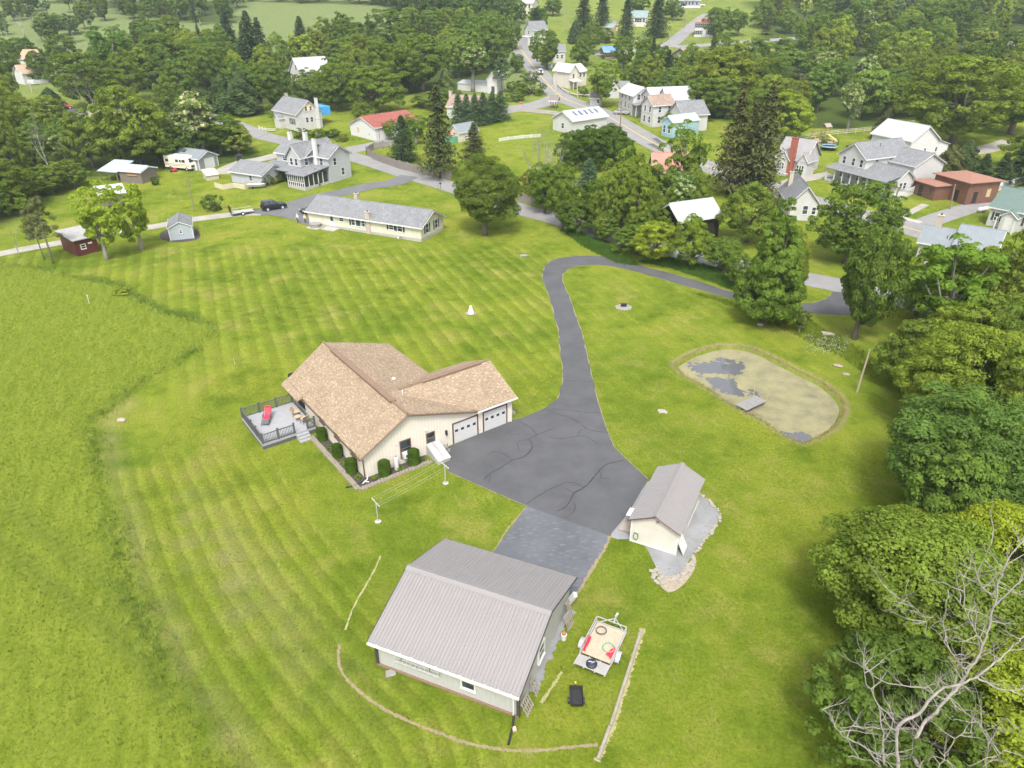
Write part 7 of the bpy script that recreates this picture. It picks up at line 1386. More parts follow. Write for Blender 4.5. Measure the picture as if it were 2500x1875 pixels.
MB().lathe([(.9,.02),(.5,.03)], n=16).build('ash', mat('grey_stone', (.42,.40,.37)), e); MB().box(-.3,.1,.05,.4,.5,.35).box(-.35,.05,.35,.45,.55,.4).build('grill', M_BLACK, e)
# white garden statue
g = G(q('A6',1830,1400)); e = place('garden_statue', g, 0, 'white garden statue on a stone ring in the back lawn', 'statue')
MB().lathe([(.42,0),(.40,.10),(.34,.28),(.26,.5),(.24,.62),(.15,.72),(.17,.8),(.19,.9),(.15,1.0),(.06,1.06)], n=14).build('figure', mat('white_stone', (.74,.73,.70), .7, .08, 5), e, True); MB().tube([(-.2,-.15,.55),(-.05,-.34,.45),(.12,-.3,.52)], [.08,.07,.05], 7).tube([(.2,-.1,.55),(.1,-.34,.42)], [.08,.05], 7).build('arms', MATS['white_stone'], e, True)
for i in range(12): a = i*6.283/12; o = bpy.data.objects.new('ring_stone', RKM[i%6]); COL.objects.link(o); o.parent = e; o.location = (.62*math.cos(a),.62*math.sin(a),.04); o.scale = (.7,.7,.7)
# pond dock, posts, pond rim
DA, DB, DC = G(q('B4',480,515)), G(q('B4',545,548)), G(q('B4',665,492)); e = place('pond_dock', DB, math.atan2((DC-DB).y,(DC-DB).x), 'weathered grey plank dock reaching into the pond', 'dock'); dl_ = (DC-DB).length; dw = (DA-DB).length; M_DOCK = mat('dock_plank', (.23,.225,.22), .9, .2, 4, bump=.4)
for i in range(16): y0 = dl_*i/16; MB().box(y0+.012,-.05,.02,y0+dl_/16-.012,dw,.08+random.uniform(-.01,.01)).build('plank', M_DOCK, e)
for y in (.1,dw-.15): MB().box(0,y,-.12,dl_,y+.1,.02).build('joist', M_DOCK, e)
MB().tube([(dl_-.3,dw-.0,-1),(dl_-.3,dw+.05,1.25)], .05, 6).build('mooring_post', mat('post_wood', (.42,.33,.16), .9, .2, 4), e); MB().tube([(dl_-.05,.05,-1),(dl_+.05,.0,1.7)], .045, 6).build('mooring_post', MATS['post_wood'], e)
rimp = [Vector((x_,y_,0)) for x_,y_ in POND]; rimC = catmull(rimp + rimp[:1], .22); L_ = []; rs = np.random.default_rng(12)
for p in rimC:
    for k2 in range(4): L_.append((p.x + rs.normal()*.12, p.y + rs.normal()*.12, -.12))
grass_mass('pond_rushes', 'dry straw-coloured grass rim round the pond', np.array(L_), rs.uniform(.15,.42,len(L_)), mat_leaf('straw_blades', (.36,.30,.15), .3, .3), 14)
# leaning pole by the pond, stakes
def pole(base, top, r, label, m, group=None, lean=None, arms=0, name='utility_pole'):
    g = G(base); h = zat(g.x, g.y, top[1]) - g.z; dist_ = (g - Vector((0,0,CAMH))).length
    xt = (top[0]-CX)/FPX * (g.y*_c + (CAMH-(g.z+h))*_s); e = place(name, g, 0, label, 'pole', group); d = Vector((max(-.8,min(.8,xt-g.x)),0,h)); MB().tube([(0,0,-.3),d*.5,d], [r*1.15,r,r*.85], 8).build('pole', m, e)
    for k2 in range(arms): MB().box(d.x-1.1,-.06,h-.5-k2*.9,d.x+1.1,.06,h-.36-k2*.9).build('cross_arm', m, e); [MB().lathe([(.05,0),(.07,.08),(.03,.16)], (d.x+xx,0,h-.36-k2*.9), 6).build('insulator', M_WHITE, e) for xx in (-1,-.35,.35,1)]
    return g + d
M_POLE = mat('pole_wood', (.22,.17,.13), .95, .25, 4, bump=.3); M_POLEG = mat('pole_grey', (.42,.39,.35), .95, .2, 4, bump=.3)
pole(q('B4',1210,435), q('B4',1287,180), .09, 'leaning bare pole beside the pond', mat('pole_tan', (.36,.30,.22), .9))
PL = {}
for k2, b_, t_, r, l, m_, ar in [('a',(474,515),(457,431),.11,'slim wooden pole on the lawn above the gravel track',M_POLE,0),('b',q('A2',418,1210),q('A2',400,1000),.14,'pale utility pole behind the grey farmhouse',M_POLEG,0),('c',(1225,223),(1225,175),.15,'utility pole beside the pale pine',M_POLEG,1),('d',(1356,243),(1359,169),.17,'tall pale utility pole at the crossroads',M_POLEG,1),('e',q('A3',945,1100),q('A3',960,860),.17,'dark utility pole before the white rambling house',M_POLE,0),('f',(1410,237),(1409,197),.14,'pole before the cream house',M_POLEG,0),('g',(1448,255),(1449,220),.14,'pole under the willow',M_POLE,0),('h',(1670,68),(1673,23),.16,'dark pole on the hillside lawn',M_POLE,0),('i',(1635,119),(1636,82),.16,'pale pole at the hill road fork',M_POLEG,0),('j',(2167,545),(2195,457),.16,'dark leaning utility pole beside the main road',M_POLE,1),('k',(2319,511),(2332,450),.13,'utility pole in front of the brick hall',M_POLE,0),('l',(161,216),(152,168),.16,'pale utility pole with double cross-arm in the left wood',M_POLEG,2),('m',(78,226),(72,199),.14,'small utility pole before the far left lawn',M_POLEG,1),('n',(1346,165),(1347,116),.15,'pole beside the road under the dark maple',M_POLEG,0),('o',(1251,108),(1251,70),.16,'pale pole at the head of the main road',M_POLEG,0),('p',(330,195),(329,181),.15,'pole top showing above the left wood',M_POLEG,1)]: PL[k2] = pole(b_, t_, r, l, m_, None, None, ar)
def wire(a, b_, sag=.8, r=.022):
    P = [a.lerp(b_, t) - Vector((0,0,sag*4*t*(1-t))) for t in np.linspace(0,1,9)]; o = MB().tube(P, r, 4).build('overhead_wire', M_BLACK); tag(o, 'thin overhead wire strung between the utility poles', 'wire', 'overhead wires')
z3 = Vector((0,0,-.4))
for a, b_ in (('e','d'),('e','j'),('j','k')):
    for dx in (-.6,.6): wire(PL[a]+z3+Vector((dx,0,0)), PL[b_]+z3+Vector((dx,0,0)))
wire(PL['b'], G((530,405))+Vector((0,0,3)), .5); wire(PL['b'], PL['e'], 2.5)
# fences
def fence_panels(name, label, pts, h, m, step, kind='picket', cat='fence', th=.05):
    C = [G(p) for p in pts]; e = place(name, C[0], 0, label, cat); O = C[0]
    for i in range(len(C)-1):
        a, b_ = C[i]-O, C[i+1]-O; n = max(1, round((b_-a).length/step))
        for k3 in range(n):
            p, q_ = a.lerp(b_,k3/n), a.lerp(b_,(k3+1)/n); d = (q_-p); L3 = d.length; d.normalize(); nv = Vector((-d.y,d.x,0)).normalized()*th; mb = MB()
            if kind == 'solid': mb.slab([(*(p-nv)[:2],p.z+h),(*(q_-nv)[:2],q_.z+h),(*(q_+nv)[:2],q_.z+h),(*(p+nv)[:2],p.z+h)], h)
            elif kind == 'rail':
                for z in (.45,.9,1.25)[:3 if h > 1.1 else 2]: mb.tube([p+Vector((0,0,z*h/1.3)), q_+Vector((0,0,z*h/1.3))], .06, 5)
            else:
                nb2 = max(3, int(L3/.16))
                for j in range(nb2):
                    t = (j+.5)/nb2; c = p.lerp(q_,t); hh = h - (.22*math.sin(math.pi*t) if kind == 'scallop' else 0) + random.uniform(-.03,.03); mb.cbox((c.x,c.y,c.z+hh/2-.1), .13 if kind == 'scallop' else .07, .025, hh+.2, math.atan2(d.y,d.x))
                for z in (.3,h*.75): mb.tube([p+Vector((0,0,z)), q_+Vector((0,0,z))], .04, 4)
            mb.build('fence_panel', m, e); MB().box(p.x-.06,p.y-.06,p.z-.4,p.x+.06,p.y+.06,p.z+h+.05).build('fence_post', m, e)
M_FENW = mat('fence_wood', (.21,.185,.165), .95, .3, 3, bump=.4)
fence_panels('wooden_fence', 'weathered grey scalloped wooden fence along the village lane', [q('A2',*p) for p in [(950,1300),(1010,1345),(1100,1380),(1230,1425),(1370,1460),(1520,1492),(1670,1520)]], 1.9, M_FENW, 2.4, 'scallop'); fence_panels('wooden_fence', 'grey wooden fence behind the lane beside the red-roofed garage', [q('A2',*p) for p in [(950,1300),(1010,1262),(1090,1250),(1150,1245)]], 1.7, M_FENW, 2.4, 'scallop')
fence_panels('wooden_fence', 'pale scalloped fence along the lane below the bare trees', [q('A7',*p) for p in [(85,455),(200,480),(330,510)]], 1.8, M_FENW, 2.4, 'scallop')
fence_panels('picket_fence', 'white picket fence curving across the green yard', [q('A2',2070,1195),(1240,342),(1275,338),(1320,335)], .85, M_TRIM, 2.4); fence_panels('paddock_fence', 'grey rail fence behind the playset and the white barn', [(1883,352),(1955,342),(2045,330),(2130,322),(2232,305)], 1.3, M_POLEG, 3.0, 'rail')
fence_panels('vinyl_fence', 'white solid fence running from the road to the brick hall', [q('A8',*p) for p in [(1085,462),(1200,425),(1320,370),(1415,335)]], 1.5, M_WHITE, 2.4, 'solid'); fence_panels('vinyl_fence', 'white solid fence right of the brick hall', [q('A8',*p) for p in [(1890,345),(1960,375),(2060,345),(2212,300),(2300,280)]], 1.6, M_WHITE, 2.4, 'solid')
fence_panels('split_rail', 'short white split rail at the cottage drive', [q('A2',*p) for p in [(45,1095),(100,1110),(190,1112)]], 1.0, M_TRIM, 2.0, 'rail')
# ------------------------------------------------------------------ vehicles
M_RUB = mat('rubber', (.018,.018,.018), .8, .2, 4); M_HL = mat('headlamp', (.75,.75,.72), .15, .02, 2); M_TL = mat('tail_lamp', (.35,.02,.02), .3)
def car(px, rz, paint, label, style='suv', name='parked_car', group=None, cat='car', L=4.4, W=1.8):
    g = G(px) if len(px) == 2 else Vector(px); e = place(name, g, rz, label, cat, group); m = mat('paint_' + '_'.join('%d' % (c*100) for c in paint), paint, .25, .04, 2, bump=0)
    if style == 'suv': prof = [(-.5,.42),(-.5,.95),(-.49,1.12),(.13,1.12),(.47,1.02),(.5,.88),(.5,.42)]; cab = [(-.48,1.10),(-.45,1.78),(.02,1.80),(.17,1.10)]
    elif style == 'pickup': prof = [(-.5,.45),(-.5,1.05),(.16,1.05),(.47,1.0),(.5,.85),(.5,.45)]; cab = [(-.14,1.04),(-.10,1.72),(.08,1.72),(.2,1.04)]
    else: prof = [(-.5,.35),(-.5,.85),(-.38,.95),(.14,.95),(.46,.82),(.5,.65),(.5,.35)]; cab = [(-.40,.93),(-.26,1.42),(.0,1.44),(.20,.93)]
    def loft(P, w0, w1, zmid):
        k = len(P); mb = MB(); v = []
        for sgn in (-1,1):
            for x, z in P: w_ = w0 if z < zmid else w1; v.append((x*L, sgn*w_*W/2, z))
        f = [tuple(range(k)), tuple(range(2*k-1,k-1,-1))] + [((i+1)%k, i, i+k, (i+1)%k+k) for i in range(k)]; mb.add(v, f); return mb
    body = loft(prof, 1.0, .97, .9).build('body', m, e, bevel=.05); ct = loft(cab, .93, .78, 1.3).build('cabin', m, e, bevel=.04)
    zb, zt2 = cab[0][1]+.08, max(c[1] for c in cab)-.09; xm = (cab[0][0]*1 + cab[-1][0]) / 2
    def lerpx(a, b_, z): t = (z-a[1])/(b_[1]-a[1]); return a[0]+(b_[0]-a[0])*t
    xr0, xr1 = lerpx(cab[0],cab[1],zb), lerpx(cab[0],cab[1],zt2); xf0, xf1 = lerpx(cab[3],cab[2],zb), lerpx(cab[3],cab[2],zt2)
    wz = lambda z: (.93 + (.78-.93)*(z-cab[0][1])/(cab[1][1]-cab[0][1]))*W/2 + .006
    for s_ in (-1,1):
        for t0, t1 in ((.07,.46),(.52,.92)): MB().add([((xr0+(xf0-xr0)*t0)*L,s_*wz(zb),zb),((xr0+(xf0-xr0)*t1)*L,s_*wz(zb),zb),((xr1+(xf1-xr1)*t1)*L,s_*wz(zt2),zt2),((xr1+(xf1-xr1)*t0)*L,s_*wz(zt2),zt2)], [(0,1,2,3) if s_ < 0 else (3,2,1,0)]).build('side_window', M_GLASS, ct)
    MB().add([(xf0*L+.015,-wz(zb)*.9,zb),(xf0*L+.015,wz(zb)*.9,zb),(xf1*L+.015,wz(zt2)*.9,zt2),(xf1*L+.015,-wz(zt2)*.9,zt2)], [(0,1,2,3)]).build('windscreen', M_GLASS, ct); MB().add([(xr0*L-.015,-wz(zb)*.9,zb),(xr0*L-.015,wz(zb)*.9,zb),(xr1*L-.015,wz(zt2)*.9,zt2),(xr1*L-.015,-wz(zt2)*.9,zt2)], [(3,2,1,0)]).build('rear_window', M_GLASS, ct)
    r = .36 if style != 'sedan' else .31
    for x in (-.31,.31):
        for s_ in (-1,1): w_ = MB().tube([(x*L,s_*(W/2-.17),r),(x*L,s_*(W/2+.02),r)], r, 16).build('wheel', M_RUB, e); MB().tube([(x*L,s_*(W/2-.1),r),(x*L,s_*(W/2+.03),r)], r*.6, 12).build('rim', M_ALU, w_)
    for s_ in (-1,1): MB().box(.485*L,s_*W*.38-.14,.7,.503*L,s_*W*.38+.14,.85).build('headlight', M_HL, e); MB().box(-.503*L,s_*W*.42-.08,.75,-.49*L,s_*W*.42+.08,1.0).build('tail_light', M_TL, e)
    MB().box(-.51*L,-W*.48,.42,-.49*L,W*.48,.58).box(.49*L,-W*.48,.40,.512*L,W*.48,.58).build('bumper', M_BLACK, e)
    if style == 'suv': MB().tube([(-.53*L,0,1.0),(-.50*L,0,1.0)], .34, 14).build('spare_wheel', M_RUB, e)
    return e
jw, jf = G(q('A6',128,540)), G(q('A6',238,522)); jd = (jf-jw); jz = math.atan2(jd.y,jd.x)
JC = (jw+jf)/2 + Vector((-math.sin(jz),math.cos(jz),0))*.9
car(tuple(JC), jz, (.015,.015,.017), 'black boxy off-road vehicle towing a flat trailer on the ranch drive', 'suv', 'off_road_vehicle'); sp = G(q('A6',395,560)); car((sp.x+2.0,sp.y+.9,sp.z), jz-3.0, (.02,.022,.026), 'dark car parked tight against the ranch house end', 'sedan')
# flat trailer with raised ramp behind the jeep
tp_ = JC - Vector((math.cos(jz),math.sin(jz),0))*5.6; e = place('flat_trailer', tp_, jz, 'flat car trailer with raised dark ramp behind the black vehicle', 'trailer')
MB().box(-2.2,-.85,.45,1.7,.85,.55).build('bed', mat('trailer_grey', (.38,.38,.38), .7), e); MB().box(-2.3,-.85,.5,-2.22,.85,1.75).build('ramp', M_BLACK, e); MB().tube([(1.7,0,.5),(2.9,0,.5)], .06, 6).build('drawbar', M_BLACK, e)
for s_ in (-1,1):
    for x in (-.3,): w_ = MB().tube([(x,s_*.88,.32),(x,s_*1.08,.32)], .32, 14).build('wheel', M_RUB, e); MB().tube([(x,s_*.9,.32),(x,s_*1.09,.32)], .17, 10).build('rim', M_HL, w_)
    MB().box(-2.2,s_*.85-.03,.9,1.7,s_*.85+.03,.96).build('side_rail', mat('trailer_grey', (.38,.38,.38)), e)
# motorhome
ma, mb_ = G(q('A5',1400,185)), G(q('A5',1600,205)); md = mb_-ma; e = place('motorhome', ma, math.atan2(md.y,md.x), 'cream motorhome with brown stripes parked beside the grey garage', 'motorhome'); ML = max(6.8, md.length*1.02); M_RV = mat('rv_cream', (.72,.66,.54), .45, .06, 1); sx = ML/7.2
v = [(0,.55),(0,2.9),(.15,3.0),(6.2*sx,3.0),(6.75*sx,2.75),(7.0*sx,1.75),(7.2*sx,1.45),(7.2*sx,.5)]; k_ = len(v); m = MB(); m.add([(x_,0,z_) for x_,z_ in v]+[(x_,2.4,z_) for x_,z_ in v], [tuple(range(k_)), tuple(range(2*k_-1,k_-1,-1))]+[((i+1)%k_,i,i+k_,(i+1)%k_+k_) for i in range(k_)]); m.build('body', M_RV, e, bevel=.06)
for a, b_ in ((.4,1.3),(3.2,4.0),(4.3,4.8),(5.0,5.9)): MB().box(a*sx,-.03,1.75,b_*sx,.0,2.35).build('window', M_GLASS, e)
MB().add([(6.80*sx,.2,2.62),(7.02*sx,.2,1.8),(7.02*sx,2.2,1.8),(6.80*sx,2.2,2.62)], [(0,1,2,3)]).build('windscreen', M_GLASS, e)
for z in (1.0,1.3): MB().box(.1,-.02,z,6.9*sx,-.002,z+.1).build('stripe', mat('rv_stripe', (.25,.12,.07), .5), e)
MB().box(7.19*sx,.3,.75,7.24*sx,2.1,1.15).build('grille', M_BLACK, e); MB().box(2.2*sx,.7,3.0,3.2*sx,1.7,3.25).build('roof_unit', M_WHITE, e, bevel=.05)
for x in (1.5*sx,6.0*sx):
    for y in (.12,2.28): w_ = MB().tube([(x,y-.14,.4),(x,y+.14,.4)], .4, 16).build('wheel', M_RUB, e); MB().tube([(x,y-.15,.4),(x,y+.15,.4)], .2, 10).build('rim', M_ALU, w_)
g = G(q('A5',1465,205)); e = place('ride_on_mower', g, .3, 'red ride-on mower in front of the motorhome', 'mower'); MB().box(-.6,-.35,.25,.7,.35,.55).build('deck', M_RED2, e, bevel=.08); MB().box(.1,-.25,.55,.75,.25,.85).build('bonnet', M_RED2, e, bevel=.08); MB().box(-.45,-.22,.55,-.05,.22,.75).box(-.5,-.22,.7,-.4,.22,1.05).build('seat', M_BLACK, e)
for x, r in ((-.4,.28),(.5,.2)):
    for s_ in (-1,1): MB().tube([(x,s_*.33,r),(x,s_*.48,r)], r, 12).build('wheel', M_RUB, e)
MB().tube([(.1,0,.7),(-.05,0,1.05)], .02, 5).tube([(-.05+.15*math.cos(a)*.3,.17*math.sin(a),1.05+.05*math.cos(a)) for a in np.linspace(0,6.3,10)], .015, 5).build('steering_wheel', M_BLACK, e)
# road and village cars
mdir = (G((1350,219))-G((1306,166))); car((1318,181), math.atan2(mdir.y,mdir.x)+math.pi, (.70,.70,.70), 'white car driving along the main road', 'suv', 'car', L=4.5)
car((1517,279), -.2, (.28,.28,.29), 'grey car parked before the white rambling house', 'sedan'); car((1373,186), .1, (.75,.75,.74), 'white pickup parked behind the cream house', 'pickup', 'pickup_truck', cat='pickup')
pk = car((2218,437), -2.6, (.75,.75,.74), 'white pickup truck beside the farmhouse', 'pickup', 'pickup_truck', cat='pickup', L=5.2, W=1.9); car(q('A1',558,918), .25, (.42,.03,.04), 'red car parked in the lot in the left wood', 'suv'); car(q('A1',560,1052), .1, (.5,.5,.51), 'silver car parked at the left wood lot', 'sedan'); 
flat_poly('car_park', [G(q('A1',*p)) for p in [(470,1060),(620,1060),(660,900),(560,880),(480,930)]], M_ROAD2, .05)
car(q('A3',1400,42), .2, (.05,.07,.14), 'dark blue car by the top hillside house', 'suv'); car(q('A3',1625,52), .1, (.6,.6,.6), 'white car right of the top hillside house', 'sedan'); car(q('A4',2110,352), 2.6, (.75,.75,.74), 'white pickup in a clearing at the far right', 'pickup', 'pickup_truck', cat='pickup'); car(q('A3',345,66), .1, (.7,.7,.7), 'white car near the beige house at the top', 'sedan'); flat_poly('bare_clearing', [G(q('A4',*p)) for p in [(2070,385),(2180,395),(2212,330),(2150,290),(2080,330)]], M_GRAVEL, .06)
# boat by the attached garage
g = G(q('A5',2165,345)); e = place('covered_boat', g, .1, 'small pale boat on a trailer beside the attached garage', 'boat'); MB().add([(-1.6,-.7,.9),(1.0,-.7,.9),(2.0,0,1.0),(1.0,.7,.9),(-1.6,.7,.9),(-1.6,-.4,.35),(.9,-.35,.35),(1.6,0,.5),(.9,.35,.35),(-1.6,.4,.35)], [(0,1,6,5),(1,2,7,6),(2,3,8,7),(3,4,9,8),(4,0,5,9),(4,3,2,1,0),(5,6,7,8,9)]).build('hull', M_WHITE, e); MB().tube([(-1.0,0,.3),(2.8,0,.4)], .05, 5).build('trailer_beam', M_BLACK, e)
for s_ in (-1,1): MB().tube([(-.6,s_*.6,.25),(-.6,s_*.75,.25)], .25, 12).build('wheel', M_RUB, e)
# yard things on the right: trampoline, playset, tanks, black bin
g = G(q('A4',562,1262)); e = place('trampoline', g, 0, 'round trampoline with dark safety net behind the cottage', 'trampoline'); MB().tube([(1.9*math.cos(a),1.9*math.sin(a),.85) for a in np.linspace(0,6.283,29)], .12, 6).build('pad', mat('pale_blue_pad', (.30,.45,.62), .6), e); MB().lathe([(1.8,.83),(.05,.84)], n=28).build('mat', M_BLACK, e)
nt2 = MB()
for i in range(8): a = i*.7854; MB().tube([(1.95*math.cos(a),1.95*math.sin(a),0),(1.95*math.cos(a),1.95*math.sin(a),2.6)], .04, 5).build('net_pole', M_BLACK, e)
for i in range(40): a = i*.15708; nt2.tube([(1.93*math.cos(a),1.93*math.sin(a),.9),(1.93*math.cos(a),1.93*math.sin(a),2.5)], .012, 3)
for z in (1.2,1.6,2.0,2.5): nt2.tube([(1.93*math.cos(a),1.93*math.sin(a),z) for a in np.linspace(0,6.283,25)], .012, 3)
nt2.build('safety_net', M_BLACK, e)
g = G(q('A4',525,1180)); e = place('playset', g, .4, 'wooden playset with tower and yellow slide', 'playset'); M_CED = mat('cedar_wood', (.33,.20,.11), .85, .2, 4)
for x in (-.7,.7):
    for y in (-.7,.7): MB().box(x-.06,y-.06,0,x+.06,y+.06,3.2).build('post', M_CED, e)
MB().box(-.8,-.8,1.4,.8,.8,1.5).build('platform', M_CED, e); MB().slab([(-1,-1,3.2),(1,-1,3.2),(1,0,4.0),(-1,0,4.0)], .06).slab([(-1,0,4.0),(1,0,4.0),(1,1,3.2),(-1,1,3.2)], .06).build('roof', mat('old_plank', (.3,.26,.22)), e); MB().slab([(.0,-.8,1.5),(.5,-.8,1.5),(1.2,-3.4,.2),(.7,-3.4,.2)], .08).build('slide', mat('yellow_slide', (.70,.60,.14), .4), e)
MB().tube([(-.7,0,2.6),(-4,0,2.6)], .07, 6).tube([(-4,0,2.6),(-4,-1.2,0)], .06, 6).tube([(-4,0,2.6),(-4,1.2,0)], .06, 6).build('swing_frame', M_CED, e)
for x in (-2,-3): MB().tube([(x,0,2.6),(x,0,.6)], .015, 4).box(x-.2,-.12,.55,x+.2,.12,.6).build('swing', mat('yellow_slide', (.7,.6,.14)), e)
flat_poly('play_bed', [G(q('A4',*p)) for p in [(390,1185),(460,1210),(560,1215),(640,1200),(620,1165),(500,1160)]], mat('wood_chips', (.36,.27,.18), .95, .25, 4), .03)
for i, (pp, l_, rz) in enumerate(((q('A8',1860,548),'white propane tank on the grass left of the green-roofed house',.45),(q('A8',1898,410),'white propane tank against the brick hall',-.3))):
    g = G(pp); e = place('propane_tank', g, rz, l_, 'tank', 'propane tanks'); MB().lathe([(.05,-1.3),(.3,-1.22),(.42,-1.05),(.42,1.05),(.3,1.22),(.05,1.3)], n=14).build('tank', M_WHITE, e, True); e.children[0].rotation_euler = (0,1.5708,0); e.children[0].location = (0,0,.6)
    for x in (-.7,.7): MB().box(x-.1,-.25,0,x+.1,.25,.25).build('leg', M_CONC, e)
for pp, l_, s_ in ((q('A5',2025,115),'black wheeled refuse bin on the lawn by the garden drive',1.3),(q('A4',740,1290),'black tall bin on the lawn behind the farmhouse',1.6)):
    g = G(pp); e = place('refuse_bin', g, .3, l_, 'bin'); MB().cbox((0,0,.5*s_), .9*s_,.7*s_,1.0*s_,0,1.15).build('body', M_BLACK, e); MB().cbox((0,0,1.03*s_), 1.05*s_,.85*s_,.08*s_).build('lid', M_DARK, e)
g = G(q('A6',520,672)); e = place('concrete_cistern', g, rh_.yaw, 'round grey cistern box at the ranch house corner', 'cistern'); MB().lathe([(.95,0),(.95,.55),(1.0,.56),(1.0,.66),(.4,.68)], n=16).build('drum', mat('grey_stone', (.42,.40,.37)), e); MB().box(-1.2,-1.1,-.1,1.2,1.1,.06).build('slab', M_CONC, e)
g = G(q('A6',1552,352)); e = place('mailbox', g, .3, 'dark mailbox on a post beside the lane', 'mailbox'); MB().tube([(0,0,0),(0,0,1.8)], .05, 5).build('post', M_POLE, e); MB().box(.35,-.12,1.0,.75,.12,1.25).tube([(.55,0,0),(.55,0,1.0)], .04, 5).build('box', M_BLACK, e)
g = G(q('A3',113,945)); e = place('stop_sign', g, 0, 'red octagonal stop sign at the crossroads', 'sign'); MB().tube([(0,0,0),(0,0,2.2)], .035, 6).build('post', M_POLEG, e)
oc = [(.42*math.cos(a+.3927),0,2.45+.42*math.sin(a+.3927)) for a in np.linspace(0,6.283,9)[:-1]]; MB().add([(x,-.02,z) for x,y,z in oc]+[(x,.02,z) for x,y,z in oc], [tuple(range(8)),tuple(range(15,7,-1))]+[((i+1)%8,i,i+8,(i+1)%8+8) for i in range(8)]).build('plate', mat('sign_red', (.45,.02,.02), .5), e)
tx = bpy.data.curves.new('stop_text', 'FONT'); tx.body = 'STOP'; tx.size = .26; tx.align_x = 'CENTER'; tx.align_y = 'CENTER'; to = bpy.data.objects.new('lettering', tx); COL.objects.link(to); dg = bpy.context.evaluated_depsgraph_get(); tm = bpy.data.meshes.new_from_object(to.evaluated_get(dg)); bpy.data.objects.remove(to); tm.materials.append(M_TRIM); to = bpy.data.objects.new('lettering', tm); COL.objects.link(to); to.parent = e; to.location = (0,-.03,2.45); to.rotation_euler = (1.5708,0,0)
g = G(q('A2',690,1255)); e = place('road_sign', g, 0, 'small dark road sign on a post by the lane junction', 'sign'); MB().tube([(0,0,0),(0,0,2.4)], .05, 6).build('post', M_POLE, e); MB().box(-.3,-.03,1.9,.3,.03,2.3).build('plate', M_DARK, e)
g = G(q('A3',360,590)); e = place('notice_sign', g, .2, 'small blue and white notice sign beside the main road', 'sign'); MB().box(-.8,-.05,.5,.0,.05,1.7).build('blue_plate', mat('sign_blue', (.10,.25,.55), .5), e); MB().box(.05,-.05,.6,.7,.05,1.8).build('white_plate', M_WHITE, e); MB().tube([(-.4,0,0),(-.4,0,.6)], .05, 5).tube([(.4,0,0),(.4,0,.7)], .05, 5).build('posts', M_POLEG, e)
# guard rail along the bend by the cream house
C = catmull([G(q('A3',*p)) for p in [(390,680),(430,740),(500,790),(580,815),(700,820)]], 2.0); e = place('guard_rail', C[0], 0, 'pale guard rail round the bend before the cream house', 'guard rail'); MB().tube([(c-C[0])+Vector((0,0,.65)) for c in C], .17, 5).build('rail', M_POLEG, e)
for c in C[::2]: p_ = c-C[0]; MB().box(p_.x-.08,p_.y-.08,p_.z-.3,p_.x+.08,p_.y+.08,p_.z+.7).build('post', M_POLE, e)
# field marker stake
g = G(q('A5',755,1325)); e = place('marker_stake', g, 0, 'thin white marker stake standing in the uncut field', 'stake'); MB().tube([(0,0,0),(.05,0,1.3)], .04, 5).box(-.03,-.03,1.2,.12,.03,1.35).build('stake', M_WHITE, e)
g = G(q('B6',1410,465)); e = place('lawn_stake', g, 0, 'thin stake with weeds in the lawn behind the deck', 'stake'); MB().tube([(0,0,0),(-.03,0,.7)], .02, 5).box(-.05,-.02,.0,.03,.02,.1).build('stake', M_POLEG, e)
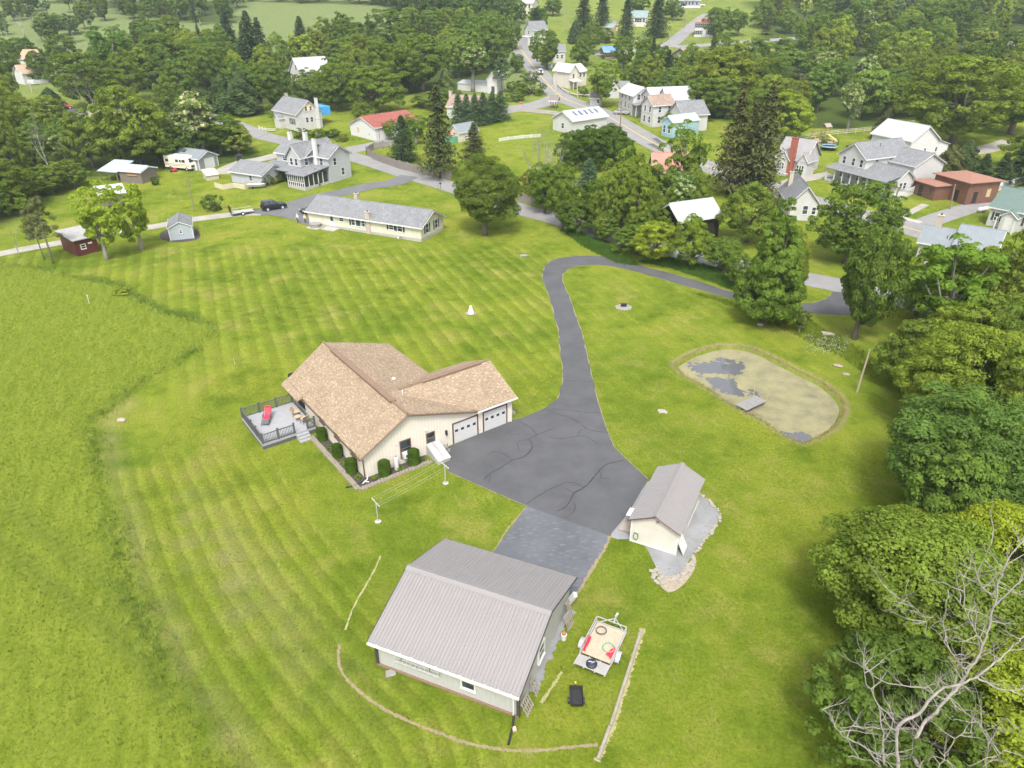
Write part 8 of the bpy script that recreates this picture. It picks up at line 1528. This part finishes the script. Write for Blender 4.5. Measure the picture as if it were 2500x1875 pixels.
# ------------------------------------------------------------------ people
def person(px, face, label, shirt, legs, hair, pose='stand', h=1.72, hat=None):
    g = G(px); e = place('person', g, face, label, 'person'); s = h / 1.75
    J = dict(pel=(0,0,.95),wst=(0,0,1.1),chs=(0,.01,1.32),nck=(0,0,1.50),hed=(0,.02,1.62),top=(0,.01,1.74)); E = [('pel','wst'),('wst','chs'),('chs','nck'),('nck','hed'),('hed','top')]
    Rd = dict(pel=.145,wst=.125,chs=.15,nck=.055,hed=.092,top=.06)
    for sg, n in ((-1,'L'),(1,'R')):
        up = pose == 'reach'
        J.update({'sh'+n:(sg*.19,0,1.43),'el'+n:(sg*.27,.30,1.55) if up else (sg*.25,-.02,1.16),'wr'+n:(sg*.20,.52,1.78) if up else (sg*.27,.10 if n=='R' else .03,.92),'hp'+n:(sg*.09,0,.90),'kn'+n:(sg*.11,.05 if n=='L' else -.02,.50),'an'+n:(sg*.12,.0 if n=='L' else -.06,.09),'to'+n:(sg*.14,.16 if n=='L' else .10,.04)})
        Rd.update({'sh'+n:.065,'el'+n:.045,'wr'+n:.032,'hp'+n:.095,'kn'+n:.065,'an'+n:.045,'to'+n:.04}); E += [('chs','sh'+n),('sh'+n,'el'+n),('el'+n,'wr'+n),('pel','hp'+n),('hp'+n,'kn'+n),('kn'+n,'an'+n),('an'+n,'to'+n)]
        w = Vector(J['wr'+n]); d = (w-Vector(J['el'+n])).normalized(); J['pm'+n] = tuple(w+d*.07); Rd['pm'+n] = .036; E.append(('wr'+n,'pm'+n))
        for fi, (off, ln) in enumerate(((-.03,.075),(-.01,.085),(.01,.08),(.03,.065))): J['f%d'%fi+n] = tuple(w+d*(.09+ln)+Vector((off,.01,0))); Rd['f%d'%fi+n] = .009; E.append(('pm'+n,'f%d'%fi+n))
        J['th'+n] = tuple(w+d*.06+Vector((-sg*.05,.04,0))); Rd['th'+n] = .011; E.append(('pm'+n,'th'+n))
    ks = list(J); me = bpy.data.meshes.new('body'); me.from_pydata([Vector(J[k])*s for k in ks], [(ks.index(a),ks.index(b)) for a,b in E], []); o = bpy.data.objects.new('body', me); COL.objects.link(o)
    sk_ = o.modifiers.new('skin','SKIN'); sk_.use_smooth_shade = True; o.modifiers.new('sub','SUBSURF').levels = 1
    for i, k in enumerate(ks): me.skin_vertices[0].data[i].radius = (Rd[k]*s*(1.25 if k in ('chs','wst','pel') else 1), Rd[k]*s)
    me.skin_vertices[0].data[0].use_root = True; dg = bpy.context.evaluated_depsgraph_get(); nm_ = bpy.data.meshes.new_from_object(o.evaluated_get(dg)); bpy.data.objects.remove(o)
    sk2 = mat('skin', (.50,.32,.24), .6, .1, 5); nm_.materials.clear()
    for x in (shirt, legs, sk2, M_BLACK): nm_.materials.append(x)
    for f in nm_.polygons:
        c = f.center/s; wr = [Vector(J['wrL']),Vector(J['wrR'])]; hand = min((c-w).length for w in wr) < .12 or any((c-Vector(J['pm'+n])).length < .14 for n in 'LR')
        f.material_index = 2 if (c.z > 1.49 and abs(c.x) < .12) or hand else (0 if c.z > .97 or abs(c.x) > .22 else (3 if c.z < .10 else 1))
    b = bpy.data.objects.new('body', nm_); COL.objects.link(b); b.parent = e
    MB().lathe([(.075,1.60),(.105,1.66),(.10,1.74),(.05,1.80),(.01,1.81)], (0,-.015,0), 12).build('hair', hair, e, True).scale = (s,s,s)
    if hat: MB().lathe([(.19,1.70),(.19,1.72),(.11,1.73),(.10,1.82),(.02,1.84)], (0,0,0), 14).build('sun_hat', hat, e, True).scale = (s,s,s)
    for sg in (-1,1): MB().cbox((sg*.035*s,.112*s,1.64*s), .022,.012,.012).build('eye', M_BLACK, e)
    MB().cbox((0,.118*s,1.605*s), .025,.03,.04).build('nose', sk2, e); MB().cbox((0,.108*s,1.565*s), .05,.012,.012).build('mouth', mat('lips', (.35,.13,.11), .6), e); return e
M_JEAN = mat('denim', (.05,.08,.16), .85, .15, 6); M_HAIRG = mat('grey_hair', (.38,.36,.33), .8); M_HAIRB = mat('dark_hair', (.03,.022,.018), .8)
person(q('A6',372,636), 2.6, 'standing person in pale jacket and dark trousers near the ranch house drive', mat('pale_jacket', (.60,.56,.48), .85), mat('dark_cloth', (.05,.055,.07), .85), M_HAIRG); person(q('A6',435,640), 2.9, 'standing person in yellow shirt and dark trousers by the ranch house corner', mat('yellow_shirt', (.68,.55,.20), .85), mat('dark_cloth', (.05,.055,.07)), mat('straw_hat_c', (.55,.45,.28), .8), h=1.6)
pz = person(q('A6',1243,765), rh_.yaw, 'person in turquoise top and jeans reaching up to the ranch house window', mat('turquoise_shirt', (.03,.36,.42), .85), M_JEAN, M_HAIRB, 'reach'); 
g = G(q('A6',1243,768)); e = place('step_stool', g, rh_.yaw, 'low dark step stool under the person at the window', 'stool'); MB().box(-.3,-.2,.25,.3,.2,.3).build('tread', M_DARK, e)
for x in (-.26,.26):
    for y in (-.16,.16): MB().box(x-.02,y-.02,0,x+.02,y+.02,.25).build('leg', M_DARK, e)
pz.location.z += .31
g = G(q('A6',1218,770)); e = place('laundry_bucket', g, 0, 'white bucket on the grass beside the person at the window', 'bucket'); MB().lathe([(.15,0),(.18,.32),(.16,.32),(.13,.03)], n=12).build('bucket', M_WHITE, e)
# ------------------------------------------------------------------ big dead limbs at the lower right, each limb at its own depth
def U3(px, Y): d = ray(*q('B5', *px)); t = Y / d[1]; return Vector((d[0]*t, d[1]*t, CAMH + d[2]*t))
dt = place('dead_tree', U3((1100,1640), 20.0) * 1.0, 0, 'large pale dead tree with sprawling bare limbs at the lower right corner', 'tree'); base = U3((1250,1750), 20.4); base.z = 0; dt.location = base
LIMBS = [([(1250,1750,20.4),(1140,1560,20.6),(1200,1400,21.0),(1370,1210,21.6),(1500,1050,22.1),(1600,860,22.6),(1680,600,23.0),(1740,350,23.3),(1872,170,23.7)], .17, .04), ([(1050,1700,19.8),(1050,1400,20.3),(1180,1310,20.5),(1330,1150,20.8),(1560,1060,21.4),(1870,800,22.3)], .15, .05), ([(1370,1210,21.6),(1180,1130,22.0),(990,1110,22.4),(900,1060,22.6),(830,990,22.8)], .07, .02), ([(960,1640,19.6),(945,1400,19.9),(920,1250,20.2),(850,1110,20.6),(820,1000,21.0)], .09, .02), ([(930,1650,19.4),(830,1520,19.4),(690,1450,19.5),(610,1330,19.7),(555,1280,19.8)], .07, .015), ([(945,1400,19.9),(800,1395,19.8),(640,1385,19.7)], .035,.012), ([(1500,1050,22.1),(1400,900,22.4),(1300,760,22.7),(1260,740,22.8)], .05,.012), ([(1560,1060,21.4),(1720,1150,21.0),(1870,1140,20.8)], .08,.04), ([(1600,860,22.6),(1480,620,23.0),(1380,500,23.3)], .05,.012), ([(1680,600,23.0),(1870,420,23.2)], .07,.04), ([(1140,720,23.4),(1230,700,23.2),(1150,600,23.3),(1030,545,23.5)], .045,.012), ([(1120,430,23.7),(1090,520,23.5),(1150,610,23.3)], .02,.01), ([(1230,800,23.1),(1240,700,23.2),(1280,680,23.2)], .04,.015), ([(1300,1680,20.0),(1450,1450,20.4),(1620,1420,20.6),(1760,1330,20.8)], .05,.015), ([(1620,1659,19.8),(1640,1500,20.1),(1560,1350,20.4),(1400,1250,20.7)], .05,.015), ([(1740,350,23.3),(1820,290,23.4),(1873,260,23.5)], .05,.03), ([(1480,620,23.0),(1480,470,23.2),(1440,360,23.4)], .05,.03), ([(1690,560,23.1),(1570,420,23.4),(1620,290,23.6),(1660,200,23.7)], .05,.01), ([(1600,1659,19.6),(1740,1540,19.8)], .03,.01), ([(1430,1659,19.5),(1370,1610,19.5)], .03,.01), ([(720,1590,19.2),(840,1600,19.3),(930,1655,19.4)], .03,.012)]
rs2 = random.Random(4); tw = MB()
for pts, r0, r1 in LIMBS:
    P = [U3((x_,y_), Y_) - base for x_,y_,Y_ in pts]; C = catmull(P, .25); n = len(C); C = [c + Vector((rs2.uniform(-.05,.05),rs2.uniform(-.05,.05),rs2.uniform(-.05,.05))) for c in C]; MB().tube(C, [.58*(r0+(r1-r0)*i/(n-1))*rs2.uniform(.9,1.12) for i in range(n)], 7).build('limb', M_BARKP, dt, True)
    for i in range(2, n, 1):
        if rs2.random() < .7:
            d = Vector((rs2.uniform(-1,1),rs2.uniform(-.8,.8),rs2.uniform(-.2,1))).normalized(); p = C[i]; Q_ = [p]; L3 = rs2.uniform(.3,1.7)
            for k3 in range(4): d = (d+Vector((rs2.uniform(-1,1),rs2.uniform(-1,1),rs2.uniform(-.6,.8)))*.35).normalized(); p = p+d*L3/4; Q_.append(p)
            tw.tube(Q_, [.026,.019,.014,.010,.006], 4)
            for qq in Q_[1:5]: d2 = (d+Vector((rs2.uniform(-1,1),rs2.uniform(-1,1),rs2.uniform(-.5,1)))*.8).normalized(); tw.tube([qq, qq+d2*.25, qq+d2*.5+Vector((rs2.uniform(-.1,.1),rs2.uniform(-.1,.1),.1))], [.012,.008,.005], 3)
tw.build('twigs', M_BARKP, dt)
# ------------------------------------------------------------------ air
me = bpy.data.meshes.new('haze'); bm = bmesh.new(); bmesh.ops.create_cube(bm, size=1)
for v in bm.verts: v.co = Vector((v.co.x*3400, v.co.y*2500+600, (v.co.z+.5)*260-3))
bm.to_mesh(me); bm.free(); mh_ = bpy.data.materials.new('haze_air'); mh_.use_nodes = True; nt = mh_.node_tree; nt.nodes.remove(nt.nodes['Principled BSDF']); pv = nt.nodes.new('ShaderNodeVolumePrincipled'); pv.inputs['Color'].default_value = (.78,.88,1.0,1); pv.inputs['Density'].default_value = 0.00018; pv.inputs['Anisotropy'].default_value = .2
nt.links.new(pv.outputs[0], nt.nodes['Material Output'].inputs['Volume']); me.materials.append(mh_); hz = bpy.data.objects.new('haze', me); COL.objects.link(hz); tag(hz, 'pale summer haze in the valley air', 'haze', kind='stuff')
